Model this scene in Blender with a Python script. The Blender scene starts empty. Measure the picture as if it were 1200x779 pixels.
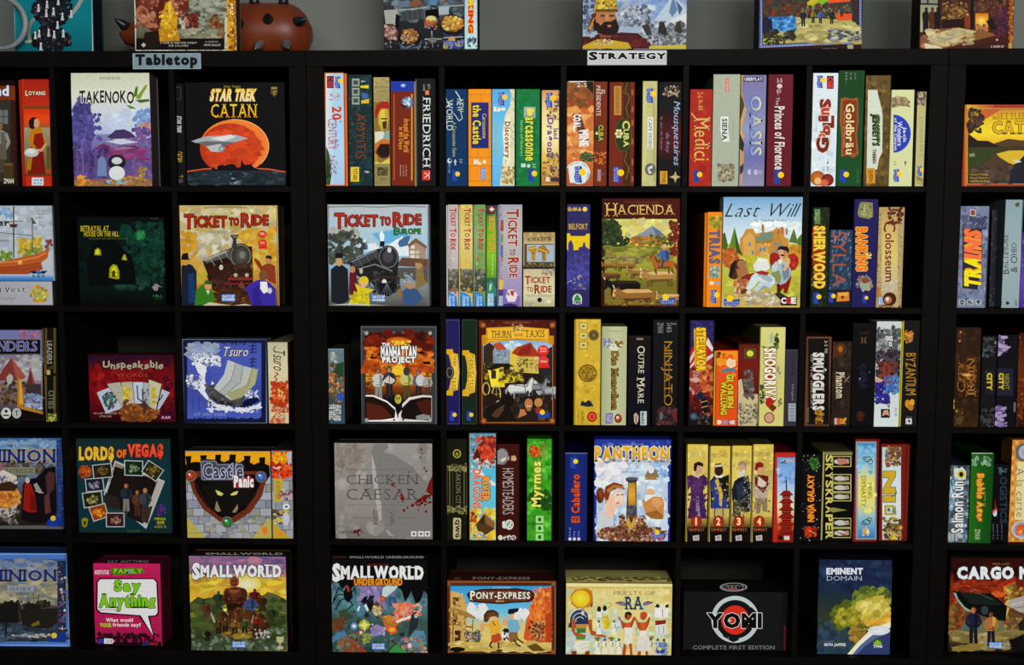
import bpy, math, random
from mathutils import Vector, Matrix
from mathutils.geometry import tessellate_polygon
C = bpy.context.scene
COL = C.collection
# ------------------------------------------------------------------ camera, light, exposure
FPX, TH, YAW, ROLL = 1200.665, 0.0882130, 0.0232584, 0.0013234
CX, CZ, DIST = 0.273287, 1.243354, 3.0
cd = bpy.data.cameras.new('camera'); cam = bpy.data.objects.new('camera', cd); COL.objects.link(cam)
cam.location = (CX, -DIST, CZ)
CAMR = Matrix.Rotation(YAW, 3, 'Z') @ Matrix.Rotation(math.pi/2 - TH, 3, 'X') @ Matrix.Rotation(ROLL, 3, 'Z')
cam.rotation_euler = CAMR.to_euler()
cd.sensor_fit = 'HORIZONTAL'; cd.sensor_width = 36; cd.lens = 36*FPX/1200
cd.clip_start = .05
C.camera = cam
vs = C.view_settings
vs.view_transform = 'Standard'; vs.look = 'None'; vs.gamma = 1; vs.use_curve_mapping = False
vs.exposure = 0.0
w = bpy.data.worlds.new('world'); C.world = w; w.use_nodes = True
w.node_tree.nodes['Background'].inputs[0].default_value = (.9, .95, 1, 1)
w.node_tree.nodes['Background'].inputs[1].default_value = 0.09
def area(name, loc, target, sx, sy, power, color=(1, .985, .95)):
    ld = bpy.data.lights.new(name, 'AREA'); ld.shape = 'RECTANGLE'; ld.size = sx; ld.size_y = sy
    ld.energy = power; ld.color = color
    o = bpy.data.objects.new(name, ld); COL.objects.link(o); o.location = loc
    o.rotation_euler = (Vector(target)-Vector(loc)).to_track_quat('-Z', 'Y').to_euler()
    return o
for lx, lp in ((-.9, 70), (1.3, 150), (3.4, 130)):
    area('ceiling_lamp', (lx, -5.6, 2.85), (.6, 0, .8), 1.8, .6, lp)
area('ceiling_lamp', (.6, -3.2, 2.95), (.6, 0, 1.4), 1.6, .4, 15)
# ------------------------------------------------------------------ helpers
def lin(c): return c/12.92 if c <= .04045 else ((c+.055)/1.055)**2.4
def hexrgb(h):
    if len(h) == 3: h = ''.join(x*2 for x in h)
    return tuple(lin(int(h[i:i+2], 16)/255) for i in (0, 2, 4))
# how strongly a place on the shelves is lit (measured once with white card in every compartment): what the camera
# records there is divided by it, so that each cover gets its own printed colour
LIT_X = (40, 270, 520, 730, 900, 1160)
LIT_Y = (30, 150, 300, 435, 575, 710)
LIT = ((.82, .92, .66, 1.08, 1.09, 1.08), (.81, .90, .97, 1.05, 1.06, 1.055), (.77, .86, .93, .99, 1.01, .98),
       (.73, .82, .88, .93, .945, .94), (.67, .76, .81, .87, .88, .87), (.645, .715, .75, .80, .80, .80))
def lit(px, py):
    def seg(a, v):
        v = min(max(v, a[0]), a[-1])
        for i in range(len(a)-1):
            if v <= a[i+1]: return i, (v-a[i])/(a[i+1]-a[i])
    i, s = seg(LIT_X, px); j, t = seg(LIT_Y, py)
    q = lambda a, b: LIT[b][a]
    return (q(i, j)*(1-s)+q(i+1, j)*s)*(1-t) + (q(i, j+1)*(1-s)+q(i+1, j+1)*s)*t

def mat_base(name, rough=.5, spec=.3):
    m = bpy.data.materials.new(name); m.use_nodes = True
    b = m.node_tree.nodes['Principled BSDF']
    b.inputs['Roughness'].default_value = rough
    b.inputs['Specular IOR Level'].default_value = spec
    return m, m.node_tree.nodes, m.node_tree.links, b
def mat_print(name, rough=.5, spec=.05):
    m, n, l, b = mat_base(name, rough, spec)
    at = n.new('ShaderNodeAttribute'); at.attribute_name = 'Col'
    tc = n.new('ShaderNodeTexCoord')
    nz = n.new('ShaderNodeTexNoise'); nz.inputs['Scale'].default_value = 130; nz.inputs['Detail'].default_value = 5
    nz.inputs['Roughness'].default_value = .7
    l.new(tc.outputs['Object'], nz.inputs['Vector'])
    s1 = n.new('ShaderNodeMath'); s1.operation = 'SUBTRACT'; l.new(nz.outputs['Fac'], s1.inputs[0]); s1.inputs[1].default_value = .5
    s2 = n.new('ShaderNodeMath'); s2.operation = 'MULTIPLY'; l.new(s1.outputs[0], s2.inputs[0]); l.new(at.outputs['Alpha'], s2.inputs[1])
    s3 = n.new('ShaderNodeMath'); s3.operation = 'MULTIPLY_ADD'; l.new(s2.outputs[0], s3.inputs[0]); s3.inputs[1].default_value = 6; s3.inputs[2].default_value = 1
    s4 = n.new('ShaderNodeMath'); s4.operation = 'MAXIMUM'; l.new(s3.outputs[0], s4.inputs[0]); s4.inputs[1].default_value = .15
    mx = n.new('ShaderNodeVectorMath'); mx.operation = 'SCALE'
    l.new(at.outputs['Color'], mx.inputs[0]); l.new(s4.outputs[0], mx.inputs['Scale'])
    l.new(mx.outputs[0], b.inputs['Base Color'])
    return m
def mat_noise(name, c1, c2, scale=8, rough=.5, spec=.3, stretch=(1, 1, 1), metal=0, bump=0):
    m, n, l, b = mat_base(name, rough, spec)
    tc = n.new('ShaderNodeTexCoord'); mp = n.new('ShaderNodeMapping'); mp.inputs['Scale'].default_value = stretch
    nz = n.new('ShaderNodeTexNoise'); nz.inputs['Scale'].default_value = scale; nz.inputs['Detail'].default_value = 4
    r = n.new('ShaderNodeValToRGB')
    r.color_ramp.elements[0].color = (*hexrgb(c1), 1); r.color_ramp.elements[1].color = (*hexrgb(c2), 1)
    r.color_ramp.elements[0].position = .3; r.color_ramp.elements[1].position = .7
    l.new(tc.outputs['Object'], mp.inputs['Vector']); l.new(mp.outputs[0], nz.inputs['Vector'])
    l.new(nz.outputs['Fac'], r.inputs[0]); l.new(r.outputs[0], b.inputs['Base Color'])
    b.inputs['Metallic'].default_value = metal
    if bump:
        bp = n.new('ShaderNodeBump'); bp.inputs['Strength'].default_value = bump; bp.inputs['Distance'].default_value = .002
        l.new(nz.outputs['Fac'], bp.inputs['Height']); l.new(bp.outputs[0], b.inputs['Normal'])
    return m
M_PRINT = mat_print('printed_card')
M_WOOD = mat_noise('black_brown_veneer', '060504', '0a0807', 6, .6, .05, (1, 8, 8))
M_BACK = mat_noise('dark_hardboard', '161614', '1d1d1a', 5, .7, .05)
M_WALL = mat_noise('grey_wall_paint', '656863', '6d706a', 3, .8, .1, bump=.05)
M_FLOOR = mat_noise('dark_carpet', '2a2826', '383532', 60, .95, .05)

def mesh_obj(name, verts, faces, mat, parent=None, cols=None):
    me = bpy.data.meshes.new(name); me.from_pydata(verts, [], faces)
    if cols is not None:
        ca = me.color_attributes.new('Col', 'FLOAT_COLOR', 'CORNER')
        flat = []
        for c in cols: flat.extend(c)
        ca.data.foreach_set('color', flat)
    me.materials.append(mat); me.update()
    o = bpy.data.objects.new(name, me); COL.objects.link(o)
    if parent: o.parent = parent
    return o
def bevel_box(x0, x1, y0, y1, z0, z1, r=.0012):
    """verts, faces of a box with chamfered edges"""
    r = min(r, (x1-x0)*.2, (y1-y0)*.2, (z1-z0)*.2)
    V, F = [], []
    idx = {}
    X, Y, Z = (x0, x1), (y0, y1), (z0, z1)
    for i in (0, 1):
        for j in (0, 1):
            for k in (0, 1):
                sx, sy, sz = (r if i == 0 else -r), (r if j == 0 else -r), (r if k == 0 else -r)
                for a in range(3):
                    p = [X[i]+sx, Y[j]+sy, Z[k]+sz]; p[a] = (X[i], Y[j], Z[k])[a]
                    idx[i, j, k, a] = len(V); V.append(tuple(p))
    g = lambda i, j, k, a: idx[i, j, k, a]
    for i in (0, 1): F.append([g(i, 0, 0, 0), g(i, 1, 0, 0), g(i, 1, 1, 0), g(i, 0, 1, 0)][::(1 if i else -1)])
    for j in (0, 1): F.append([g(0, j, 0, 1), g(0, j, 1, 1), g(1, j, 1, 1), g(1, j, 0, 1)][::(1 if j else -1)])
    for k in (0, 1): F.append([g(0, 0, k, 2), g(1, 0, k, 2), g(1, 1, k, 2), g(0, 1, k, 2)][::(1 if k else -1)])
    for i in (0, 1):
        for j in (0, 1):
            q = [g(i, j, 0, 0), g(i, j, 1, 0), g(i, j, 1, 1), g(i, j, 0, 1)]; F.append(q[::(-1 if i == j else 1)])
            q = [g(i, 0, j, 0), g(i, 1, j, 0), g(i, 1, j, 2), g(i, 0, j, 2)]; F.append(q[::(-1 if i == j else 1)][::-1])
            q = [g(0, i, j, 1), g(1, i, j, 1), g(1, i, j, 2), g(0, i, j, 2)]; F.append(q[::(-1 if i == j else 1)])
    for i in (0, 1):
        for j in (0, 1):
            for k in (0, 1):
                q = [g(i, j, k, 0), g(i, j, k, 1), g(i, j, k, 2)]
                F.append(q[::(1 if (i+j+k) % 2 else -1)])
    return V, F
def empty(name, loc, rz=0, label=None, cat=None, group=None):
    o = bpy.data.objects.new(name, None); COL.objects.link(o); o.empty_display_size = .05
    o.location = loc; o.rotation_euler = (0, 0, rz)
    if label: o['label'] = label
    if cat: o['category'] = cat
    if group: o['group'] = group
    return o
# ------------------------------------------------------------------ room shell
PT = .351                                    # pitch of the compartments
TOPZ = 5*PT - .0085 + .046                   # top of the bookcases
s = mesh_obj('wall_back', *bevel_box(-4, 5, .455, .6, -.05, 3.4), M_WALL); s['kind'] = 'structure'
s = mesh_obj('floor', *bevel_box(-4, 5, -7.5, .455, -.15, -.05), M_FLOOR); s['kind'] = 'structure'
# ------------------------------------------------------------------ bookcases
def bookcase(name, loc, rz, first, last, label):
    """compartments first..last, inner left side of compartment 0 at x = 0 (divider centre at -0.0085)"""
    e = empty(name, loc, rz, label, 'bookcase')
    d0, d1, t = 0.0, .39, .0085
    xl, xr = first*PT - t, last*PT + PT - t            # divider centre lines at the two ends
    L, Rr = xl + t - .05, xr - t + .05
    mesh_obj('top_board', *bevel_box(L, Rr, d0, d1, TOPZ-.046, TOPZ, .001), M_WOOD, e)
    mesh_obj('bottom_board', *bevel_box(L, Rr, d0, d1, -.05, 0, .001), M_WOOD, e)
    for a, b in ((L, xl+t), (xr-t, Rr)):
        mesh_obj('side_panel', *bevel_box(a, b, d0, d1, 0, TOPZ-.046, .001), M_WOOD, e)
    mesh_obj('back_panel', *bevel_box(L+.002, Rr-.002, d1+.0005, d1+.006, -.045, TOPZ-.004, .0005), M_BACK, e)
    for k in range(1, 5):
        mesh_obj('shelf', *bevel_box(xl+t, xr-t, d0+.001, d1, k*PT-.017, k*PT, .0008), M_WOOD, e)
    for c in range(first+1, last+1):
        for k in range(5):
            z1 = (k+1)*PT-.017 if k < 4 else TOPZ-.046
            mesh_obj('divider', *bevel_box(c*PT-2*t, c*PT, d0+.001, d1, k*PT, z1, .0008), M_WOOD, e)
    return e
# x = 0 is the divider between the first two columns of the middle unit
MIDX = -PT + .0085
bookcase('bookcase', (MIDX, 0, 0), 0, 0, 4, 'middle black-brown bookcase of five by five open compartments under the STRATEGY sign')
LEFTX = -.3935 - .033
bookcase('bookcase', (LEFTX, 0, 0), 0, -3, -1, 'left black-brown bookcase of open compartments under the Tabletop sign')
RIGHTX = 4*PT - .0085 + .05*2 + .001
bookcase('bookcase', (RIGHTX, 0, 0), 0, 0, 1, 'right black-brown bookcase of open compartments cut by the right edge of the frame')
# ------------------------------------------------------------------ printed covers: polygons of colour laid on a box face
def ray(px, py):
    d = CAMR @ Vector(((px-600)/FPX, -(py-389.5)/FPX, -1))
    return Vector((CX, -DIST, CZ)), d
def on_y(px, py, y):
    o, d = ray(px, py); return o + d*((y-o.y)/d.y)
def on_plane(px, py, p0, nrm):
    o, d = ray(px, py); return o + d*((p0-o).dot(nrm)/d.dot(nrm))
CROPS = {}
for k, (x, sc) in dict(a=(0, 4.87), b=(180, 4.87), c=(360, 5.025), d=(510, 5.025), e=(650, 5.025), f=(795, 5.025), g=(930, 5.025), h=(1070, 5.023)).items():
    CROPS['1'+k] = (x, 75, sc)
    CROPS['2'+k] = (x, 225 if k in 'ab' else 220, 5.195 if k in 'ab' else sc)
    CROPS['3'+k] = (x, 365 if k in 'ab' else 360, 5.195 if k in 'ab' else sc)
    CROPS['4'+k] = (x, 500, 5.195 if k in 'ab' else sc)
    CROPS['5'+k] = (dict(f=785, h=1060).get(k, x), 630 if k in 'ab' else 635, 5.23 if k in 'ab' else 5.4125)
for k, x in dict(a=0, b=140, c=420, d=640, e=860).items(): CROPS['0'+k] = (x, 0, 5)
CROPS['0f'] = (1020, 0, 6.667)
CROPS['2i'] = (1150, 220, 4.86); CROPS['4i'] = (1150, 500, 5.2)
ROWZ = {'0': TOPZ, '1': 4*PT, '2': 3*PT, '3': 2*PT, '4': PT, '5': 0.0}
# glyphs of the built-in font, meshed once per weight
GL = {}
def make_glyphs():
    chars = 'ABCDEFGHIJKLMNOPQRSTUVWXYZabcdefghijklmnopqrstuvwxyz0123456789&?!$.,-:;\u00fc\u00e4\'/()'
    jobs = []
    for wt in (-.012, 0, .03, .06):
        for ch in chars:
            cu = bpy.data.curves.new('glyph', 'FONT'); cu.body = ch; cu.offset = wt; cu.resolution_u = 2; cu.fill_mode = 'FRONT'
            o = bpy.data.objects.new('glyph', cu); COL.objects.link(o); jobs.append((wt, ch, o, cu))
    bpy.context.view_layer.update()
    dg = bpy.context.evaluated_depsgraph_get()
    for wt, ch, o, cu in jobs:
        me = o.evaluated_get(dg).to_mesh()
        GL[wt, ch] = ([(v.co.x, v.co.y) for v in me.vertices], [tuple(p.vertices) for p in me.polygons])
        o.evaluated_get(dg).to_mesh_clear()
    for wt, ch, o, cu in jobs:
        bpy.data.objects.remove(o); bpy.data.curves.remove(cu)
make_glyphs()
def serifed(ch, geo):
    """slab serifs on the stems that end on the base line or at cap height"""
    V, F = geo
    if not V or not ch.isalpha(): return geo
    ys = [v[1] for v in V]; V = list(V); F = list(F)
    edges = {}
    for f in F:
        for i in range(len(f)):
            e = tuple(sorted((f[i], f[(i+1) % len(f)]))); edges[e] = edges.get(e, 0)+1
    for lvl, sg in ((min(ys), 1), (max(ys), -1)):
        for (a, b), n in list(edges.items()):
            if n == 1 and abs(V[a][1]-lvl) < .004 and abs(V[b][1]-lvl) < .004:
                x0, x1 = sorted((V[a][0], V[b][0]))
                if .03 < x1-x0 < .22:
                    k = len(V); V += [(x0-.095, lvl), (x1+.095, lvl), (x1+.095, lvl+sg*.05), (x0-.095, lvl+sg*.05)]; F.append((k, k+1, k+2, k+3))
    return V, F
def text_geo(s, wt, serif, caps):
    x = 0; V, F = [], []
    for i, ch in enumerate(s):
        if ch == ' ': x += .32; continue
        big = caps and (i == 0 or s[i-1] == ' ')
        g = GL.get((wt, ch)) or GL[wt, '-']
        v0 = GL[0, ch][0] if (0, ch) in GL else GL[0, '-'][0]
        if serif: g = serifed(ch, g)
        mn, mx = min(p[0] for p in v0), max(p[0] for p in v0)
        k = len(V); sc = 1.35 if big else 1
        dy = -.12 if big else 0
        V += [(x + (p[0]-mn)*sc, p[1]*sc+dy) for p in g[0]]; F += [tuple(j+k for j in f) for f in g[1]]
        x += (mx-mn)*sc + (.12 if serif else .085) + max(wt, 0)*1.6
    return V, F, x-.085-max(wt, 0)*1.6
_tc = {}
def text_cached(*a):
    if a not in _tc: _tc[a] = text_geo(*a)
    return _tc[a]
DONE = []
CELLS = [(X+c*PT, X+c*PT+PT-.017) for X, n in ((LEFTX, (-3, -2, -1)), (MIDX, range(5)), (RIGHTX, (0, 1))) for c in n]
class Cur: pass
K = Cur()
def B(crop, x0, y0, x1, y1, label, col, d=None, rec=None, tray=None, lip=None, gr=.1, zb=None, yaw=0, group=None, name='board_game_box', cat='board game', sc=None):
    """start a box: its front rectangle as seen in one crop; its place and size follow from where it stands on its shelf"""
    flush()
    ox, oy, ps = CROPS[crop]; row = crop[0]
    P = lambda x, y: (ox+x/ps, oy+y/ps)
    K.crop = (ox, oy, ps)
    z0 = (ROWZ[row] if zb is None else zb) + .0005
    xa, ya = P(x0, y0); xb, yb = P(x1, y1); xc, ym = (xa+xb)/2, (ya+yb)/2
    if d is None: d = .29 if (x1-x0)/ps < 45 else .07
    if rec is None:
        rec = .012
        if row in '345' and zb is None:
            o, dr = ray(xc, yb); rec = (o + dr*((z0-o.z)/dr.z)).y
            rec = min(max(rec, .006), .375-d if d > .2 else .12)
    pl = on_y(xa, ym, rec); pr = on_y(xb, ym, rec); pl.x += .0003; pr.x -= .0003
    if not yaw and row != '0':
        mid = (pl.x+pr.x)/2
        for a, b in CELLS:
            if a < mid < b: pl.x = max(pl.x, a+.0006); pr.x = min(pr.x, b-.0006)
    if not yaw:
        top = on_y(xc, ya, rec).z
        for a, b, y_, q_, z_, t_ in DONE:
            if rec < q_ and y_ < rec+d and z0 < t_ and z_ < top:
                if (a+b) < pl.x+pr.x: pl.x = max(pl.x, b+.0004)
                else: pr.x = min(pr.x, a-.0004)
        DONE.append((pl.x, pr.x, rec, rec+d, z0, top))
    if yaw:
        c, s_ = math.cos(yaw), math.sin(yaw)
        u = Vector((c, -s_, 0)); nrm = Vector((-s_, -c, 0))
        pr0 = on_y(xb, ym, rec)
        org = on_plane(xa, ym, pr0, nrm); wd = (pr0-org).dot(u)
        org = Vector((org.x, org.y, z0))
    else:
        u = Vector((1, 0, 0)); nrm = Vector((0, -1, 0)); org = Vector((pl.x, rec, z0)); wd = pr.x-pl.x
    pt = on_plane(xc, ya, org, nrm); h = pt.z - z0
    K.org, K.u, K.n, K.w, K.h, K.d = org, u, nrm, wd, h, d
    K.gr = gr; K.L = lit(xc, ym); K.layer = 1
    K.root = empty(name, org, -yaw, label, cat, group)
    K.parts = {}; K.cur = 'cover_art' if d < .2 else 'spine_art'
    K.dark = K.clip = None
    K.face = 0
    fr = conv(col); body = conv(sc) if sc else tuple(c*(.15 if d >= .2 else .5) for c in fr); tr = conv(tray) if tray else tuple(c*(.6 if d >= .2 else .3) for c in fr)  # sc is a dark side print; without it, shade is painted on by darkening col
    spine = d >= .2
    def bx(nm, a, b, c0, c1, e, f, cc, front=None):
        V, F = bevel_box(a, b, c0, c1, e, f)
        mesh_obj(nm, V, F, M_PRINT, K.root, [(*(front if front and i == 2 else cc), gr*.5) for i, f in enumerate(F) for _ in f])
    trs = tuple(c*.15 for c in tr)  # tray sides darkened too, their shade put into the colour
    K.fx0, K.fx1 = 0, wd
    if spine:
        side, lw = (lip if lip else ('r', 2.5))[:2]
        lw = lw/ps/400
        if side == 'l':
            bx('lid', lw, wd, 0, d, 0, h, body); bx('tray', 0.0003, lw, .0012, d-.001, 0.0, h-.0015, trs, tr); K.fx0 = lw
        else:
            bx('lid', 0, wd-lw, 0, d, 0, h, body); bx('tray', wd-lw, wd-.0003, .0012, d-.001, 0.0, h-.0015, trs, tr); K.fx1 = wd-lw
    else:
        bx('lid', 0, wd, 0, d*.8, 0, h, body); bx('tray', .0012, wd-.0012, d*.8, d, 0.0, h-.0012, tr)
    K.e0 = .0005
    e = 5; add([(x0-e, y0-e), (x1+e, y0-e), (x1+e, y1+e), (x0-e, y1+e)], col)
def side(part='side_art'):
    """go on printing on the right-hand side of a turned box"""
    K.face = 1; K.cur = part
    K.org2 = K.org + K.u*K.w; K.u2 = -K.n
def top(part='top_art'):
    K.face = 2; K.cur = part
def flush():
    if not getattr(K, 'root', None): return
    for nm, (V, F, c) in K.parts.items():
        if F: mesh_obj(nm.split('#')[0], V, F, M_PRINT, K.root, c)
    K.root = None
def conv(c):
    r = hexrgb(c) if isinstance(c, str) else c
    return tuple(min(x**1.1*1.02/K.L, .92) if x > .0 else 0 for x in r)
def part(nm): K.cur = nm
def uv(x, y):
    """crop pixel -> (across, up) on the face, in metres, kept inside the face"""
    ox, oy, sc = K.crop
    if K.face == 0:
        p = on_plane(ox+x/sc, oy+y/sc, K.org, K.n)
        return min(max((p-K.org).dot(K.u), K.fx0+K.e0), K.fx1-K.e0), min(max(p.z-K.org.z, K.e0), K.h-K.e0)
    if K.face == 2:
        q = K.org+Vector((0, 0, K.h)); p = on_plane(ox+x/sc, oy+y/sc, q, Vector((0, 0, 1)))
        return min(max(p.x-q.x, K.e0), K.w-K.e0), min(max(p.y-q.y, K.e0*3), K.d*.8-K.e0)
    p = on_plane(ox+x/sc, oy+y/sc, K.org2, K.u)
    return min(max((p-K.org2).dot(K.u2), K.e0), K.d*.8-K.e0), min(max(p.z-K.org.z, K.e0), K.h-K.e0)
def add(pts, cols, faces=None, gr=None, step=1.0, nm=None):
    """pts in crop pixels; one colour or one per point"""
    V, F, c = K.parts.setdefault(nm or K.cur, ([], [], []))
    k = len(V); K.layer += step
    off = 2e-5 + K.layer*1.1e-5
    for x, y in pts:
        a, b = uv(x, y)
        V.append(((a, -off, b), (K.w+off, a, b), (a, b, K.h+off))[K.face])
    g = K.gr if gr is None else gr
    loc = [((q[0], q[2]), (q[1], q[2]), (q[0], q[1]))[K.face] for q in V[k:]]
    one = not isinstance(cols, list)
    if one: cc = (*conv(cols), g)
    else: ccs = [(*conv(q), g) for q in cols]
    for f in (faces or [list(range(len(pts)))]):
        f = list(f)
        tris = [(0, 1, 2)] if len(f) == 3 else tessellate_polygon([[Vector((loc[i][0]*100, loc[i][1]*100, 0)) for i in f]])
        for tr in tris:
            a, b, c_ = (f[i] for i in tr)
            ar = (loc[b][0]-loc[a][0])*(loc[c_][1]-loc[a][1]) - (loc[c_][0]-loc[a][0])*(loc[b][1]-loc[a][1])
            if abs(ar) < 1e-10: continue
            q = (a, b, c_) if ar > 0 else (a, c_, b)               # every face looks out of the box
            F.append([k+i for i in q])
            for i in q: c.append(cc if one else ccs[i])
def R(x0, y0, x1, y1, col, gr=None): add([(x0, y0), (x1, y0), (x1, y1), (x0, y1)], col, gr=gr)
def G(x0, y0, x1, y1, *cols, gr=None):
    """vertical gradient through any number of colours"""
    n = len(cols); pts = []; cl = []; fs = []
    for i, q in enumerate(cols):
        y = y0+(y1-y0)*i/(n-1); pts += [(x0, y), (x1, y)]; cl += [q, q]
        if i: fs.append([2*i-2, 2*i, 2*i+1, 2*i-1])
    add(pts, cl, fs, gr)
def H(x0, y0, x1, y1, *cols, gr=None):
    n = len(cols); pts = []; cl = []; fs = []
    for i, q in enumerate(cols):
        x = x0+(x1-x0)*i/(n-1); pts += [(x, y0), (x, y1)]; cl += [q, q]
        if i: fs.append([2*i-2, 2*i-1, 2*i+1, 2*i])
    add(pts, cl, fs, gr)
def P(col, *xy, gr=None): add([(xy[i], xy[i+1]) for i in range(0, len(xy), 2)], col, gr=gr)
def E(cx, cy, rx, ry, col, col2=None, n=20, gr=None, a0=0, a1=360):
    full = a1-a0 >= 360
    pts = [(cx+rx*math.cos(math.radians(a0+(a1-a0)*i/(n if full else n-1))), cy+ry*math.sin(math.radians(a0+(a1-a0)*i/(n if full else n-1)))) for i in range(n)]
    if col2: add(pts+[(cx, cy)], [col2]*n+[col], [[n, (i+1) % n, i] for i in range(n)], gr)     # col in the middle, col2 at the rim
    else: add(pts, col, gr=gr)
def L(col, wd, *xy, gr=None):
    for i in range(0, len(xy)-2, 2):
        x0, y0, x1, y1 = xy[i:i+4]; dx, dy = x1-x0, y1-y0; q = math.hypot(dx, dy) or 1
        nx, ny = -dy/q*wd/2, dx/q*wd/2; ex, ey = dx/q*wd*.2, dy/q*wd*.2
        add([(x0+nx-ex, y0+ny-ey), (x1+nx+ex, y1+ny+ey), (x1-nx+ex, y1-ny+ey), (x0-nx-ex, y0-ny-ey)], col, gr=gr, step=.4)
def ring(cx, cy, rx, ry, wd, col, a0=0, a1=360, n=22, gr=None):
    pts = []
    for i in range(n+1):
        t = math.radians(a0+(a1-a0)*i/n)
        pts += [(cx+(rx+wd/2)*math.cos(t), cy+(ry+wd/2)*math.sin(t)), (cx+(rx-wd/2)*math.cos(t), cy+(ry-wd/2)*math.sin(t))]
    add(pts, col, [[2*i, 2*i+1, 2*i+3, 2*i+2] for i in range(n)], gr)
def FR(x0, y0, x1, y1, wd, col):
    R(x0, y0, x1, y0+wd, col); R(x0, y1-wd, x1, y1, col); R(x0, y0+wd, x0+wd, y1-wd, col); R(x1-wd, y0+wd, x1, y1-wd, col)
def S(x0, y0, x1, y1, n, r0, r1, cols, seed=1, asp=1.0, shape='r', rot=0.0):
    """many small dabs of paint inside a rectangle ('r') or ellipse ('e')"""
    rd = random.Random(seed*7919+int(x0*13+y0*7)); cols = [hexrgb(q) for q in cols.split()]
    if K.d >= .0: n = int(n*2.2); r0 *= .5; r1 *= .72
    mean = tuple(sum(q[i] for q in cols)/len(cols) for i in range(3))
    for _ in range(n):
        while True:
            a, b = rd.uniform(-1, 1), rd.uniform(-1, 1)
            if shape == 'r' or a*a+b*b <= 1: break
        cx, cy = (x0+x1)/2+a*(x1-x0)/2, (y0+y1)/2+b*(y1-y0)/2
        r = rd.uniform(r0, r1)*1.12; m = rd.randint(5, 7); t0 = rd.uniform(0, 6.28)
        pts = []
        for i in range(m):
            q = r*rd.uniform(.6, 1.25); t = t0+6.2832*i/m
            ax, ay = q*math.cos(t)*asp, q*math.sin(t)
            pts.append((cx+ax*math.cos(rot)-ay*math.sin(rot), cy+ax*math.sin(rot)+ay*math.cos(rot)))
        j = rd.uniform(.75, 1.25); cc = tuple(q*j for q in rd.choice(cols))
        rim = tuple(.5*p+.5*q for p, q in zip(cc, mean))
        add(pts+[(cx, cy)], [rim]*m+[cc], [[m, i, (i+1) % m] for i in range(m)], step=.1)
def T(s, x0, y0, x1, y1, col, rot=0, b=0, ol=None, serif=0, sh=0.0, caps=0, nm='title_lettering', col2=None, arc=0.0, wob=0.0, olw=.06, dx=0, dy=0):
    """lettering fitted to a rectangle; rot 90 reads downwards, -90 upwards"""
    rd = random.Random(len(s)*31+int(x0))
    def put(wt, cc, ox=0, oy=0, cc2=None):
        V, F, adv = text_cached(s, wt, serif, caps)
        Vb = text_cached(s, 0, 0, caps)[0]
        hi = max(v[1] for v in Vb); lo = min(v[1] for v in Vb); xm = adv
        pts, cl = [], []
        c2 = hexrgb(cc2) if cc2 else None; c1 = hexrgb(cc)
        for a, c in V:
            p, q = a/xm, (c-lo)/(hi-lo)
            p += sh*(q-.5)*(hi-lo)/xm
            q2 = q + arc*(1-(2*p-1)**2) + wob*math.sin(p*len(s)*2.3)
            if rot == 0: pts.append((x0+p*(x1-x0)+ox, y1-q2*(y1-y0)+oy))
            elif rot == 90: pts.append((x0+q2*(x1-x0)+ox, y0+p*(y1-y0)+oy))
            else: pts.append((x1-q2*(x1-x0)+ox, y1-p*(y1-y0)+oy))
            if c2: t = min(max(q, 0), 1); cl.append(tuple(c2[i]*(1-t)+c1[i]*t for i in range(3)))
        add(pts, cl if c2 else cc, F, gr=.03, nm=nm, step=.12 if oz else 1)
    wt = {0: 0, 1: .03, 2: .06, -1: -.012}[b]
    if ol:
        o_ = 3.6 if olw > .04 else 2.0; oz = 1
        for i in range(8): put(wt, ol, dx+o_*math.cos(i*.7854), dy+o_*math.sin(i*.7854))
    oz = 0
    put({0: 0, 1: .03, 2: .06, -1: -.012}[b], col, 0, 0, col2)
def t(s, x0, y0, x1, y1, col, rot=0, **k): T(s, x0, y0, x1, y1, col, rot, nm='small_print', **k)
def RG(cx, cy, sz, rot=0, word=1):
    """publisher's mark: a blue brush-stroke block with a yellow sun"""
    c = K.cur; K.cur = 'publisher_logo'
    m = (lambda a, b: (cx+a*sz, cy+b*sz)) if rot == 0 else (lambda a, b: (cx-b*sz, cy+a*sz))
    add([m(-1, -.2), m(-.5, -.45), m(.1, -.2), m(1, -.3), m(.9, .5), m(.3, .62), m(-.4, .5), m(-.9, .6)], '2a4aa8')
    q = m(-.25, -.35); E(q[0], q[1], sz*.42, sz*.42, 'ffd028', n=12)
    if word:
        for i, a in enumerate(('RIO', 'GRANDE')):
            p0, p1 = m(-.85, -.02+i*.28), m(.85, .2+i*.28)
            T(a, min(p0[0], p1[0]), min(p0[1], p1[1]), max(p0[0], p1[0]), max(p0[1], p1[1]), 'b8c8f0', 90 if rot else 0, nm='publisher_logo')
    K.cur = c
def DOW(x0, y0, x1, y1, rot=0, bg='2f78c8'):
    c = K.cur; K.cur = 'publisher_logo'; R(x0, y0, x1, y1, bg)
    wx, wy = (x1-x0), (y1-y0)
    if rot == 0:
        T('DAYS OF', x0+wx*.08, y0+wy*.1, x1-wx*.08, y0+wy*.45, 'e8f0ff', b=1, nm=K.cur); T('WONDER', x0+wx*.05, y0+wy*.55, x1-wx*.05, y1-wy*.1, 'e8f0ff', b=1, nm=K.cur)
    else:
        T('DAYS OF', x0+wx*.55, y0+wy*.08, x1-wx*.1, y1-wy*.08, 'e8f0ff', 90, b=1, nm=K.cur); T('WONDER', x0+wx*.1, y0+wy*.05, x0+wx*.45, y1-wy*.05, 'e8f0ff', 90, b=1, nm=K.cur)
    K.cur = c
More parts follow.
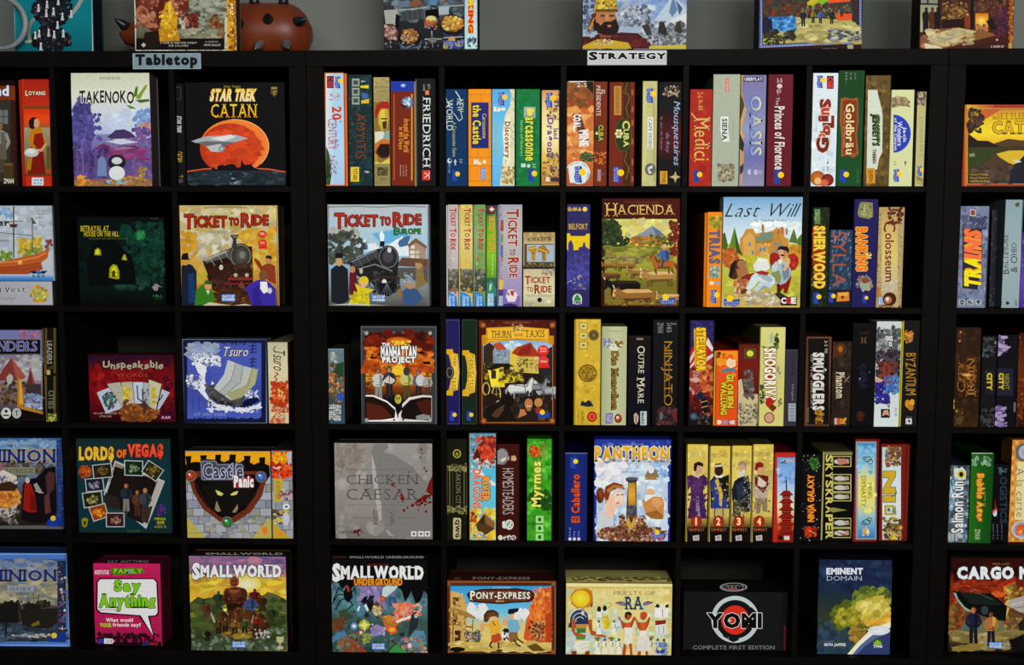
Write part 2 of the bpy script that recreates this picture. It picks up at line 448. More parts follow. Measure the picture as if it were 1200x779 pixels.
def F(cx, y0, h, col, skin='b08058', hair='2a1a10', leg='241c18', wd=1.0, hat=None, arm=1, skirt=0):
    """a painted standing figure, head to foot, height h"""
    w = h*.16*wd; r = h*.075
    if skirt: P(leg, cx-w*.5, y0+h*.45, cx+w*.5, y0+h*.45, cx+w*1.35, y0+h, cx-w*1.35, y0+h)
    else:
        P(leg, cx-w*.62, y0+h*.5, cx, y0+h*.5, cx-w*.1, y0+h, cx-w*.7, y0+h); P(leg, cx, y0+h*.5, cx+w*.62, y0+h*.5, cx+w*.75, y0+h, cx+w*.15, y0+h)
    P(col, cx-w*.3, y0+h*.16, cx+w*.3, y0+h*.16, cx+w*.95, y0+h*.22, cx+w*.7, y0+h*.56, cx-w*.7, y0+h*.56, cx-w*.95, y0+h*.22)
    dk = tuple(q*.45 for q in hexrgb(col)); P(dk, cx+w*.15, y0+h*.2, cx+w*.95, y0+h*.22, cx+w*.7, y0+h*.56, cx+w*.3, y0+h*.56); P(dk, cx-w*.7, y0+h*.49, cx+w*.7, y0+h*.49, cx+w*.7, y0+h*.52, cx-w*.7, y0+h*.52)
    if arm: L(col, w*.42, cx-w*.85, y0+h*.24, cx-w*1.15, y0+h*.42, cx-w*.7, y0+h*.52); L(col, w*.42, cx+w*.85, y0+h*.24, cx+w*1.2, y0+h*.4, cx+w*.8, y0+h*.52)
    E(cx, y0+h*.085, r*1.05, r*1.15, hair, n=12); E(cx, y0+h*.1, r*.78, r*.95, skin, n=12); P(tuple(q*.5 for q in hexrgb(skin)), cx+r*.1, y0+h*.03, cx+r*.75, y0+h*.08, cx+r*.5, y0+h*.17, cx+r*.15, y0+h*.17)
    if hat: P(hat, cx-r*1.6, y0+h*.05, cx-r*.9, y0+h*.03, cx-r*.8, y0-h*.04, cx+r*.8, y0-h*.04, cx+r*.9, y0+h*.03, cx+r*1.6, y0+h*.05)
def horse(x, y, s, c, dk, f=1):
    """painted trotting horse, f = 1 facing right"""
    X = lambda a: x+f*a*s
    for a, b, k in ((-.75, -.85, .75), (-.55, -.5, .8), (.5, .75, .62), (.68, .6, .85)):
        L(dk, s*.13, X(a), y+s*.15, X((a+b)/2+.05), y+s*.5, X(b), y+s*k)
    E(x, y, s*.85, s*.36, c); E(X(-.62), y-s*.02, s*.36, s*.36, c); E(X(.6), y-s*.02, s*.34, s*.38, c)
    P(c, X(.4), y-s*.2, X(.8), y-s*.75, X(1.0), y-s*.9, X(1.08), y-s*.8, X(1.32), y-s*.5, X(1.22), y-s*.4, X(1.0), y-s*.52, X(.9), y+s*.05)
    P(dk, X(.45), y-s*.3, X(.78), y-s*.8, X(.92), y-s*.92, X(.84), y-s*.7, X(.6), y-s*.2); P(dk, X(-.95), y-s*.2, X(-1.2), y+s*.1, X(-1.15), y+s*.5, X(-.95), y+s*.1)
    L('2a201a', s*.06, X(.35), y-s*.33, X(.45), y+s*.36); L('2a201a', s*.05, X(-.5), y-s*.3, X(.6), y-s*.18); L('2a201a', s*.05, X(1.02), y-s*.85, X(1.12), y-s*.48); E(X(1.08), y-s*.68, s*.05, s*.05, '1a1410', n=6)
    P(dk, X(-.6), y+s*.2, X(.5), y+s*.2, X(.4), y+s*.36, X(-.4), y+s*.36)
def BR(x0, y0, x1, y1, nx, ny, cols, mortar, seed=3):
    """stone blocks"""
    R(x0, y0, x1, y1, mortar); rd = random.Random(seed); cols = cols.split(); bw, bh = (x1-x0)/nx, (y1-y0)/ny
    for j in range(ny):
        for i in range(-1, nx+1):
            a = x0+(i+.5*(j % 2))*bw+1.5; b = a+bw-3
            a, b = max(a, x0), min(b, x1)
            if b-a > 2: add([(a, y0+j*bh+1.5), (b, y0+j*bh+1.5), (b, y0+j*bh+bh-1.5), (a, y0+j*bh+bh-1.5)], rd.choice(cols), step=.02)
# ------------------------------------------------------------------ first row of compartments
B('1a', -420, 92, 97, 700, 'dark brown box with white letters, at the left frame edge in the top row', '2a1712')
R(-420, 92, 97, 125, '1c0f0c'); R(-420, 125, 97, 205, '7a3517'); T('and', -70, 125, 48, 180, 'd8dce0', b=1, ol='1c4a7a')
R(-420, 205, 60, 690, '39342c'); R(60, 205, 88, 690, '3a2018'); R(-5, 262, 45, 342, '6b7270'); L('2e2a24', 4, 20, 262, 20, 342); L('2e2a24', 4, -5, 300, 45, 300)
F(-5, 330, 290, '8a887c', leg='4c463a', arm=1, hair='5a5346'); P('5e594c', -20, 450, 34, 460, 40, 545, -20, 545); R(20, 570, 76, 660, '4a3a20'); E(48, 572, 28, 8, '6a5630')
R(-420, 672, 97, 690, '241712'); T('ZMAN', 22, 655, 78, 680, 'd0ccc4', b=1, nm='publisher_logo')
B('1a', 113, 86, 291, 705, 'red spine picturing a person in yellow sleeves and red dress', 'b8301c', lip=('l', 20), tray='9a2818')
G(134, 86, 291, 245, 'a02818', 'b8301c'); R(137, 240, 287, 254, '6a4a1c'); G(138, 256, 285, 365, 'c83418', 'e04c18', '9a5828'); G(138, 362, 285, 628, '9a9474', '7c7450', '8a5428'); R(137, 626, 287, 640, '6a3a1c')
T('LOYANG', 146, 152, 258, 180, 'e8d8b8', b=1, ol='6a1a10', caps=1)
P('7a1c10', 178, 420, 238, 420, 262, 628, 158, 628); P('b87818', 178, 370, 238, 362, 262, 455, 245, 500, 225, 470, 205, 480, 172, 470, 165, 420); P('8c1e14', 196, 400, 240, 392, 258, 470, 215, 485, 190, 455)
E(192, 335, 28, 32, '241a14'); E(208, 338, 18, 26, 'c89870'); P('241a14', 170, 335, 196, 318, 192, 372, 168, 366); E(180, 505, 42, 26, 'b8bab4'); E(176, 498, 26, 14, 'd0d2cc'); L('c89870', 12, 262, 455, 235, 495, 215, 488); P('a87818', 160, 540, 185, 530, 175, 610, 152, 600); R(266, 470, 287, 600, '4a5a30')
R(182, 648, 248, 692, 'd8e0e0'); T('HANS IM', 188, 654, 242, 668, '3a78b8', b=1, nm='publisher_logo'); T('GLUCK', 188, 672, 242, 686, '3a78b8', b=1, nm='publisher_logo')
# bamboo garden
B('1a', 412, 50, 862, 700, 'pale box with black brush title, bamboo leaves and a purple forest garden', 'c8ccb8', sc='3c3434')
G(405, 50, 865, 420, 'c4c8b0', 'd2d6c6', 'c6cedc', 'a8b4d4'); G(405, 400, 865, 700, '8a88b8', '5a4a80', '6a5a90')
S(620, 260, 860, 420, 24, 14, 34, 'c4d0e4 b4c4e0 d2dae6', 2, 1.6)
S(420, 190, 520, 560, 120, 12, 30, '54508c 46427c 625aa0 3c3870 6c66a8', 3, 1.2, 'e'); S(405, 280, 580, 430, 40, 8, 20, '4c4a88 5a5498', 4)
S(770, 260, 860, 360, 26, 10, 22, '7c9cc8 6a8ac0 90a8d0', 5); S(800, 330, 860, 400, 16, 9, 18, 'c0907c a87888 d09c80', 6); S(760, 370, 865, 690, 60, 12, 26, '6a5a94 5c4a88 7c6aa4 845a8c', 7)
S(560, 470, 840, 545, 34, 10, 22, '8c3c70 7a3468 9c4a7c 5c3468', 8, 2.2); S(415, 480, 620, 690, 60, 10, 24, '4c3c74 5c4a88 3c2e60 6a5898', 9, .8)
P('4a3a68', 612, 415, 640, 395, 660, 376, 710, 372, 748, 390, 775, 415, 740, 424, 640, 428); P('9a7890', 640, 492, 700, 470, 780, 480, 720, 486); P('c4c8dc', 600, 440, 720, 432, 790, 446, 690, 460)
for x, y0, y1, q in ((470, 430, 650, '8a6a98'), (500, 420, 650, '5a4a80'), (440, 470, 660, '745c8c'), (545, 470, 610, '6a5690')): L(q, 6, x, y0, x+6, y1)
G(405, 655, 865, 705, '7c5470', 'a8783c', '8a6a3c'); S(430, 660, 850, 700, 26, 6, 14, 'b88040 8a6a4a 6a4a68', 10, 2.4); S(445, 640, 490, 690, 10, 8, 14, 'd88a28 e8a038', 11)
P('7288b0', 555, 640, 560, 545, 582, 522, 605, 545, 612, 640); E(668, 672, 62, 14, '7fb4d8'); S(620, 640, 790, 690, 14, 6, 12, 'c88a38 8a7a3c', 12, 2)
E(668, 560, 50, 44, '2c2430'); E(668, 622, 46, 40, 'd2d6d8'); E(668, 552, 30, 20, 'c8ccd0'); S(795, 590, 835, 668, 14, 7, 12, 'a88a28 4c6a38 c89c30', 13)
t('ANTOINE BAUZA', 568, 72, 690, 88, '9a9c88')
T('TAKENOKO', 455, 155, 765, 222, '2a2a2e', b=1, ol='e0e4d8', wob=.05)
part('bamboo_leaves'); P('5a7a24', 758, 195, 775, 130, 788, 128, 784, 180); P('7c9c34', 775, 195, 830, 120, 842, 122, 800, 200); P('4a6a20', 775, 205, 850, 200, 858, 212, 800, 222); P('6a8a2c', 720, 232, 752, 240, 780, 256, 745, 254)
# black spine beside the planet box
B('1b', 112, 110, 180, 693, 'slim black spine with small white and yellow lettering, left of the red planet box', '17171a', d=.28, lip=('r', 3))
FR(116, 132, 156, 202, 3, '4a4a4e'); T('STAR TREK', 134, 298, 158, 392, 'c8ccd0', 90, b=1, sh=.3); T('CATAN', 126, 500, 164, 560, 'c8a830', 90, serif=1); t('5-6', 126, 632, 170, 648, 'a08a30'); R(132, 656, 168, 678, '4a4a50')
B('1b', 184, 104, 752, 690, 'black box with a huge red planet over a dark horizon', '121215', gr=.05)
E(462, 470, 198, 156, 'e85a28', '8c2a14', 36); E(462, 470, 196, 154, 'e05024', 'e8863c', 36); E(436, 482, 172, 144, 'd04820', 'b83c1c', 30); S(300, 350, 590, 600, 60, 12, 40, 'd04a24 d85428 c84420 b84020', 21, 1.8, 'e')
ring(462, 470, 195, 153, 5, 'f0b468', -95, 40)
G(184, 592, 752, 690, '5a2418', '20242a', '1c2428', '141a20'); P('121215', 184, 585, 290, 588, 270, 598, 184, 616); P('121215', 752, 585, 640, 588, 660, 598, 752, 616); L('e06434', 6, 188, 613, 280, 600, 380, 595, 470, 593, 560, 595, 660, 600, 752, 616); P('28343c', 188, 622, 380, 602, 560, 602, 752, 626, 752, 688, 188, 688)
P('5c6a72', 360, 650, 440, 622, 520, 620, 600, 650, 520, 640, 500, 688, 430, 688, 450, 640); P('8a989e', 440, 640, 480, 625, 500, 645, 470, 684, 455, 684); S(200, 620, 740, 686, 40, 6, 20, '1c2428 2c3a44 3c4c54 22303a', 22, 2.6)
P('16161a', 330, 600, 336, 590, 350, 590, 352, 600, 362, 600, 366, 580, 400, 574, 402, 582, 428, 572, 450, 570, 470, 578, 474, 590, 496, 590, 502, 538, 508, 560, 520, 575, 556, 572, 572, 590, 600, 600, 600, 608, 330, 608)
part('spaceship_picture'); P('a8acb0', 215, 440, 300, 412, 470, 404, 540, 424, 470, 446, 380, 450, 300, 440, 240, 450); P('6a6e74', 240, 450, 300, 440, 470, 446, 400, 470, 330, 470); P('d8dcdc', 320, 425, 440, 402, 470, 416, 400, 440); P('8a6a4c', 265, 448, 320, 480, 310, 488); P('b8bcc0', 300, 470, 380, 455, 408, 480, 390, 502, 330, 500); E(388, 484, 16, 18, '9fd8d8', '6a7c84')
part('cover_art'); t('Klaus Teuber', 402, 122, 498, 134, 'b09a3c')
T('STAR TREK', 328, 146, 580, 208, 'f0d060', b=2, ol='8a5a14', sh=.35, col2='e8e0b8'); T('CATAN', 328, 228, 588, 306, 'f0d028', b=0, serif=1, caps=0, col2='f0a818', ol='5a3a08', olw=.03)
L('6a5a30', 2, 335, 215, 575, 215)
part('publisher_logo'); P('5a4c30', 670, 130, 706, 130, 708, 160, 690, 190, 668, 165); E(692, 165, 10, 12, 'a89040'); E(694, 166, 5, 6, '18181a'); R(672, 132, 704, 142, 'a08a3c')
# c: five spines
B('1c', 85, 50, 239, 711, 'pale blue spine edged in orange with red lettering down it', 'f07820', lip=('r', 20), tray='e06a1c')
G(110, 56, 220, 711, 'b8ccd4', 'a8d0f0', 'b0d4f4', 'a8c8e8', gr=.04); H(110, 60, 150, 705, 'd8e4e4', 'b8d4ec', gr=.02)
T('20', 148, 252, 200, 326, 'c83848', 90, b=1, ol='e8c860', olw=.03); T('TH', 190, 328, 202, 346, 'c83848', 90, b=1); T('CENTURY', 122, 322, 174, 504, 'c83040', 90, b=0); t('A.D.', 162, 440, 186, 500, 'a04a5a', 90)
P('3a5a34', 111, 485, 128, 520, 140, 580, 146, 640, 135, 711, 111, 711); P('2c4428', 111, 560, 130, 600, 138, 660, 111, 680); S(135, 530, 175, 640, 18, 5, 12, '6a4a78 c8b8d0 8a6a90 e0d8e0', 31, .8)
R(116, 70, 156, 142, '2a2430'); T('CGE', 122, 76, 150, 136, 'c83848', 90, b=2, nm='publisher_logo'); RG(184, 108, 36, 1); S(128, 175, 190, 220, 10, 3, 7, 'c84858 d87a80', 32)
B('1c', 243, 62, 386, 711, 'dark teal stone-textured spine with dim rust lettering and three white squares on top', '1f3538', lip=('r', 3))
S(245, 66, 384, 710, 150, 8, 20, '24444a 1a2c30 2c5054 18262a 30484a 26383c', 33); T('AMYITIS', 285, 290, 345, 560, '7a4a34', 90, serif=1, ol='2a1c18', olw=.03)
for y in (86, 140, 192): R(264, y, 308, y+46, '9ea8a0'); R(272, y+10, 300, y+36, '4a5654')
P('98a098', 318, 95, 352, 102, 318, 110); P('e0d030', 314, 128, 362, 124, 362, 144, 314, 140); E(340, 188, 20, 18, '4a6aa0'); P('d8b830', 318, 215, 364, 205, 364, 232, 318, 232)
part('publisher_logo'); R(256, 606, 306, 692, 'e0c83c'); T('YSTARI', 270, 614, 294, 684, '5a4a20', 90, b=1, nm='publisher_logo'); part('spine_art'); P('a8b0b0', 335, 632, 352, 628, 370, 636, 352, 644)
B('1c', 392, 77, 489, 711, 'tan stone spine painted with a helmeted warrior in red and gold', 'a89c68', lip=('r', 3))
G(393, 77, 486, 250, 'b0a470', '9a8c58'); R(393, 590, 486, 711, '948a58'); S(393, 80, 486, 230, 20, 6, 14, '9a8e5c b8ac78', 34); t('RIO GRANDE', 402, 130, 478, 142, '7a6c40'); t('GAMES', 408, 155, 474, 170, '7a6c40')
R(393, 225, 486, 586, '8c7838'); P('a82c1c', 398, 290, 408, 240, 440, 218, 476, 222, 486, 238, 486, 262, 440, 262, 415, 300, 402, 330); P('c8a838', 420, 290, 435, 262, 475, 265, 482, 320, 470, 380, 440, 395, 418, 350); P('e0c458', 430, 280, 455, 268, 460, 320, 440, 360, 428, 330); R(434, 318, 472, 326, '2c2010'); P('4a3818', 440, 340, 470, 335, 466, 380, 448, 385)
P('d8d8c8', 398, 400, 440, 395, 470, 410, 450, 450, 400, 470); P('8ca89c', 455, 400, 486, 385, 486, 460, 440, 470); E(450, 500, 50, 56, '7a2818'); E(452, 505, 40, 46, '2c1a10'); P('c87838', 398, 470, 440, 440, 486, 450, 486, 470, 430, 470, 400, 520); P('d8c850', 398, 560, 430, 585, 486, 552, 486, 586, 398, 586); P('b89848', 398, 520, 415, 540, 410, 580, 398, 580)
R(414, 608, 474, 656, '4a4428'); S(420, 612, 470, 650, 8, 5, 10, '8a8058 6a6038', 35); t('10+', 432, 672, 470, 684, '4a4428')
B('1c', 493, 100, 639, 711, 'red-brown spine with a blue top and a small globe balloon', '7c2c1a', lip=('r', 7), tray='b8b088')
R(493, 100, 634, 152, '2440a8'); P('2440a8', 493, 150, 634, 150, 634, 158, 493, 162); E(565, 126, 16, 12, '7a90d8'); E(566, 126, 8, 6, 'c8d4f0'); L('c89038', 3, 512, 178, 512, 684); R(610, 178, 620, 684, 'd8a830'); L('7c2c1a', 3, 611, 180, 611, 680)
E(590, 226, 36, 36, '9cc0d8', '3c5c84'); S(560, 200, 610, 250, 7, 7, 12, 'd8e4e8 b4ccd8', 36); P('4a2820', 555, 230, 600, 255, 570, 260, 550, 244); E(616, 184, 5, 5, 'e0a838')
T('Around the World', 568, 322, 602, 518, 'e8963c', 90, b=1, ol='4a180c', olw=.03); T('in 80 Days', 534, 372, 564, 502, 'e8963c', 90, b=1, ol='4a180c', olw=.03); t('2-6 players', 578, 595, 588, 660, 'd8b8a0', 90); t('from age 10', 562, 595, 572, 660, 'd8b8a0', 90); t('60 minutes', 546, 595, 556, 660, 'd8b8a0', 90)
B('1c', 638, 84, 757, 711, 'black spine with big white serif capitals and a red square at its foot', '1a1a1c', lip=('l', 6), tray='8c8a70')
T('FRIEDRICH', 680, 200, 726, 606, 'e0e0dc', 90, serif=1, b=0); R(695, 155, 718, 182, 'd07a50'); L('e8d0c0', 2, 700, 160, 712, 176); t('HISTO', 708, 118, 724, 148, 'a8a8a8', 90); t('GAME', 682, 118, 694, 158, 'a8a8a8', 90)
part('publisher_logo'); R(678, 625, 724, 684, 'd83c34'); L('f0d8d0', 5, 690, 640, 712, 654, 690, 670); L('f0d8d0', 3, 718, 634, 718, 676)
# d: five spines, all one height
B('1d', 52, 147, 190, 714, 'dark blue spine with flowing white script, leftmost of the equal-height five', '103a66', lip=('l', 3))
T('NEW', 128, 208, 166, 282, 'c8dcc8', 90, serif=1, sh=.2); T('WORLD', 66, 212, 104, 392, 'd0e0d0', 90, serif=1, sh=0); L('c8dcd0', 6, 120, 160, 140, 190, 150, 215); L('c8dcd0', 6, 60, 200, 80, 240, 62, 255); L('c8dcd0', 4, 110, 290, 140, 335, 160, 320, 150, 280)
t('A', 104, 342, 122, 358, 'b8c890', 90); t('Carcassonne Game', 102, 366, 124, 545, 'b8c07c', 90); E(84, 570, 13, 15, 'd0dcdc'); E(88, 566, 7, 8, '103a66'); F(118, 560, 36, 'd0dcdc', 'd0dcdc', 'd0dcdc', 'd0dcdc'); t('2-5', 144, 558, 160, 582, 'c0d0d8', 90); t('60 min', 78, 590, 90, 642, 'a0b4c8', 90); RG(120, 656, 34, 1, 0)
B('1d', 193, 147, 331, 714, 'orange brick spine with a dark blue title plate', 'f09a20', lip=('l', 2))
for y in (178, 550, 600, 688): L('b0681c', 2.5, 194, y, 330, y+1)
for x, y0, y1 in ((270, 180, 230), (210, 180, 550), (318, 490, 550), (252, 490, 550), (206, 600, 688), (318, 600, 712)): L('b0681c', 2, x, y0, x, y1)
R(212, 226, 315, 496, '2a3278'); T('the Castle', 222, 242, 268, 470, 'e8d838', 90, b=1, ol='18184a'); t('Carcassonne', 278, 292, 302, 438, 'd8cc70', 90)
R(226, 562, 254, 588, 'e8e0d0'); for_ = [(262, 585, 9), (290, 575, 10)]
for x, y, r in for_: E(x, y, r, r*1.1, 'f0e8dc')
R(266, 612, 298, 680, '6a8cc0'); T('RIO', 284, 620, 296, 672, 'd0dcf0', 90, nm='publisher_logo'); T('GRANDE', 270, 616, 282, 676, 'd0dcf0', 90, nm='publisher_logo')
B('1d', 334, 147, 470, 714, 'pale blue and cream coastline spine with brown and red lettering', '78c0e8', lip=('r', 2))
G(334, 147, 440, 714, '60b0e0', '78c8f0', '68b8e8'); P('e0dcb8', 440, 147, 470, 147, 470, 714, 380, 714, 396, 600, 404, 500, 396, 400, 412, 300, 440, 250, 452, 200); P('f0ecd4', 415, 330, 440, 290, 440, 580, 400, 600, 406, 500, 398, 420); S(445, 150, 468, 500, 26, 5, 10, 'c8c8a0 a8b48c e8e4cc', 37); S(395, 600, 468, 705, 30, 6, 13, 'b89858 8a7a3c d8c480 a88a48', 38)
T('Discovery', 402, 340, 440, 552, '8a3420', 90, b=1, serif=1); t('Carcassonne', 350, 350, 380, 548, 'a8b070', 90); t('the', 410, 560, 424, 590, '6a3420', 90); R(345, 252, 360, 280, 'f0ece0'); E(372, 268, 12, 12, 'f4f0e8'); E(366, 266, 4, 4, '2a2a2a'); E(400, 265, 16, 10, 'e8e4d0'); RG(396, 205, 40, 1)
B('1d', 475, 147, 619, 714, 'green spine with yellow storybook lettering down its middle', '187c44', lip=('r', 3))
S(476, 150, 616, 712, 50, 14, 30, '1a8248 167640 1c884c', 39); R(522, 252, 590, 318, 'a8b0a4'); P('c8d0c4', 532, 262, 580, 262, 556, 308); P('e8e060', 548, 256, 584, 268, 560, 312, 540, 290)
T('arcassonne', 532, 312, 574, 568, 'e0e050', 90, b=1, ol='1a4a24'); t('Hunters and Gatherers', 502, 332, 518, 540, 'c0d078', 90); R(506, 586, 532, 608, 'd0dcd0'); E(550, 600, 10, 10, 'd8e4d8'); t('2-5', 574, 586, 592, 610, 'd0dcd0', 90); RG(570, 655, 40, 1, 0)
B('1d', 624, 153, 735, 707, 'yellow sky spine with purple lettering and dark cliffs', 'd8b050', lip=('l', 3))
G(627, 153, 735, 707, 'd89a68', 'f0dc98', 'f8ecb0', 'e8c050', 'b87838'); S(650, 180, 733, 330, 26, 6, 16, '3c3860 f0c040 2a3a70 e8b838 c88a48', 40); S(640, 520, 733, 690, 60, 6, 16, '4a4470 6a5a80 d8a838 2e2c50 a8683c e0c060', 41); R(728, 150, 735, 707, '4a3a60')
T('Dragon', 650, 318, 696, 520, '6a3c90', 90, b=1, serif=1, ol='f0e0d0', olw=.03); T('land', 698, 380, 724, 442, '5a3a88', 90, b=1, serif=1); RG(678, 212, 44, 1); R(650, 665, 676, 692, 'e8d8c0'); R(684, 668, 728, 692, '4a3834')
# e
B('1e', 65, 100, 231, 713, 'orange-brown spine of a jungle close-up with slanting white title and a round white seal', 'b87038', lip=('l', 3))
G(68, 104, 231, 713, '8c6a34', 'a04c28', 'd87038', 'e8a058', 'd07038', 'b05838'); S(70, 110, 228, 260, 50, 10, 24, '7c5c2c a8743c 8a4424 6a4a20 b86038', 42); S(70, 260, 228, 560, 60, 14, 34, 'd87c40 e8a85c c86434 f0b870 b8552c', 43, 1.4); S(150, 520, 230, 570, 20, 6, 14, '4a5c38 6a7a48 3a4c30', 44, 1.6)
P('2c1c14', 160, 104, 228, 104, 226, 178, 205, 150); E(145, 640, 62, 68, 'c8dcdc'); E(145, 640, 55, 61, '6ac0c8'); P('e0e8e4', 80, 600, 150, 580, 200, 620, 180, 700, 90, 700); RG(146, 650, 50, 1); ring(135, 645, 72, 70, 5, 'f0f0e8', 180, 360)
P('6a3c28', 104, 296, 150, 288, 206, 470, 168, 486); T('COAL...', 112, 296, 152, 400, 'f4f0ec', 90, b=2, sh=-.2); T('MINE', 148, 390, 196, 482, 'f4f0ec', 90, b=2, sh=-.2); P('e8e8e4', 85, 97, 185, 97, 186, 106, 86, 108); t('2-5', 130, 112, 190, 136, 'f0e8e0')
B('1e', 232, 103, 311, 713, 'slim chestnut spine with white capitals at the top and a green oval', '7c3418', lip=('r', 3))
T('EL', 274, 152, 296, 182, 'e8dccc', 90, serif=1); T('PRESIDENTE', 246, 128, 270, 306, 'e8dccc', 90, serif=1, nm='subtitle'); E(262, 408, 32, 52, '3c3c18'); T('CUBA', 258, 360, 286, 452, 'c0b848', 90, b=1); E(248, 408, 9, 9, 'd8d078'); S(230, 515, 298, 590, 14, 6, 12, 'c8682c e08a40 8a3c1c', 45); R(252, 620, 272, 690, 'b08c88'); P('3c6090', 276, 636, 298, 648, 276, 658)
B('1e', 320, 105, 472, 713, 'broad chestnut spine with a large dark green oval title', '7c2c16', lip=('r', 3))
R(404, 105, 446, 713, '4a2c14'); L('8a7434', 4, 430, 110, 415, 150, 440, 200, 420, 260, 436, 320); L('8a7434', 4, 425, 520, 410, 570, 438, 610, 420, 680); L('8a7434', 3, 418, 180, 404, 160); L('8a7434', 3, 430, 610, 440, 640)
for y in (150, 250, 330, 440, 560, 660): R(452, y, 464, y+34, 'b85c30')
R(350, 130, 392, 300, 'b8843c'); FR(350, 130, 392, 300, 4, 'd0a050'); t('MICHAEL RIENECK', 362, 145, 378, 285, '8a5c28', 90); E(404, 418, 48, 98, '30401a'); ring(404, 418, 48, 98, 5, '5a5a28')
T('CUBA', 400, 336, 442, 486, 'd8d878', 90, b=1, caps=1)
for k in range(6): E(378+16*math.cos(k*1.047), 410+20*math.sin(k*1.047), 8, 9, 'e8e0a8')
E(378, 410, 8, 9, 'c8a838'); RG(372, 652, 48, 1)
B('1e', 515, 100, 604, 713, 'narrow cream yellow spine with a white title plate and a silver compass', 'c8c488', lip=('r', 3))
R(520, 140, 540, 690, 'd0cc8c'); R(576, 140, 590, 690, 'b8b478'); L('8a8650', 1.5, 590, 240, 590, 690); R(546, 312, 580, 500, 'e8e8dc'); T('CAPE HORN', 552, 320, 572, 496, '3a4048', 90, serif=1); RG(566, 186, 44, 1); E(563, 620, 32, 36, '9a9c94', '5a5c58'); P('d8dcd8', 548, 612, 575, 594, 580, 640, 556, 648); P('6a6c68', 556, 620, 584, 610, 576, 646)
B('1e', 608, 104, 757, 713, 'black spine with flowing silver script over dark red and a gold star', '17161a', lip=('l', 3))
G(612, 270, 757, 560, '1c1216', '4a1418', '5a161a', '2c1216'); S(640, 130, 732, 190, 26, 6, 13, 'a89070 7a5c40 c8b498 4a3a30', 46)
T('Mousquetaires', 690, 222, 738, 596, 'a8bcd8', 90, b=0, sh=.25); T('du Roy', 650, 405, 676, 520, '8a94b0', 90, sh=.25); t('le jeu de l\'epee', 620, 312, 636, 505, '8a88a0', 90); P('c8b080', 676, 665, 702, 655, 712, 630, 718, 655, 742, 665, 718, 675, 710, 700, 702, 675); R(620, 630, 664, 706, 'd8a030'); T('YSTARI', 634, 638, 652, 698, '6a4a10', 90, b=1, nm='publisher_logo')
# f
B('1f', 65, 148, 200, 715, 'red spine with tall gold lettering, shortest in its compartment', 'b03020', lip=('r', 3))
S(68, 150, 196, 710, 40, 12, 30, 'a82a1c b83824 b03420', 47); T('Medici', 92, 320, 184, 570, 'e0b868', 90, serif=1, b=0, caps=0); L('e0c078', 6, 78, 290, 110, 330, 185, 322); t('2-6', 112, 165, 146, 200, 'd8a860', 90); t('10+', 118, 212, 144, 235, 'd8a860', 90); t('60', 118, 245, 146, 272, 'd8b870', 90); RG(112, 660, 38, 1, 0)
B('1f', 198, 60, 362, 715, 'tall pale grey-green spine with one small red tab at its top', 'b0b8a4', lip=('r', 3), gr=.06)
R(276, 84, 298, 166, 'd88078'); T('STIMM', 282, 92, 292, 160, 'f0d0c8', 90); P('e4e8e0', 248, 310, 296, 308, 292, 370, 300, 456, 262, 458, 246, 390); T('SIENA', 258, 322, 286, 448, '3a4440', 90, b=1, serif=1); R(230, 588, 328, 690, '9a9880'); S(235, 592, 324, 690, 26, 8, 18, '7a7868 c8b890 5a5c54 b0a888', 48); t('MARIO PAPINI', 318, 340, 326, 440, '98a090', 90)
B('1f', 362, 64, 514, 715, 'lavender desert-dusk spine with sand dunes and curling gold letters', '8c8cb0', lip=('r', 2))
G(362, 64, 512, 715, '8a7cA8'.lower(), '8088b8', '9aa0c0', '7478b0', '9a94b8'); P('c09848', 362, 64, 385, 64, 372, 150, 392, 240, 370, 270, 362, 260); P('5a4818', 362, 180, 380, 210, 388, 240, 366, 330, 362, 330); P('d0a868', 362, 330, 390, 250, 402, 262, 372, 380, 388, 430, 362, 470); P('3c3018', 362, 410, 388, 470, 380, 520, 362, 500); P('c89c58', 362, 500, 385, 520, 386, 580, 362, 600); P('4a3818', 362, 606, 385, 585, 380, 640, 362, 650); P('c8a060', 362, 660, 382, 630, 370, 715, 362, 715)
R(384, 76, 498, 104, '282c58'); T('UBERPLAY', 390, 80, 494, 98, 'e0e4f0', b=1, nm='publisher_logo'); T('OASIS', 424, 190, 488, 540, 'd8d8a8', 90, b=1, serif=1, ol='4858a8', olw=.06, col2='8a98d0'); R(408, 620, 426, 650, 'c0c4d8'); R(446, 622, 464, 652, 'c0c4d8'); t('3-5', 470, 625, 492, 648, 'd0d4e0')
B('1f', 521, 60, 672, 715, 'burgundy spine with white blackletter reading down', '6e1e2c', lip=('l', 3), gr=.05)
T('Princes of Florence', 568, 250, 624, 620, 'ecdcd4', 90, b=1, ol='3a0c14'); t('The', 574, 195, 594, 242, 'e0c8c0', 90); t('3-5', 580, 85, 612, 110, 'e8d8d0'); E(596, 130, 16, 14, 'd8c8c0'); t('12+', 580, 150, 604, 182, 'e8d8d0', 90); RG(588, 664, 44, 1, 0)
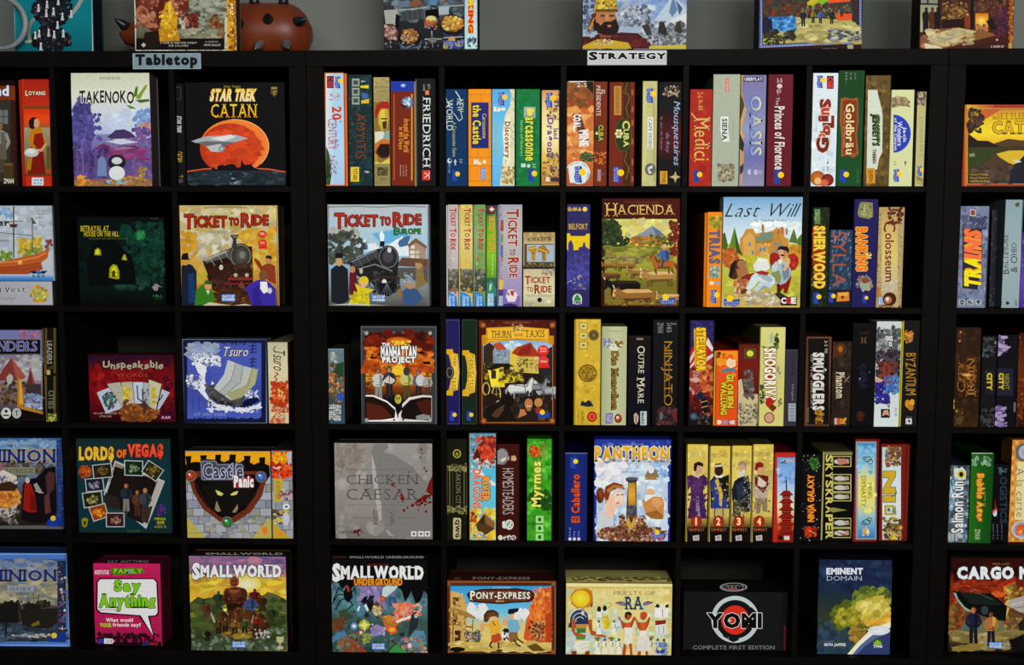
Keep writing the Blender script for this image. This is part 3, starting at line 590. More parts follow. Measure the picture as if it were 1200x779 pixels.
# g
B('1g', 106, 52, 258, 718, 'white spine with scattered red and brown letters and painted fruit at its foot', 'dce8ee', lip=('r', 2), gr=.04)
S(110, 200, 250, 640, 20, 14, 30, 'd0e0ea e8f0f4 c8dce8', 49)
for ch, x0, y0, x1, y1, q in (('S', 158, 212, 216, 264, '8a2c24'), ('n', 166, 262, 206, 300, 'c84830'), ('i', 150, 312, 200, 330, '8a2c24'), ('L', 176, 312, 234, 368, '7a2c20'), ('b', 160, 366, 212, 412, 'a83c28'), ('o', 150, 412, 184, 440, 'c85838'), ('G', 138, 440, 204, 516, '7c2c20')): T(ch, x0, y0, x1, y1, q, -90, b=2, ol='e8d8d0')
t('by VLAADA CHVATIL', 128, 300, 140, 400, 'a8b4c0', 90); R(196, 70, 236, 146, '202430'); T('CGE', 202, 78, 230, 140, 'e04840', 90, b=2, nm='publisher_logo'); RG(160, 104, 38, 1); t('2-5', 168, 605, 184, 624, '5a6470', 90); t('45', 195, 555, 206, 630, '6a7480', 90)
E(142, 672, 44, 44, 'd88a38', 'a85420'); E(200, 682, 36, 36, 'a83c30', '6a2018'); E(178, 700, 28, 20, 'd86a58'); E(142, 690, 20, 20, 'e8c080')
B('1g', 257, 37, 412, 718, 'tall green spine with a wavy brown sign plate', '1c5428', lip=('r', 4), gr=.05)
R(258, 37, 408, 200, '1c4a24'); P('a85c2c', 278, 205, 300, 196, 340, 205, 378, 198, 382, 330, 372, 420, 382, 530, 350, 552, 320, 538, 280, 545, 284, 430, 272, 330); P('8a3c1c', 290, 218, 320, 210, 372, 215, 374, 330, 364, 420, 370, 520, 330, 530, 294, 530, 294, 430, 286, 330)
T('Goldbr\u00e4u', 308, 235, 356, 530, 'f0d8a0', 90, b=1, ol='4a1c0c', serif=0, arc=.0); t('the beer garden game', 292, 275, 304, 490, 'd8b080', 90); t('3-4', 330, 50, 344, 90, '8aa080', 90); t('10+', 304, 50, 318, 120, '7a9470', 90); t('60', 358, 50, 368, 90, '7a9470', 90); RG(296, 660, 40, 1, 0); t('HOUSE', 370, 620, 384, 700, '4a8050', 90)
B('1g', 416, 66, 567, 718, 'brown earth spine with a pale sheet along it and green lettering', '6a5530', lip=('r', 2))
S(418, 70, 565, 716, 100, 12, 28, '6a5428 5a4820 7c6438 4c3c20 86703c', 50); P('d4dccc', 438, 152, 492, 152, 502, 200, 518, 260, 524, 300, 522, 520, 502, 560, 492, 620, 470, 626, 430, 612); T('JENSEITS', 452, 300, 506, 480, '3c4a38', 90, b=2, sh=.1); P('6a8a3c', 480, 300, 504, 300, 504, 486, 492, 470, 480, 400); T('JENSEITS', 452, 292, 500, 482, '2c3a2c', 90, b=1); T('THEBEN', 466, 502, 484, 584, '6a2c28', 90, b=2); R(428, 612, 480, 702, 'd89c30'); T('QUEEN', 440, 622, 466, 692, '7a4c10', 90, b=1, nm='publisher_logo')
B('1g', 559, 151, 706, 718, 'cream spine with a blue half-round title and a sketched figure above', 'd8dca8', lip=('l', 3), gr=.04)
P('8c7a5c', 576, 200, 610, 190, 660, 195, 690, 225, 660, 250, 620, 246, 578, 260); S(580, 196, 680, 250, 14, 8, 16, 'a89470 7a6a50 c0ac88', 51); E(588, 410, 102, 112, '3048b8', n=28, a0=-90, a1=90)
T('Jack', 640, 370, 664, 460, 'd8d8e8', 90, b=1); T('Wonders', 612, 340, 638, 480, 'd8d8e8', 90, b=1); T('of the Canyon', 588, 318, 610, 508, 'd8d8e8', 90, b=1); t('2-5', 590, 570, 606, 596, '5a5c48', 90); F(658, 570, 26, '202020', '202020', '202020', '202020'); RG(610, 656, 38, 1)
B('1g', 719, 162, 776, 718, 'thinnest cream spine, at the right end of the top row', 'c0bc84', lip=('r', 2), gr=.06)
S(722, 165, 774, 242, 30, 7, 14, '4a3830 8a7468 c0b098 6a5448', 52); t('LOWENHERZ', 742, 315, 762, 550, 'a09c70', 90); RG(746, 630, 30, 1); S(722, 665, 774, 712, 12, 8, 14, 'a09858 7a7440 b8b070', 53)
# h
B('1h', 292, 238, 900, 725, 'red-bordered box with a golden sunset landscape at the right frame edge', 'a8402c', d=.07)
H(302, 240, 480, 262, 'e8c030', 'c88838', 'b84838'); R(303, 240, 316, 720, 'c87828'); R(316, 260, 900, 708, 'c8a040'); R(322, 266, 900, 704, '38301c')
G(324, 268, 900, 470, 'd09038', 'e8c830', 'f0dc38', 'e8b030'); P('c86838', 324, 340, 420, 268, 520, 268, 400, 340, 330, 420); S(326, 270, 410, 400, 40, 10, 22, '3c3028 5a4430 4a3a2c 2c2420', 54); P('5c4430', 470, 470, 560, 440, 640, 450, 760, 430, 900, 460, 900, 500, 470, 500); P('2c241c', 324, 410, 380, 450, 440, 452, 520, 490, 500, 510, 324, 510); P('48402c', 324, 490, 900, 480, 900, 560, 324, 560)
P('3c4a24', 324, 510, 500, 500, 430, 570, 340, 660, 324, 660); P('d8b834', 490, 528, 560, 510, 640, 508, 700, 520, 660, 560, 590, 592, 530, 570); P('564434', 380, 620, 480, 530, 560, 580, 640, 704, 350, 704); S(340, 600, 640, 700, 40, 8, 20, '4c3c34 6a5444 3c3430', 55, 1.6); P('2a2a34', 580, 620, 650, 540, 900, 520, 900, 704, 560, 704); P('8a9078', 330, 528, 360, 524, 366, 544, 334, 546); P('d0ccc0', 585, 568, 606, 560, 640, 575, 606, 584)
t('KLAUS', 340, 280, 384, 292, 'c89838'); t('TEUBER', 336, 294, 390, 306, 'c89838'); t('THE', 466, 306, 490, 326, '7a5a18'); T('SETTLERS OF', 494, 288, 764, 322, 'a07a20', serif=1); L('a88428', 3, 465, 326, 760, 326); T('CATAN', 470, 340, 790, 408, 'e0b430', serif=1, ol='6a4010', b=1); t('Award Winning', 340, 645, 440, 658, 'd8b850'); t('Game of Discovery,', 332, 664, 450, 676, 'd8b850'); t('Settlement & Trade', 332, 682, 450, 694, 'd8b850')
# ------------------------------------------------------------------ second row
B('2a', -440, 542, 322, 690, 'pale grey box lying flat under the sailing ship box at the left frame edge', '9a9ca4', d=.27, lip=('r', 2), rec=.02)
K.cur = 'side_art'; H(-440, 545, 322, 690, '8c8e96', '9c9ea6', 'a8aab0')
T('Key Harvest', -230, 572, 158, 620, '2a2622', serif=1, b=0, ol='b8bac0', nm='title_lettering'); L('c08040', 3, 150, 575, 190, 578); S(185, 572, 295, 672, 34, 8, 18, 'b87830 a8a838 c89848 8a5a24 9ab04c', 61, shape='e'); S(215, 600, 270, 660, 10, 7, 12, 'c8d070 7a9a5c b8b040', 62); t('settlers and farmers', -120, 640, 100, 655, '6a6a70')
LYTOP = K.h + K.org.z
B('2a', -440, 82, 326, 542, 'pale box with a wooden sailing ship, standing on a flat grey box', 'a8b0b8', zb=LYTOP, d=.07, rec=.03)
G(-440, 86, 326, 545, 'a0a8b4', 'aeb6c0', 'b4bcc2', 'a8b4bc'); S(-100, 90, 320, 360, 60, 14, 36, 'aab2bc b8c0c6 a2acb8', 63, 1.4); S(-20, 90, 70, 150, 10, 12, 24, '7c9cc0 90acc8', 64)
S(-40, 365, 70, 420, 30, 10, 20, '6a8a3c 5a7a34 88a048', 65); S(110, 285, 250, 370, 50, 9, 20, 'b8982c c8a838 98942c d0b040', 66); S(110, 340, 300, 390, 30, 8, 16, '7a8c40 5a7a38 94a050', 67); S(270, 290, 315, 340, 12, 8, 14, '7a3c38 8c5048', 68)
P('b45c2c', -440, 430, 0, 425, 110, 400, 230, 375, 300, 345, 290, 400, 250, 430, 120, 455, 0, 462, -440, 462); P('a04c28', -440, 462, 0, 460, 130, 452, 250, 430, 262, 470, 170, 500, 80, 510, 0, 498, -440, 490); L('d89858', 5, -100, 440, 110, 420, 230, 395, 280, 370); L('5a3018', 3, 0, 460, 130, 450, 250, 428); L('7a3c1c', 3, 0, 478, 150, 470, 250, 450)
L('2c2420', 7, 84, 86, 84, 400); L('3a2c24', 5, 197, 155, 198, 365); L('4a4440', 3, -60, 180, 140, 178); L('3a3430', 3, -20, 245, 200, 265); L('4a4440', 3, -60, 295, 60, 296); P('5a2c20', 55, 195, 110, 195, 100, 215, 66, 215); P('4a5a40', 188, 152, 224, 190, 200, 196); E(122, 428, 14, 14, 'd8a858')
T('Keyflower', -330, 170, 58, 215, '20201e', b=1, serif=1, nm='title_lettering'); t('Sebastian', 215, 105, 280, 118, '8a8e90'); t('Bleasdale &', 225, 125, 285, 138, '8a8e90'); t('R. Breese', 220, 148, 268, 160, '8a8e90')
G(-440, 500, 326, 545, 'a8bccc', '4a88c0', '3a70b0'); part('publisher_logo'); P('1c2c50', 182, 478, 222, 480, 226, 494, 202, 498); P('1c2c50', 290, 478, 250, 480, 246, 494, 270, 498); P('2a5ab0', 237, 470, 243, 484, 256, 486, 246, 494, 250, 506, 237, 498, 224, 506, 228, 494, 218, 486, 231, 484); T('R & D', 200, 504, 274, 518, '1c3058', b=1, nm='publisher_logo')
# dark haunted house
B('2b', -458, 150, 72, 690, 'very dark green box with a haunted house whose windows glow yellow', '070b09')
K.crop = (0, 225, 5.195)
G(460, 150, 1000, 690, '070f0f', '081a18', '0a201a', '050908'); S(740, 190, 990, 440, 90, 12, 34, '0e362c 143e34 0a2a22 184838', 71); S(810, 400, 990, 560, 60, 12, 30, '0a2a20 103c2c 081e18 144430', 72); S(480, 300, 760, 600, 40, 20, 40, '0a1614 08100e 0c1a1a', 73); S(700, 520, 900, 590, 20, 10, 22, '1c3c2c 22463a 142c24', 74, 1.6)
P('070c0c', 560, 330, 640, 260, 720, 310, 760, 360, 800, 380, 820, 470, 830, 560, 540, 570, 530, 420); E(856, 262, 32, 32, '2f8a4c', '1c6038'); S(835, 240, 878, 284, 6, 6, 12, '267a44 3a9a58', 75)
P('8a8a14', 574, 384, 578, 350, 596, 338, 614, 352, 618, 386); P('c8c830', 580, 378, 584, 354, 600, 346, 608, 378); P('8a8a18', 740, 412, 752, 380, 764, 378, 776, 416); P('b8b82c', 748, 408, 756, 386, 766, 412); P('9a9a14', 664, 520, 668, 460, 690, 438, 712, 446, 726, 480, 728, 528, 706, 530); P('c8c828', 676, 512, 680, 468, 694, 452, 708, 460, 716, 510); P('4a4a10', 680, 516, 682, 480, 700, 474, 704, 518); L('3a3a10', 3, 670, 490, 722, 490)
T('BETRAYAL AT', 492, 206, 662, 238, 'b0a028', b=1); T('HOUSE ON THE HILL', 512, 240, 724, 270, 'b0a028', b=1); t('EXPLORING AND SURVIVING THE HOUSE', 545, 278, 780, 288, '5a6a28'); t('AVALON', 916, 156, 960, 166, '4a544c')
part('publisher_logo'); P('8a8488', 925, 580, 950, 556, 990, 580, 966, 574, 960, 600, 942, 600); t('HILL', 932, 624, 992, 638, '3a7a44'); t('AGES 12+', 940, 642, 984, 652, '2a5a34')
# train, yellow
B('2b', 150, 80, 762, 692, 'yellow box with an old steam train and four travellers, left of the wide gap', 'b89850', sc='2c241a')
G(150, 80, 762, 692, 'b8a868', 'c8c4a0', 'c8a850', 'c08c30', '5a3c20'); S(165, 95, 740, 240, 50, 20, 44, 'c0b080 d0ccb4 c8b870 b89c50', 81, 1.5); S(200, 250, 480, 400, 60, 20, 44, 'b8b49c c8c4b0 a8a288 c4a860', 82); S(520, 230, 740, 460, 60, 16, 40, 'c89828 d0a838 b88420 c8b058', 83); S(165, 250, 260, 400, 20, 14, 30, 'c8982c b88a28', 84)
part('locomotive_picture'); P('2c1814', 300, 420, 470, 340, 600, 330, 606, 540, 600, 640, 420, 640, 340, 560); P('3c2018', 330, 470, 460, 430, 590, 470, 596, 560, 430, 600); P('5a5850', 300, 410, 440, 350, 470, 345, 470, 390, 320, 435); P('8a8a84', 304, 412, 440, 356, 462, 360, 320, 424); E(530, 390, 70, 78, '4a4a44', '36352f'); ring(530, 388, 60, 66, 5, '86867c'); E(535, 385, 38, 44, '5c5c54', '4a4a44'); E(540, 382, 18, 22, '7c7c74'); P('3c3c34', 474, 345, 484, 290, 466, 262, 520, 258, 504, 290, 508, 330, 490, 345); P('74746a', 480, 268, 516, 264, 506, 276, 486, 280); S(350, 440, 596, 630, 60, 6, 18, '3a201a 4a2a20 241410 5a3428 2c2420', 85, 1.6); [L('a8a89c', 3, x, y, x+34, y+50) for x, y in ((340, 398), (385, 378), (430, 360))]; L('c8c4b4', 4, 306, 414, 440, 360); P('2c1812', 470, 540, 596, 540, 600, 600, 560, 636, 500, 636, 474, 600); [L('8a5a40', 4, 535, 545, x, 632) for x in (490, 512, 535, 558, 580)]; R(455, 520, 602, 536, '8a3024'); E(500, 505, 12, 12, 'b8a888'); E(568, 505, 12, 12, 'b8a888'); [ring(x, 560+i*6, 22, 24, 5, '5c3428') for i, x in enumerate((365, 410, 452))]; E(412, 458, 12, 16, 'c8c4b0'); L('7a2c24', 10, 440, 560, 600, 556); S(380, 585, 600, 690, 30, 10, 24, '4a2c1c 382014 5c3a20', 86, 2)
part('cover_art'); P('1c2438', 170, 450, 200, 432, 235, 445, 262, 480, 262, 690, 165, 690); P('1c3c6a', 210, 500, 250, 490, 255, 670, 215, 680); E(196, 420, 22, 26, 'c8923c'); P('16161c', 168, 412, 176, 376, 208, 368, 214, 404, 228, 412); P('b8a83c', 262, 470, 310, 452, 330, 500, 300, 560, 265, 560); E(290, 470, 20, 24, 'd0a848'); P('3c7a24', 250, 690, 258, 600, 300, 560, 350, 590, 372, 640, 365, 680); E(332, 572, 22, 24, 'c89868'); P('3c5a20', 306, 560, 320, 536, 352, 540, 360, 562); P('d8d4c0', 320, 600, 342, 598, 334, 625)
P('8a3c24', 660, 450, 700, 430, 740, 450, 745, 560, 700, 540, 640, 460, 612, 412, 620, 400, 650, 425); E(700, 412, 22, 24, 'c08858'); P('2a1a14', 680, 400, 690, 384, 716, 388, 722, 410); P('4030a0', 560, 580, 620, 540, 660, 528, 700, 545, 745, 590, 745, 690, 600, 690); E(668, 506, 26, 34, '7a5434'); P('e4e0e0', 650, 545, 690, 545, 700, 605, 670, 618, 650, 590); P('34288a', 600, 600, 640, 560, 660, 690, 610, 690); E(708, 600, 14, 18, 'c8c4c0'); P('7a5434', 585, 450, 596, 430, 612, 470, 600, 474)
T('TICKET', 190, 138, 444, 222, 'a82c1c', b=1, ol='3a1810', caps=1); T('TO', 462, 158, 518, 202, 'a82c1c', b=1, ol='3a1810'); T('RIDE', 536, 132, 698, 210, 'a82c1c', b=1, ol='3a1810', caps=1)
part('award_badge'); E(662, 256, 24, 22, 'd03020'); P('d03020', 640, 345, 648, 290, 684, 290, 692, 345); E(664, 310, 28, 22, 'd84028'); t('SPIEL', 648, 246, 678, 262, 'f0e0d8'); t('2004', 650, 302, 676, 314, 'f0e0d8'); part('cover_art')
DOW(414, 622, 498, 665); L('8a7c50', 5, 156, 88, 158, 690); L('8a7c50', 5, 752, 88, 756, 690); P('c8c0a0', 300, 690, 340, 670, 480, 690); P('c8c0a0', 480, 690, 560, 680, 600, 690); L('7a6c44', 4, 310, 94, 440, 90, 570, 94)
# train, blue
B('2c', 122, 98, 718, 698, 'pale blue box with a black steam train before snowy mountains', 'a0a8ac')
G(122, 98, 718, 698, 'b4bcc0', 'b0c8d4', '98c0d8', '8c989c', '54544c'); P('6ab0d8', 380, 270, 540, 240, 600, 280, 540, 320, 440, 330); S(150, 240, 300, 300, 20, 14, 30, 'a8a8a0 b8b8b0', 91); P('dce4e8', 300, 350, 340, 300, 360, 330, 400, 325, 430, 360, 300, 380); P('5c84b0', 330, 340, 350, 310, 360, 360, 340, 370); P('dce4e8', 470, 340, 560, 285, 620, 330, 600, 400, 500, 400); P('4a6c98', 530, 320, 570, 290, 610, 280, 590, 340, 545, 350); P('e8ecec', 480, 340, 530, 300, 540, 320, 500, 350)
S(128, 260, 330, 440, 80, 12, 28, '4c5448 3c4438 5c6458 44483c', 92, 1); P('a8907c', 596, 330, 640, 300, 700, 340, 700, 420, 600, 420); P('7c5c4c', 590, 335, 640, 296, 706, 345, 700, 360, 640, 320, 600, 350); R(606, 370, 634, 416, 'd8d4c4'); R(640, 370, 660, 416, 'c8c0ac'); L('4a3428', 4, 606, 392, 662, 392); E(622, 348, 12, 12, 'd8d0b8'); P('6c4c40', 520, 460, 560, 410, 720, 420, 720, 470); P('5a5a54', 530, 470, 720, 470, 720, 560, 530, 530)
part('locomotive_picture'); P('26262a', 250, 440, 300, 410, 410, 360, 470, 350, 540, 420, 520, 620, 430, 630, 380, 560, 260, 500); P('44484a', 260, 438, 410, 368, 430, 400, 290, 470); E(478, 410, 62, 72, '3c3c40', '26262a'); ring(478, 408, 54, 62, 5, '707478'); E(476, 404, 30, 36, '4c4c50'); R(428, 314, 455, 346, '1c1c20'); E(484, 366, 12, 16, 'c8d0d0'); P('e8ecec', 430, 314, 425, 270, 440, 252, 455, 280, 452, 314); P('1c1c20', 390, 480, 530, 490, 530, 600, 480, 640, 410, 600); S(390, 490, 540, 620, 40, 6, 14, '2c2c30 3c3e40 18181c 50504c', 93, 1.4); E(454, 554, 14, 16, 'd8d8d0'); [L('6a6e72', 3, x, y, x+26, y+44) for x, y in ((300, 420), (345, 398), (390, 378))]; L('9aa0a4', 4, 262, 436, 410, 366); P('1a1a1e', 420, 560, 520, 560, 512, 610, 470, 638, 430, 620); [L('6c6e70', 3, 470, 560, x, 630) for x in (436, 453, 470, 487, 504)]; R(408, 520, 530, 532, '4a2c28'); [ring(x, 560+i*4, 20, 24, 5, '4a4c50') for i, x in enumerate((300, 345, 388))]; L('8a8c8c', 6, 300, 478, 400, 450, 500, 490); E(318, 490, 10, 16, 'c0b8a8')
part('cover_art'); P('20242c', 140, 480, 190, 440, 240, 480, 245, 660, 200, 690, 142, 670); E(188, 436, 20, 26, 'c89c70'); R(166, 384, 212, 414, '1c1c20'); P('6a1c2c', 250, 500, 280, 480, 300, 560, 290, 640, 246, 620); E(268, 480, 16, 20, 'b8865c'); P('d8c81c', 280, 560, 310, 580, 350, 590, 395, 600, 360, 620, 370, 695, 240, 690, 262, 640, 300, 620); E(334, 548, 28, 28, 'd8c420'); E(330, 572, 16, 18, 'e0b088'); S(250, 620, 370, 690, 20, 8, 18, 'c8b818 e0d038 b0a014', 94); P('8a7448', 640, 470, 680, 450, 690, 540, 710, 560, 640, 600); E(656, 452, 20, 24, 'b89068'); P('6a5a34', 630, 440, 650, 418, 690, 428, 676, 446); P('3c5a84', 560, 610, 600, 580, 650, 600, 680, 650, 640, 690, 570, 690); E(608, 572, 26, 24, 'b08c6c'); P('8a98a8', 580, 560, 600, 510, 632, 548, 628, 560); E(545, 620, 14, 30, '8c7048'); S(570, 500, 620, 560, 10, 5, 10, 'a8b4bc 70848c', 95)
T('TICKET', 164, 152, 414, 236, 'a83424', b=1, ol='5a2418', caps=1); T('TO', 432, 172, 490, 220, 'a83424', b=1, ol='5a2418'); T('RIDE', 508, 148, 670, 226, 'a83424', b=1, ol='5a2418', caps=1); T('EUROPE', 512, 236, 668, 276, '3c7a34', b=1, caps=1, ol='284a28', olw=.03)
DOW(380, 630, 462, 672); L('70787c', 5, 126, 104, 126, 690); L('70787c', 5, 712, 104, 712, 690); P('c0c4c4', 130, 690, 250, 680, 480, 692); L('5c6470', 4, 130, 112, 300, 108, 420, 114, 540, 106, 700, 112)
# d: train series
def series(x0, x1, side_, top, lab, c1, c2, c3, tb='a83c2c', d=0):
    B('2d', x0, 98, x1, 702, lab, c1, lip=('l', side_), tray=d or c2, group='train game series spines')
    xs = x0+side_
    G(xs, 98, x1, 480, c1, c2, c1); S(xs+2, 110, x1-2, 470, 16, 6, 14, c1+' '+c2, int(x0))
    T('TICKET TO RIDE', xs+(x1-xs)*.32, 122, xs+(x1-xs)*.8, 365, tb, 90, b=1, caps=1)
    G(xs, 478, x1, 610, '8a8a78', c3, '3a3a34'); S(xs, 480, x1, 620, 22, 6, 14, '5c6058 3a4038 8a9088 a8a498 23282a', int(x0)+1)
    P('2a80d0', xs, 620, xs+22, 614, x1-14, 640, x1-6, 702, xs, 702); P('58a0e0', xs+4, 630, xs+20, 622, x1-22, 650, x1-20, 660, xs+10, 640)
    T('DAYS OF', xs+(x1-xs)*.5, 640, xs+(x1-xs)*.68, 695, 'c8e0f4', 90, b=1, nm='publisher_logo'); T('WONDER', xs+(x1-xs)*.2, 640, xs+(x1-xs)*.4, 698, 'c8e0f4', 90, b=1, nm='publisher_logo')
series(50, 138, 12, 98, 'pinkish grey train game spine, leftmost of the train series', 'bcb0b0', 'ccc4c4', '6a5c50')
t('Rails of the north', 84, 372, 96, 470, '8a8484', 90); R(95, 590, 126, 606, 'a86a3c')
series(138, 222, 8, 98, 'yellow train game spine, second of the train series', 'd0bc60', 'e0d088', '6a5c34'); t('map collection', 176, 372, 188, 470, 'b0a468', 90); E(196, 600, 12, 14, 'b89030')
series(223, 297, 8, 98, 'green train game spine with a red and black foot, third of the train series', '7a9c5c', '98b078', '4a5c40'); t('map collection', 254, 372, 266, 460, '6a8454', 90); E(252, 418, 6, 10, 'c85c28'); E(265, 600, 12, 12, 'b09040')
B('2d', 298, 102, 362, 702, 'bright lime spine topped by a white cross on a red square', '6aa020', lip=('l', 4), group=None)
G(302, 102, 362, 560, '4a4a48', '78b024', '88c030', '5a9030'); P('3c3a50', 302, 102, 362, 102, 350, 150, 302, 160); P('c83830', 314, 116, 336, 108, 354, 124, 340, 146, 318, 140); R(330, 114, 337, 138, 'f0f0ec'); R(322, 122, 346, 130, 'f0f0ec'); T('TICKET TO RIDE', 320, 166, 348, 372, 'c87830', 90, b=1, ol='b8d848', olw=.03); t('Switzerland', 334, 392, 344, 512, 'd0e8a0', 90); G(302, 530, 362, 702, '3c6c54', '2c4c50'); P('3a8a70', 302, 560, 330, 540, 362, 600, 362, 640, 302, 620); DOW(306, 620, 346, 698, 1, '5a9cc8'); P('c8d0d0', 320, 570, 334, 560, 330, 600, 318, 606)
B('2d', 363, 98, 513, 702, 'wide lavender-grey train game spine with big red capitals', 'b4b0b8', lip=('l', 10), tray='8a88a0')
G(375, 98, 513, 702, 'a8a8b4', 'bcb8b4', 'b8b4b0', 'a898c0', '9a90b0'); H(375, 100, 402, 700, '9a98b0', 'b0acb4'); S(380, 110, 396, 590, 16, 6, 12, '8a88a8 c8c8d4 a84c40 7a8a70', 101); R(386, 190, 402, 254, 'b84434'); R(384, 275, 400, 320, '6a9a78'); R(384, 338, 400, 400, '5a78b0'); R(376, 540, 400, 596, 'd8c050'); T('TICKET', 422, 126, 490, 340, 'a83428', 90, b=1, caps=1, ol='d0c8c4'); T('TO', 440, 362, 470, 396, '7a4a40', 90, b=1); T('RIDE', 430, 412, 490, 528, 'a83428', 90, b=1, caps=1, ol='d0c8c4')
P('8470b4', 376, 640, 400, 590, 450, 620, 500, 640, 500, 702, 376, 702); P('e4dcd8', 416, 640, 430, 600, 460, 600, 486, 630, 470, 670, 430, 672); P('b83c34', 440, 606, 466, 606, 460, 640, 446, 630); P('2c2a34', 424, 622, 436, 616, 434, 640); R(372, 600, 400, 640, '5a3c84'); P('3a3068', 376, 690, 440, 680, 486, 690, 480, 702, 376, 702); DOW(374, 634, 400, 696, 1, '5878b8')
B('2d', 518, 262, 705, 702, 'small cream card-game box with two golden trunks above red lettering', 'c8b890', d=.09)
G(518, 262, 705, 330, 'a88c58', 'c8b480'); S(520, 264, 704, 300, 18, 6, 12, 'b89c60 8a6a40 d0c090', 102); T('ALVIN & DEXTER', 542, 290, 684, 314, '4a3820', b=1); R(524, 330, 700, 470, '5a4c38'); R(540, 335, 698, 436, 'a8b8c8'); P('b88c28', 548, 350, 590, 340, 602, 370, 590, 380, 590, 430, 568, 430, 566, 380, 548, 372); P('a87c24', 604, 380, 606, 350, 640, 334, 676, 380, 668, 390, 650, 380, 654, 430, 630, 430, 626, 380); L('e0c058', 5, 556, 360, 590, 352); L('e0c058', 5, 612, 360, 660, 380); L('7a5418', 4, 570, 385, 590, 385); L('7a5418', 4, 630, 385, 652, 385); S(524, 440, 702, 468, 24, 6, 12, '3a3424 6a5c38 a8984c 2a2c40', 103); R(518, 466, 705, 478, '2c2a28')
G(518, 478, 705, 702, 'c8bc94', 'd4cca4', 'd8d4ac', 'b8b088'); S(630, 480, 704, 520, 10, 6, 14, 'a87048 7a90a0 c89868', 104); T('TICKET', 530, 520, 676, 566, '9a3424', b=1, caps=1, ol='d8cca0', olw=.03); T('TO', 540, 584, 576, 612, '9a3424', b=1); T('RIDE', 586, 572, 684, 622, '9a3424', b=1, caps=1); t('THE DICE EXPANSION', 532, 628, 692, 642, '6a8484'); E(615, 660, 14, 14, '1c1a18'); E(668, 670, 14, 12, 'e0dcb8'); S(524, 670, 600, 700, 8, 6, 12, '98a8a8 b0a880', 105)
# e
B('2e', 70, 96, 210, 705, 'indigo spine with a bright yellow skyline band', '343068', lip=('r', 3))
for y in (140, 180, 240): L('2a2858', 3, 70, y, 208, y+1)
S(72, 100, 206, 160, 10, 10, 24, '2e2a60 3c3872', 111); G(70, 440, 208, 600, '4a48a0', '5454a8', '34306a'); P('e8c818', 70, 268, 90, 268, 94, 284, 180, 284, 186, 272, 208, 268, 208, 360, 70, 372); P('403c80', 80, 372, 80, 330, 88, 312, 96, 308, 104, 320, 110, 340, 112, 378, 140, 378, 142, 350, 165, 345, 168, 320, 178, 322, 182, 345, 200, 358, 208, 366, 208, 450, 70, 450, 70, 360); S(72, 380, 206, 500, 40, 8, 18, '4a4890 38346c 5654a0', 112); L('e8c818', 5, 126, 330, 160, 324)
P('b8983c', 76, 120, 90, 110, 104, 128, 98, 138, 80, 138); R(106, 116, 132, 136, 'c8a848'); P('d8b848', 136, 136, 148, 112, 158, 136); E(178, 126, 14, 14, 'e8d060'); T('BELFORT', 84, 212, 194, 244, 'c8a83c', b=1, serif=1)
P('a89c98', 74, 556, 150, 512, 168, 520, 120, 560, 84, 572); P('8a8090', 100, 600, 150, 560, 190, 600, 150, 596); S(76, 460, 200, 600, 26, 8, 18, '5654a8 3a3678 4846a0', 113); part('publisher_logo'); E(133, 655, 28, 32, 'd0e0d0'); P('3c8a4c', 112, 655, 133, 624, 156, 655, 146, 668, 120, 668); R(106, 666, 160, 684, 'c8d4d0'); T('TMG', 112, 668, 154, 682, '2c3050', b=2, nm='publisher_logo')
B('2e', 275, 62, 742, 704, 'dark red box with cattle and a rider below a volcano, golden title on top', '481410')
H(275, 62, 742, 704, '3c120e', '4a1610', '54180f'); t('WOLFGANG KRAMER', 412, 78, 615, 92, '8a3c28'); T('HACIENDA', 304, 90, 704, 168, 'e8c880', serif=1, b=0, caps=1, ol='3a1008', olw=.03, col2='d0a050')
part('pasture_picture'); G(294, 184, 720, 690, 'd8d878', 'e8e070', 'a8a840', '7a7428', '8a7430'); S(420, 195, 700, 300, 40, 14, 34, 'd8d070 e8e490 d0b858 c8c898', 121, 1.6); P('8c98a8', 440, 300, 520, 260, 574, 222, 620, 255, 660, 290, 660, 312, 440, 312); P('6a7890', 574, 222, 620, 255, 660, 290, 600, 300, 590, 260); S(290, 190, 390, 400, 120, 9, 22, '2c3c24 3c4c28 20301c 4c5a30', 122); S(380, 290, 440, 370, 30, 7, 14, '2c3c20 20301c', 123); S(440, 285, 660, 340, 44, 7, 16, 'b8742c c88c3c 5a6a2c 8a8a3c a85c28', 124, 1.5); S(560, 280, 700, 340, 20, 8, 18, '4a5a2c 5c6a34', 125); P('94883c', 300, 350, 500, 340, 700, 350, 700, 420, 300, 440); S(300, 350, 640, 440, 40, 10, 24, '8a8c34 a8a044 6a7428', 126, 2.4); S(680, 200, 724, 400, 44, 8, 18, '7a2c18 944020 5c2014', 127)
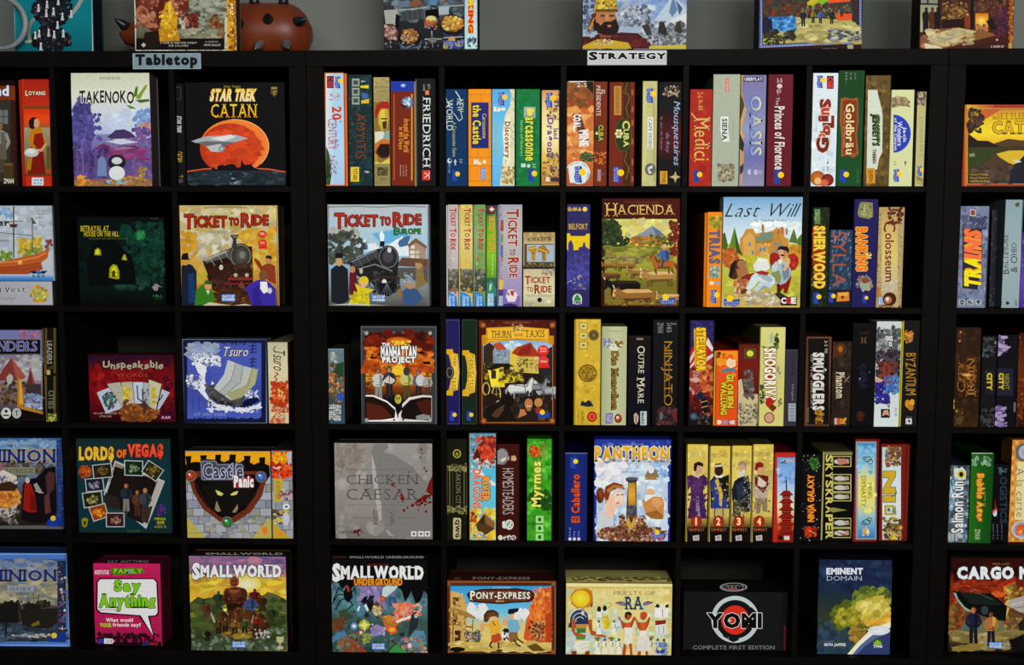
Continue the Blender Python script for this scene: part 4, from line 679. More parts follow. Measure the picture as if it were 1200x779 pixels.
def cow(x, y, s, c, c2, f=1):
    dk = tuple(q*.35 for q in hexrgb(c)); X = lambda a: x-f*a*s
    for a in (-.75, -.55, .5, .7): L(dk, s*.12, X(a), y, X(a+.03), y+s*.5)
    P(c, X(.9), y-s*.3, X(.5), y-s*.4, X(-.7), y-s*.38, X(-.95), y-s*.2, X(-.95), y+s*.12, X(-.6), y+s*.2, X(.6), y+s*.24, X(.85), y+s*.05)
    P(c2, X(.8), y-s*.32, X(.5), y-s*.39, X(-.7), y-s*.37, X(-.88), y-s*.22, X(-.2), y-s*.2, X(.5), y-s*.18); P(dk, X(-.9), y+s*.06, X(.7), y+s*.1, X(.6), y+s*.25, X(-.6), y+s*.21)
    P(c, X(.75), y-s*.34, X(1.05), y-s*.46, X(1.2), y-s*.4, X(1.3), y-s*.05, X(1.22), y+s*.12, X(1.08), y+s*.12, X(.95), y-s*.02, X(.8), y+s*.05); P(c2, X(1.06), y-s*.4, X(1.2), y-s*.36, X(1.24), y, X(1.12), y+s*.02)
    L(dk, s*.07, X(1.05), y-s*.42, X(.88), y-s*.5); L('e8dcc0', s*.05, X(1.15), y-s*.44, X(1.22), y-s*.6); E(X(1.12), y-s*.2, s*.045, s*.045, '140e08', n=6); E(X(1.18), y+s*.08, s*.08, s*.06, dk, n=8)
for q in ((330, 460, 46, '8a6428', 'a88440', 1), (420, 460, 60, '94702c', 'b08c48', 1), (340, 520, 50, '6a4820', '8a6434', 1), (500, 500, 64, '9a7438', 'c09c58', 1), (620, 530, 96, 'b08848', 'd8b878', 1), (410, 585, 100, '16120e', '33281c', 1), (480, 640, 112, '9a6c34', 'd8b070', 1), (690, 655, 76, 'a88448', 'd8b478', 1)): cow(*q)
S(300, 400, 540, 440, 24, 7, 14, '8a8458 6a5c34 a8985c', 128, 1.6); horse(640, 450, 68, 'b06a2c', '7a4018', -1); P('4a6aa4', 618, 412, 625, 366, 650, 362, 672, 376, 676, 420, 650, 430); P('344c80', 650, 364, 672, 378, 676, 420, 655, 428); L('4a6aa4', 12, 628, 376, 606, 404); E(645, 354, 13, 14, 'c89060'); P('d0b888', 616, 352, 634, 346, 638, 332, 656, 332, 660, 346, 674, 352); L('3c4a6a', 12, 640, 425, 630, 470); S(300, 660, 720, 690, 16, 5, 12, '5c4420 a88c3c 8a7434', 129, 1.8)
part('cover_art'); RG(664, 660, 46)
# f
B('2f', 148, 142, 256, 708, 'bright orange spine with chunky purple letters, tucked left of the picnic box', 'f0901c', lip=('l', 18), tray='d8780f')
R(182, 166, 255, 240, 'a89c30'); S(184, 168, 253, 238, 18, 7, 14, 'c8a838 7a7c28 d8b848 5a6a30', 131); T('TRIAS', 184, 250, 242, 444, '6a6478', 90, b=2, ol='d89040', olw=.03); R(182, 462, 244, 530, '8a9c8c'); S(184, 464, 242, 528, 14, 7, 14, 'b0b8a8 5c7058 c8ccc0', 132); R(184, 550, 208, 570, 'e8e0d0'); R(214, 550, 244, 570, 'b0a4a0'); RG(212, 640, 40, 1)
B('2f', 258, 54, 728, 708, 'sky-blue box with a reclining gentleman before a country mansion', 'b8d0e0', rec=.004)
G(258, 54, 728, 330, '78a8d0', 'a8c8e0', 'c8dce8', 'e0e8e4'); S(420, 200, 720, 290, 30, 14, 34, 'e0ecf0 f0f4f0 d0e4ec', 141, 1.8); G(258, 330, 728, 708, 'c8b848', 'c8c048', 'b8b040', 'd8b858'); S(270, 420, 720, 640, 50, 14, 34, 'c8c850 b8b83c d8cc60 a8a838', 142, 2)
P('c89444', 360, 400, 362, 300, 380, 280, 400, 242, 440, 240, 456, 270, 490, 262, 496, 220, 505, 220, 508, 264, 560, 250, 580, 230, 590, 250, 600, 230, 620, 230, 625, 290, 650, 300, 650, 400); P('d8ac5c', 380, 300, 420, 260, 450, 300, 450, 400, 384, 400); P('a87c3c', 450, 290, 560, 270, 560, 320, 460, 330); P('7c9078', 450, 300, 500, 262, 560, 262, 560, 300, 470, 320); P('c08c40', 560, 262, 575, 250, 610, 300, 610, 400, 540, 400); S(460, 330, 540, 400, 20, 7, 14, 'e0b868 c89848', 143)
for x, y in ((412, 320), (430, 370), (476, 350), (500, 350), (565, 320), (570, 360), (590, 330)): R(x, y, x+14, y+24, '7a8ca0')
for x, y in ((490, 215), (606, 235), (585, 240), (632, 240)): R(x, y, x+10, y+36, 'b0684c')
P('4a6a2c', 258, 360, 258, 270, 275, 262, 292, 340, 280, 370); P('6a8a34', 296, 360, 330, 230, 362, 360); P('3a5a28', 330, 230, 362, 360, 380, 400, 340, 380); P('5c7c34', 650, 320, 680, 238, 706, 330); P('5a7a30', 700, 300, 728, 270, 728, 340, 705, 340); S(258, 360, 350, 470, 70, 9, 20, 'b85c24 c87030 a04a1c d88838', 144, 1, 'e'); S(650, 340, 724, 440, 40, 9, 18, 'd0a034 c88c28 b8702c', 145); S(390, 400, 480, 450, 20, 8, 16, 'a8a82c c8c030', 146)
P('5a2c1c', 300, 530, 320, 440, 350, 420, 380, 420, 400, 440, 380, 520, 330, 540); P('24180f', 295, 520, 310, 450, 340, 420, 330, 480, 310, 530); E(372, 450, 26, 26, 'a87850'); P('a87848', 340, 480, 400, 460, 420, 520, 350, 530); P('8c2c1c', 330, 550, 400, 510, 450, 500, 440, 580, 360, 600); P('e0e4e0', 440, 460, 470, 410, 520, 420, 540, 470, 500, 500, 450, 490); S(330, 540, 420, 640, 40, 8, 18, 'a04428 c8783c d8b070 7a3420 e0d0a8', 147)
P('a0281a', 536, 430, 538, 395, 560, 378, 590, 390, 600, 430, 580, 470, 545, 470); P('b02c1c', 640, 450, 648, 395, 680, 384, 706, 410, 706, 450, 690, 480, 660, 490); P('8c2016', 575, 560, 600, 520, 660, 480, 664, 530, 655, 570, 640, 620, 622, 620, 618, 590, 600, 612, 588, 612); S(640, 395, 700, 470, 14, 8, 18, 'c83c28 8a2016 b03020', 149)
P('a8bcc4', 545, 500, 548, 460, 570, 435, 600, 430, 640, 440, 662, 480, 660, 520, 630, 560, 600, 572, 560, 560); P('c4d0d0', 550, 460, 580, 436, 590, 470, 560, 510); P('8c9858', 548, 500, 590, 486, 606, 520, 600, 560, 560, 555); P('7a8c98', 610, 450, 650, 470, 655, 520, 620, 550, 612, 500); P('e4e0d4', 585, 425, 610, 418, 612, 440, 590, 450)
P('dcb08c', 588, 372, 600, 355, 632, 354, 642, 380, 636, 410, 615, 422, 596, 412); P('c4906c', 618, 360, 640, 366, 636, 410, 616, 420); P('231a14', 584, 372, 586, 350, 606, 342, 640, 345, 652, 365, 646, 388, 636, 372, 600, 362); P('2a1c14', 594, 396, 612, 390, 630, 398, 612, 404); L('2a2018', 3, 596, 378, 606, 376); L('2a2018', 3, 616, 377, 628, 379); P('dcb08c', 640, 420, 655, 412, 658, 440, 630, 490, 612, 484, 630, 450)
P('d4e0e4', 430, 520, 452, 502, 520, 500, 566, 530, 570, 562, 540, 575, 500, 556, 470, 548, 448, 580, 415, 606, 392, 600, 410, 570); P('a4b8c0', 460, 510, 520, 506, 560, 540, 540, 560, 500, 540); P('c0d0d4', 480, 552, 530, 560, 560, 572, 540, 594, 500, 588, 470, 610, 452, 646, 424, 644, 440, 600); P('8ca4ae', 500, 575, 540, 590, 500, 588, 470, 612, 456, 640, 448, 630); P('8a5c30', 420, 642, 452, 644, 444, 676, 400, 672, 410, 660); P('6a4020', 366, 606, 394, 592, 412, 604, 396, 622, 370, 628); P('a8321e', 452, 496, 490, 486, 536, 500, 520, 516, 470, 508); E(590, 600, 10, 40, '5a1c12')
P('f0ece0', 462, 420, 490, 412, 520, 422, 512, 438, 470, 436)
S(390, 610, 600, 690, 40, 8, 18, 'd8d4c0 c8b888 a89c84 e8e4d8 9c8c60', 148, 1.6); E(580, 640, 16, 24, 'c8b088'); P('3c3424', 565, 625, 590, 610, 640, 640, 600, 660)
T('Last Will', 290, 90, 706, 172, '20242c', b=-1, sh=.5); t('by Vladimir Suchy', 450, 184, 640, 202, '8098b0')
part('publisher_logo'); R(600, 642, 698, 692, '14161c'); T('C', 606, 648, 632, 680, 'e8e8e8', b=2, nm='publisher_logo'); T('G', 636, 648, 660, 680, 'd83830', b=2, nm='publisher_logo'); T('E', 666, 648, 690, 680, 'e8e8e8', b=2, nm='publisher_logo'); part('cover_art'); RG(314, 668, 48)
# g
B('2g', 102, 114, 208, 704, 'dark forest green spine with fiery red and yellow lettering', '1e2a14', lip=('l', 3))
S(106, 118, 206, 700, 60, 9, 20, '26341a 1a2410 324420 141c0c', 151); R(124, 126, 156, 214, '6a8c54'); S(126, 130, 154, 210, 8, 6, 10, '8aa870 4a6a3c', 152); P('a82c14', 108, 230, 184, 220, 186, 420, 170, 560, 120, 540, 110, 400); S(108, 225, 184, 560, 30, 8, 16, 'c84818 a02c10 d8782c 4a6a24', 153); T('SHERWOOD', 122, 228, 182, 590, 'e8d048', 90, b=2, ol='8a1c0c'); RG(136, 650, 36, 1, 0); S(100, 540, 116, 580, 4, 6, 9, '7a8a34 4a5a24', 154)
B('2g', 206, 246, 344, 704, 'short stormy blue spine with thin orange letters', '2c4058', lip=('l', 3))
S(208, 250, 342, 600, 70, 9, 26, '34506c 28384c 48688a 202c3c 5878a0', 161, .5, rot=.5); S(214, 260, 336, 320, 10, 5, 10, '7a98b8 b86a5c 6a8aa8', 162); T('SYLLA', 228, 258, 308, 580, 'a8583c', 90, b=0, sh=0); R(206, 600, 344, 704, '1c2028'); P('d88838', 258, 616, 326, 612, 328, 666, 252, 670); E(288, 640, 8, 14, '4a2a14'); P('e8b050', 262, 622, 322, 618, 320, 634, 266, 636); RG(224, 645, 32, 1, 0)
B('2g', 344, 66, 494, 704, 'tall indigo spine with tilted orange lettering and a treasure chest', '28225c', lip=('l', 3), gr=.05)
P('8c8c60', 388, 95, 400, 82, 466, 88, 468, 170, 440, 184, 384, 170, 376, 150); S(390, 90, 462, 175, 20, 6, 14, 'a8a870 6a6c48 c0b87c 4c5038', 171); T('BANKING', 372, 236, 430, 486, 'e87828', 90, b=2, ol='e8c850', sh=-.0); S(430, 385, 462, 415, 6, 5, 9, 'e0c060 f0e090', 172); S(370, 520, 460, 608, 30, 8, 18, '8a9890 a87868 c8c0a8 5a7a70 7a4c40', 173, shape='e'); E(416, 575, 26, 30, '9aa898'); E(420, 545, 20, 18, '8a4c3c'); RG(420, 654, 26, 1, 0)
B('2g', 486, 113, 647, 704, 'sand-coloured spine with curly dark lettering and mosaic edges', 'b8a070', lip=('r', 4), tray='c0a060')
S(488, 116, 518, 700, 60, 5, 9, 'a8946c 8c7850 c8b488 9a8458', 181); S(612, 116, 640, 700, 50, 5, 9, 'a8946c 8c7850 c8b488 9a8458', 182); G(518, 120, 612, 700, 'b89c64', 'd0b870', 'd8c478', 'c8b890', 'c0a878'); S(555, 120, 642, 210, 22, 8, 16, '5a2418 7a3c2c 4a2018', 183); S(520, 540, 610, 610, 16, 8, 16, 'c8c0a0 b0b09c', 184)
T('Colosseum', 530, 196, 600, 552, '6a241c', 90, b=-1, caps=1, ol='8a3c2c', olw=.03); E(565, 655, 40, 40, '4a2814'); E(556, 660, 22, 22, 'b8744c'); E(552, 655, 10, 12, 'e0d8d0'); P('b87434', 490, 580, 510, 590, 506, 640, 488, 640); DOW(498, 640, 526, 692, 1, '4878b8'); S(500, 690, 630, 704, 10, 6, 10, '6a4828 8a5c34', 185)
# h
B('2h', 260, 107, 445, 707, 'blue-grey spine with blazing yellow to red letters reading upwards', '7c84a0', lip=('r', 8), tray='3a3a48', d=.28)
S(264, 110, 436, 700, 70, 14, 32, '7480a0 8c92ac 646c8c 9498b0 58607c', 191); S(290, 160, 430, 250, 30, 8, 18, '4a5068 3c4258 5c6280', 192, 1.3); R(334, 126, 370, 166, 'c8b4a8'); R(340, 132, 364, 160, '8a4c40'); P('2c3038', 292, 240, 405, 240, 400, 440, 380, 600, 290, 590); T('TRAINS', 306, 250, 396, 580, 'f0a030', -90, b=2, ol='3a1c14', sh=.25); T('TRA', 308, 412, 394, 580, 'f0e020', -90, b=2, sh=.25); T('INS', 306, 250, 396, 410, 'f07848', -90, b=2, sh=.25)
for x, ch in ((270, '0'), (318, '%'.replace('%', '7')), (366, '4')): R(x, 658, x+36, 690, 'a8b0b8'); T(ch, x+8, 662, x+28, 686, '20242c', -90, b=1, nm='small_print')
B('2h', 452, 128, 496, 705, 'dim slate spine almost hidden between the train spine and the pale blue spine', '2a2c34', d=.27, rec=.05)
S(454, 140, 494, 700, 24, 8, 16, '23262c 383c44 3c3828 4a4a50', 195)
B('2i', 90, 67, 230, 690, 'pale blue spine with brown serif words reading upwards', '90a8b0', lip=('r', 3), gr=.04)
G(92, 67, 228, 690, '8ca4ac', '9cb0b4', '94a6ac'); T('BALTIMORE', 114, 265, 158, 490, '4a3c30', -90, serif=1, b=0, caps=1); T('& OHIO', 166, 312, 206, 482, '4a3c30', -90, serif=1, b=0, caps=1); P('4a4434', 190, 90, 215, 82, 218, 92, 205, 112); E(205, 98, 12, 10, '6a5a38'); t('3-6', 104, 646, 120, 668, '2c2c2c', -90); E(150, 656, 10, 8, '2c2c2c'); t('12+', 140, 646, 160, 666, '3c3c3c'); t('6H', 188, 640, 204, 670, '3c3c3c', -90)
B('2i', 212, 250, 420, 690, 'violet spine cut by the right frame edge', '4a2c90', d=.28, rec=.013)
G(216, 250, 420, 690, '3c2880', '54349c', '6a48b0', '4a2c90'); S(216, 255, 300, 690, 24, 8, 18, '5a3ca4 40288a 7a58c0', 197)
# ------------------------------------------------------------------ third row
B('3a', -440, 106, 268, 662, 'purple-skied box with a red pyramid and black name band, cut by the left frame edge', '181418')
G(-440, 110, 260, 660, '6a74a0', '7c7498', '8a8498', '6c5a6c', '1c1818'); S(120, 112, 250, 165, 24, 8, 18, '8a5070 7a6a98 a06880', 201); R(-440, 168, 246, 262, '14141c'); L('8a8478', 2, -440, 170, 244, 170); L('6a6458', 2, -440, 258, 240, 258)
T('WONDERS', -170, 180, 228, 240, '4a50a0', serif=1, ol='b0a8a8', olw=.03); G(-440, 268, 252, 420, '7a6a84', 'a0a4a0', '9c98a0'); S(-100, 270, 250, 370, 50, 12, 28, 'a4a8a4 8a8090 b0b0ac 7a6a80', 202, 1.6)
P('7a3834', -30, 420, 70, 280, 160, 396, 120, 420); P('9a5048', 70, 280, 100, 410, 160, 396); P('6a2c30', 150, 500, 185, 340, 235, 500); P('8a4440', 185, 340, 210, 500, 235, 500); P('a8a49c', 40, 400, 60, 376, 78, 390, 80, 450, 46, 460); R(160, 440, 250, 520, '3c3434'); S(0, 430, 160, 560, 50, 8, 20, '2c2424 3c302c 5a4438 8a6c50', 203); T('ancient', -60, 498, 80, 530, '8a6c40', serif=1); P('a8781c', 105, 580, 108, 400, 130, 410, 150, 570); P('c89c34', 118, 560, 118, 410, 130, 420, 140, 565); S(160, 500, 255, 590, 30, 7, 16, '8a98b8 5a6a90 b0b8c8 3c4468', 204, 2); P('a87828', 105, 575, 160, 578, 265, 610, 265, 625, 120, 590)
R(-440, 600, 110, 660, '16100e'); P('16100e', 110, 590, 265, 628, 265, 660, 110, 660); E(38, 618, 30, 34, 'c0c4c0'); E(102, 618, 28, 32, 'a8aca8'); E(38, 606, 10, 10, '2c302c'); R(20, 626, 56, 636, '4a4e4a'); L('3c403c', 5, 102, 600, 102, 634); L('3c403c', 3, 88, 606, 116, 606); E(-24, 618, 26, 32, 'c0c4c0'); FR(-440, 106, 268, 662, 6, '20181c')
B('3a', 268, 98, 358, 672, 'slim black spine with gold rules standing beside the red pyramid box', '15130f', lip=('l', 4), tray='8a7840')
for y0, y1 in ((100, 375), (392, 650)): R(274, y0, 286, y1, '5a4a24'); R(326, y0, 340, y1, '5a4a24')
T('LEADERS', 288, 178, 316, 318, '8a8a84', 90, b=1); T('CITIES', 296, 480, 330, 590, '6a6858', 90, b=1); R(290, 620, 346, 668, '5a641c'); S(292, 622, 344, 664, 8, 5, 11, '98a83c b8b870 3c4414', 205); R(284, 356, 306, 384, 'a89c60'); S(290, 330, 330, 350, 6, 4, 8, '3c3420 5a4c2c', 206)
B('3b', -394, 262, 130, 672, 'dark red box with a fanned hand of pale cards under uneven grey lettering', '4a0c12', gr=.12)
K.crop = (0, 365, 5.195)
G(540, 262, 1060, 670, '2a0c1c', '6a0e16', '7a1016', '5c0c14', '1c0a0c'); S(560, 330, 1040, 560, 60, 16, 44, '8a1418 6a0c14 981c1c 580c1c', 211); S(545, 262, 1040, 330, 26, 14, 30, '2c1028 1c1020 3c1024 341c3c', 212); S(960, 400, 1050, 660, 20, 12, 26, '4a0c1c 3c0c24 6a1018', 213)
T('Unspeakable', 628, 304, 992, 358, 'a89c88', b=1, ol='1c0c10', serif=0, wob=.12); T('WORDS', 710, 376, 900, 398, 'a83c28', b=1, wob=.1, ol='3c0810')
part('playing_cards'); cs = 'b4b8c4'
for q, pts in (('b0b4c0', (588, 492, 690, 450, 748, 590, 645, 622)), ('a8a498', (650, 440, 730, 428, 790, 570, 745, 580)), ('b0a888', (735, 430, 805, 425, 822, 560, 770, 560)), ('b4bccc', (808, 428, 872, 428, 876, 560, 822, 560)), ('a4a8a8', (874, 430, 926, 436, 920, 580, 872, 560)), ('b8b498', (905, 412, 985, 440, 950, 600, 910, 580)), ('aab0bc', (985, 470, 1036, 492, 975, 590, 950, 620))): P(q, *pts); L('30303c', 2, *(pts+pts[:2]))
S(630, 490, 710, 590, 26, 7, 16, '2c5a4c 3c7a5c 24343c 5a5a6c', 214, shape='e'); L('20202c', 6, 640, 560, 625, 520, 650, 495, 680, 490); S(750, 470, 800, 545, 18, 6, 14, 'c8b020 a89018 e0c838', 215); L('20242c', 7, 835, 450, 840, 530, 870, 550, 868, 470); S(924, 460, 950, 570, 14, 6, 12, 'c8b424 a8941c', 216); L('2c3440', 7, 955, 560, 985, 520, 990, 505); S(878, 470, 905, 570, 10, 5, 10, '6a7888 4a5868', 217)
part('cover_art'); S(720, 570, 960, 668, 80, 8, 22, '6a3c1c 8a5024 4a2812 a0642c', 218, 1.3, 'e'); P('6a3a20', 750, 590, 748, 550, 770, 530, 790, 540, 768, 560, 790, 600); P('4a3028', 850, 570, 880, 540, 900, 570, 885, 620, 870, 640, 872, 590); t('TRY NOT TO BECOME', 570, 614, 712, 624, 'b8a8a0'); t('UTTERLY MAD', 606, 632, 680, 642, 'b8a8a0'); P('3c0c24', 980, 610, 1060, 600, 1060, 668, 980, 668); T('R&R', 986, 636, 1040, 652, 'c890a8', b=1, sh=.2, nm='publisher_logo')
B('3b', 172, 168, 692, 680, 'navy-bordered box with a white-sailed ship riding a foaming wave', '1c2450', sc='3c4050')
R(172, 168, 690, 680, '161c3c'); G(205, 190, 656, 652, '4858a8', '4c5cb0', '4450a0', '4c5eb4'); S(200, 185, 660, 200, 20, 5, 9, '161c3c', 221); S(205, 645, 655, 656, 16, 5, 9, '161c3c', 222); S(210, 195, 380, 290, 50, 12, 30, '8c9cb4 a0acb8 7c8cb8', 223, 1.5); FR(172, 166, 690, 682, 5, '8088a8')
P('d8dce4', 200, 400, 230, 410, 280, 440, 300, 400, 270, 370, 250, 320, 300, 290, 350, 265, 400, 270, 410, 300, 370, 310, 330, 310, 320, 350, 340, 400, 370, 440, 330, 450, 310, 480, 340, 530, 400, 575, 500, 595, 600, 585, 655, 550, 650, 580, 560, 610, 420, 600, 350, 565, 290, 500, 240, 440)
S(240, 255, 410, 330, 40, 7, 15, 'e0e4ec c8d0dc 24306c e0e4ec', 224); S(200, 390, 310, 470, 30, 6, 14, 'e0e4ec d0d4e0 2c3878', 225); S(330, 560, 655, 612, 40, 6, 13, 'e0e4ec c8d0e0', 226, 1.4); S(555, 480, 640, 540, 24, 6, 14, 'e0e4ec 2c3c80 d0d8e4', 227); P('101840', 520, 570, 570, 530, 630, 520, 648, 540, 590, 575, 530, 585); E(335, 405, 22, 50, '4454a8')
P('4a4a4c', 306, 440, 370, 450, 430, 510, 480, 540, 556, 510, 540, 570, 500, 582, 400, 560, 340, 510); P('2a2a2e', 330, 500, 400, 540, 500, 560, 520, 580, 400, 565, 340, 520); S(320, 450, 540, 570, 40, 5, 12, '5c5c58 38383a 707068', 228)
part('sail_picture'); P('b8bcbc', 368, 466, 430, 380, 452, 294, 500, 312, 470, 420, 400, 490); P('a8acac', 400, 490, 470, 420, 500, 312, 545, 330, 530, 430, 430, 510); P('b4b8b4', 430, 510, 530, 430, 545, 330, 600, 345, 580, 440, 470, 540); P('a8a880', 470, 540, 560, 450, 600, 345, 636, 352, 620, 440, 540, 520); L('5c6468', 3, 500, 312, 472, 418, 402, 488); L('5c6468', 3, 545, 330, 530, 430, 432, 510); L('5c6468', 3, 600, 345, 580, 440, 470, 538); P('a0a078', 440, 500, 560, 450, 600, 440, 540, 520, 480, 540)
part('cover_art'); T('Tsuro', 424, 215, 580, 272, 'd8d0c0', serif=1, b=0, ol='20204c', olw=.03, sh=.4); T('of the seas', 250, 612, 440, 632, '8c9cd0', sh=.3, nm='subtitle'); t('a game of', 230, 520, 244, 600, '28388c', 90); t('the path', 270, 520, 284, 600, '28388c', 90)
for x, y in ((585, 210), (585, 290)): L('1c2454', 6, x, y, x+40, y-2); L('1c2454', 6, x+20, y-14, x+16, y+40); L('1c2454', 5, x, y+20, x+42, y+16); L('1c2454', 5, x+4, y+42, x+40, y+36)
B('3b', 698, 186, 822, 692, 'cream spine with red dragon scales and brush lettering, beside the white-sailed ship box', 'c8c09c', lip=('r', 2), tray='7a3c24')
G(700, 188, 820, 690, 'b8b498', 'd0c8a4', 'c8bc90', 'ccc098'); T('Tsuro', 728, 232, 800, 362, '3a2a24', 90, b=0, sh=.4, serif=0); L('3a2a24', 5, 742, 210, 730, 232, 744, 250); L('a83c20', 7, 740, 370, 760, 380, 736, 396, 752, 412, 738, 430); S(718, 430, 815, 605, 80, 8, 20, 'b83c1c c84c24 982c14 d8783c a83418', 231); S(760, 470, 790, 520, 8, 5, 9, 'd8b850 e8c868', 232); S(722, 580, 812, 614, 24, 5, 11, 'd8d0b0 c04424 a83820', 233); S(720, 625, 800, 688, 30, 8, 18, 'c04420 b03818 d0c8a0', 234); L('e0d0a8', 4, 740, 640, 770, 650, 790, 680)
# c
B('3c', 112, 242, 220, 690, 'narrow steel-blue box with small painted figures, left of the explosion box', '4a6478', d=.14, lip=('r', 2), sc='2a2420')
G(112, 242, 220, 690, '6a7c84', '5a7484', '3c4a50', '3a5468'); FR(112, 240, 220, 250, 3, '8aa0a8'); S(136, 262, 176, 340, 16, 6, 13, '98a49c 6a7474 b0b8b0', 241); S(130, 330, 214, 560, 60, 7, 16, 'a84830 2c3c30 6a3c28 b8804c 2a2c30 c8a878 4a6a3c', 242); P('2c4830', 150, 380, 180, 330, 215, 320, 215, 420); P('2a58b8', 172, 520, 195, 500, 218, 520, 205, 550, 180, 548); S(122, 400, 168, 520, 14, 6, 12, 'b86a34 d8a050 8a2c20', 243); T('THE GREAT', 130, 570, 158, 660, 'd0d0cc', 80 and 90, b=1); T('HEARTLAND', 160, 575, 198, 668, 'd0d0cc', 90, b=1); R(116, 640, 134, 664, 'c0c4c4')
B('3c', 316, 110, 764, 695, 'grey steel-framed box with an orange explosion and a row of figures', '4c5054', sc='202224')
R(318, 112, 762, 694, '3a3e42'); FR(318, 112, 762, 694, 6, '5a5e62'); S(322, 116, 760, 690, 20, 5, 10, '6c7074 2c3034', 251)
R(340, 148, 734, 672, '141014'); G(344, 150, 732, 420, '2c0c08', '6a1c0c', 'b84814', 'd87820', 'e8b038'); S(344, 150, 732, 240, 40, 14, 34, '4a140c 6a1c0c 8a2c10 2c0c0a', 252, 1.6); E(530, 330, 200, 80, 'c8641c', 'a8441a'); S(350, 240, 730, 380, 70, 12, 34, 'd87824 c85818 e09030 a83c14 8c2c10', 253, 1.8); E(540, 390, 60, 50, 'f0d040', 'e8a830'); P('e8c030', 520, 420, 530, 320, 556, 320, 560, 420); E(534, 200, 70, 26, 'e08828', 'b84c18'); S(380, 270, 440, 300, 6, 5, 9, '2c1008', 254, 2.4); P('24100c', 640, 262, 680, 258, 700, 276, 660, 274); P('24100c', 676, 320, 720, 318, 730, 336, 690, 334)
R(344, 400, 732, 520, '9a4c18'); G(344, 410, 732, 530, 'e0a030', '8a4418', '2c1810'); S(344, 440, 380, 520, 14, 5, 12, '3c2010 6a3414', 255)
F(420, 360, 190, 'c0c4bc', 'a87850', leg='8a8c84', hair='5a4430'); F(484, 350, 190, '3a3e48', 'b88c68', leg='24262c', hat='4a5a28'); P('c8c4b8', 440, 440, 480, 400, 520, 430, 500, 450); L('8a2c20', 5, 484, 400, 484, 440); F(586, 352, 190, 'c0bc70', '4a4a48', leg='5a4a28', hair='2c2c2c'); E(586, 376, 20, 26, '3a3c3c'); F(656, 368, 170, '6a5a70', 'a07868', leg='2c2830', hair='6a3a5a'); E(666, 430, 26, 34, 'c0c4c8'); F(708, 390, 140, 'a8a098', '8a6a50', leg='4a3c34'); S(364, 390, 390, 440, 6, 5, 10, 'b88c68 5a4030', 256)
P('e8e4e0', 344, 516, 390, 516, 470, 550, 530, 600, 530, 650, 734, 672, 344, 672); P('241410', 344, 524, 390, 526, 470, 560, 520, 606, 516, 650, 440, 662, 344, 664); P('5a2414', 350, 560, 440, 580, 500, 640, 440, 660, 350, 660); P('d8d4d0', 536, 640, 548, 580, 600, 530, 680, 516, 734, 520, 734, 670, 540, 672); P('1c1210', 552, 640, 560, 590, 606, 545, 680, 528, 732, 530, 732, 668, 560, 656); P('4a1c12', 640, 560, 700, 540, 732, 550, 732, 650, 690, 640); P('141012', 500, 520, 560, 520, 560, 600, 530, 640, 520, 600); E(536, 540, 20, 28, 'b8a83c'); E(529, 535, 4, 6, '141012'); E(543, 535, 4, 6, '141012')
T('THE', 442, 210, 486, 232, 'e8e4e0', b=2, ol='14100e'); S(492, 198, 606, 228, 16, 6, 13, 'e8c030 d8a024 f0d850', 257); T('MANHATTAN', 436, 232, 642, 294, 'e8e8e4', b=2, ol='1c1614'); T('PROJECT', 444, 292, 636, 334, 'e8e8e4', b=2, ol='1c1614'); P('8a8c8c', 640, 640, 680, 628, 724, 636, 726, 656, 680, 664, 644, 660)
part('frame_corner')
for x, y in ((350, 152), (724, 152), (350, 664), (724, 664)): E(x, y, 11, 12, '9ca0a0')
for x, y in ((510, 148), (566, 148), (512, 662), (566, 662)): E(x, y, 7, 7, '5a6a60')
# d
B('3d', 62, 68, 148, 692, 'indigo spine with a yellow ribbon banner, left of the green spine', '28205c', lip=('r', 2), gr=.05)
FR(64, 74, 144, 688, 3, '5a548c'); P('d8a820', 64, 248, 104, 246, 106, 268, 134, 276, 142, 380, 134, 486, 106, 494, 104, 520, 64, 518, 64, 492, 80, 486, 92, 430, 96, 384, 92, 330, 80, 280, 64, 274); P('e8c84c', 96, 274, 130, 284, 136, 384, 130, 478, 96, 488, 104, 384); T('THURN', 104, 282, 124, 346, '4a3810', 90, serif=1); T('TAXIS', 100, 412, 122, 490, '4a3810', 90, serif=1); E(86, 384, 26, 40, '2c2c34'); ring(86, 384, 18, 28, 4, '8a8474'); S(120, 365, 142, 402, 6, 5, 9, 'e0c050 b88c20', 261); RG(104, 640, 30, 1, 0)
B('3d', 156, 68, 250, 692, 'dark green spine with a yellow ribbon banner beside the yellow mail coach box', '1a2c20', lip=('r', 2), gr=.05)
FR(158, 74, 246, 688, 3, '3c5040'); P('d8a820', 160, 254, 198, 252, 202, 266, 234, 278, 242, 390, 234, 500, 202, 510, 198, 524, 160, 522, 160, 490, 178, 480, 188, 430, 190, 384, 186, 330, 176, 286, 160, 280); P('e8c84c', 192, 280, 228, 288, 234, 390, 228, 492, 192, 498, 200, 390); T('THURN and TAXIS', 196, 284, 224, 496, '4a3810', 90, serif=1); S(220, 370, 242, 406, 6, 5, 9, 'e0c050 b88c20', 262); RG(202, 640, 30, 1, 0)
B('3d', 254, 74, 712, 697, 'red-brown box with a yellow mail coach and white horses in a town square', '501c10')
H(256, 74, 710, 697, '481810', '5c2014', '4a180e'); S(258, 76, 708, 110, 16, 7, 14, '6a2c18 7a3c1c 3c120a', 271); t('KARIN & ANDREAS SEYFARTH', 400, 84, 560, 94, 'b06840')
part('town_square_picture'); R(278, 190, 690, 676, '2c2018'); G(282, 192, 688, 330, '78b0d8', 'b8d0dc', '8aa8b8'); S(420, 200, 540, 250, 14, 8, 18, 'd0dce0 a8c8dc', 272, 1.6)
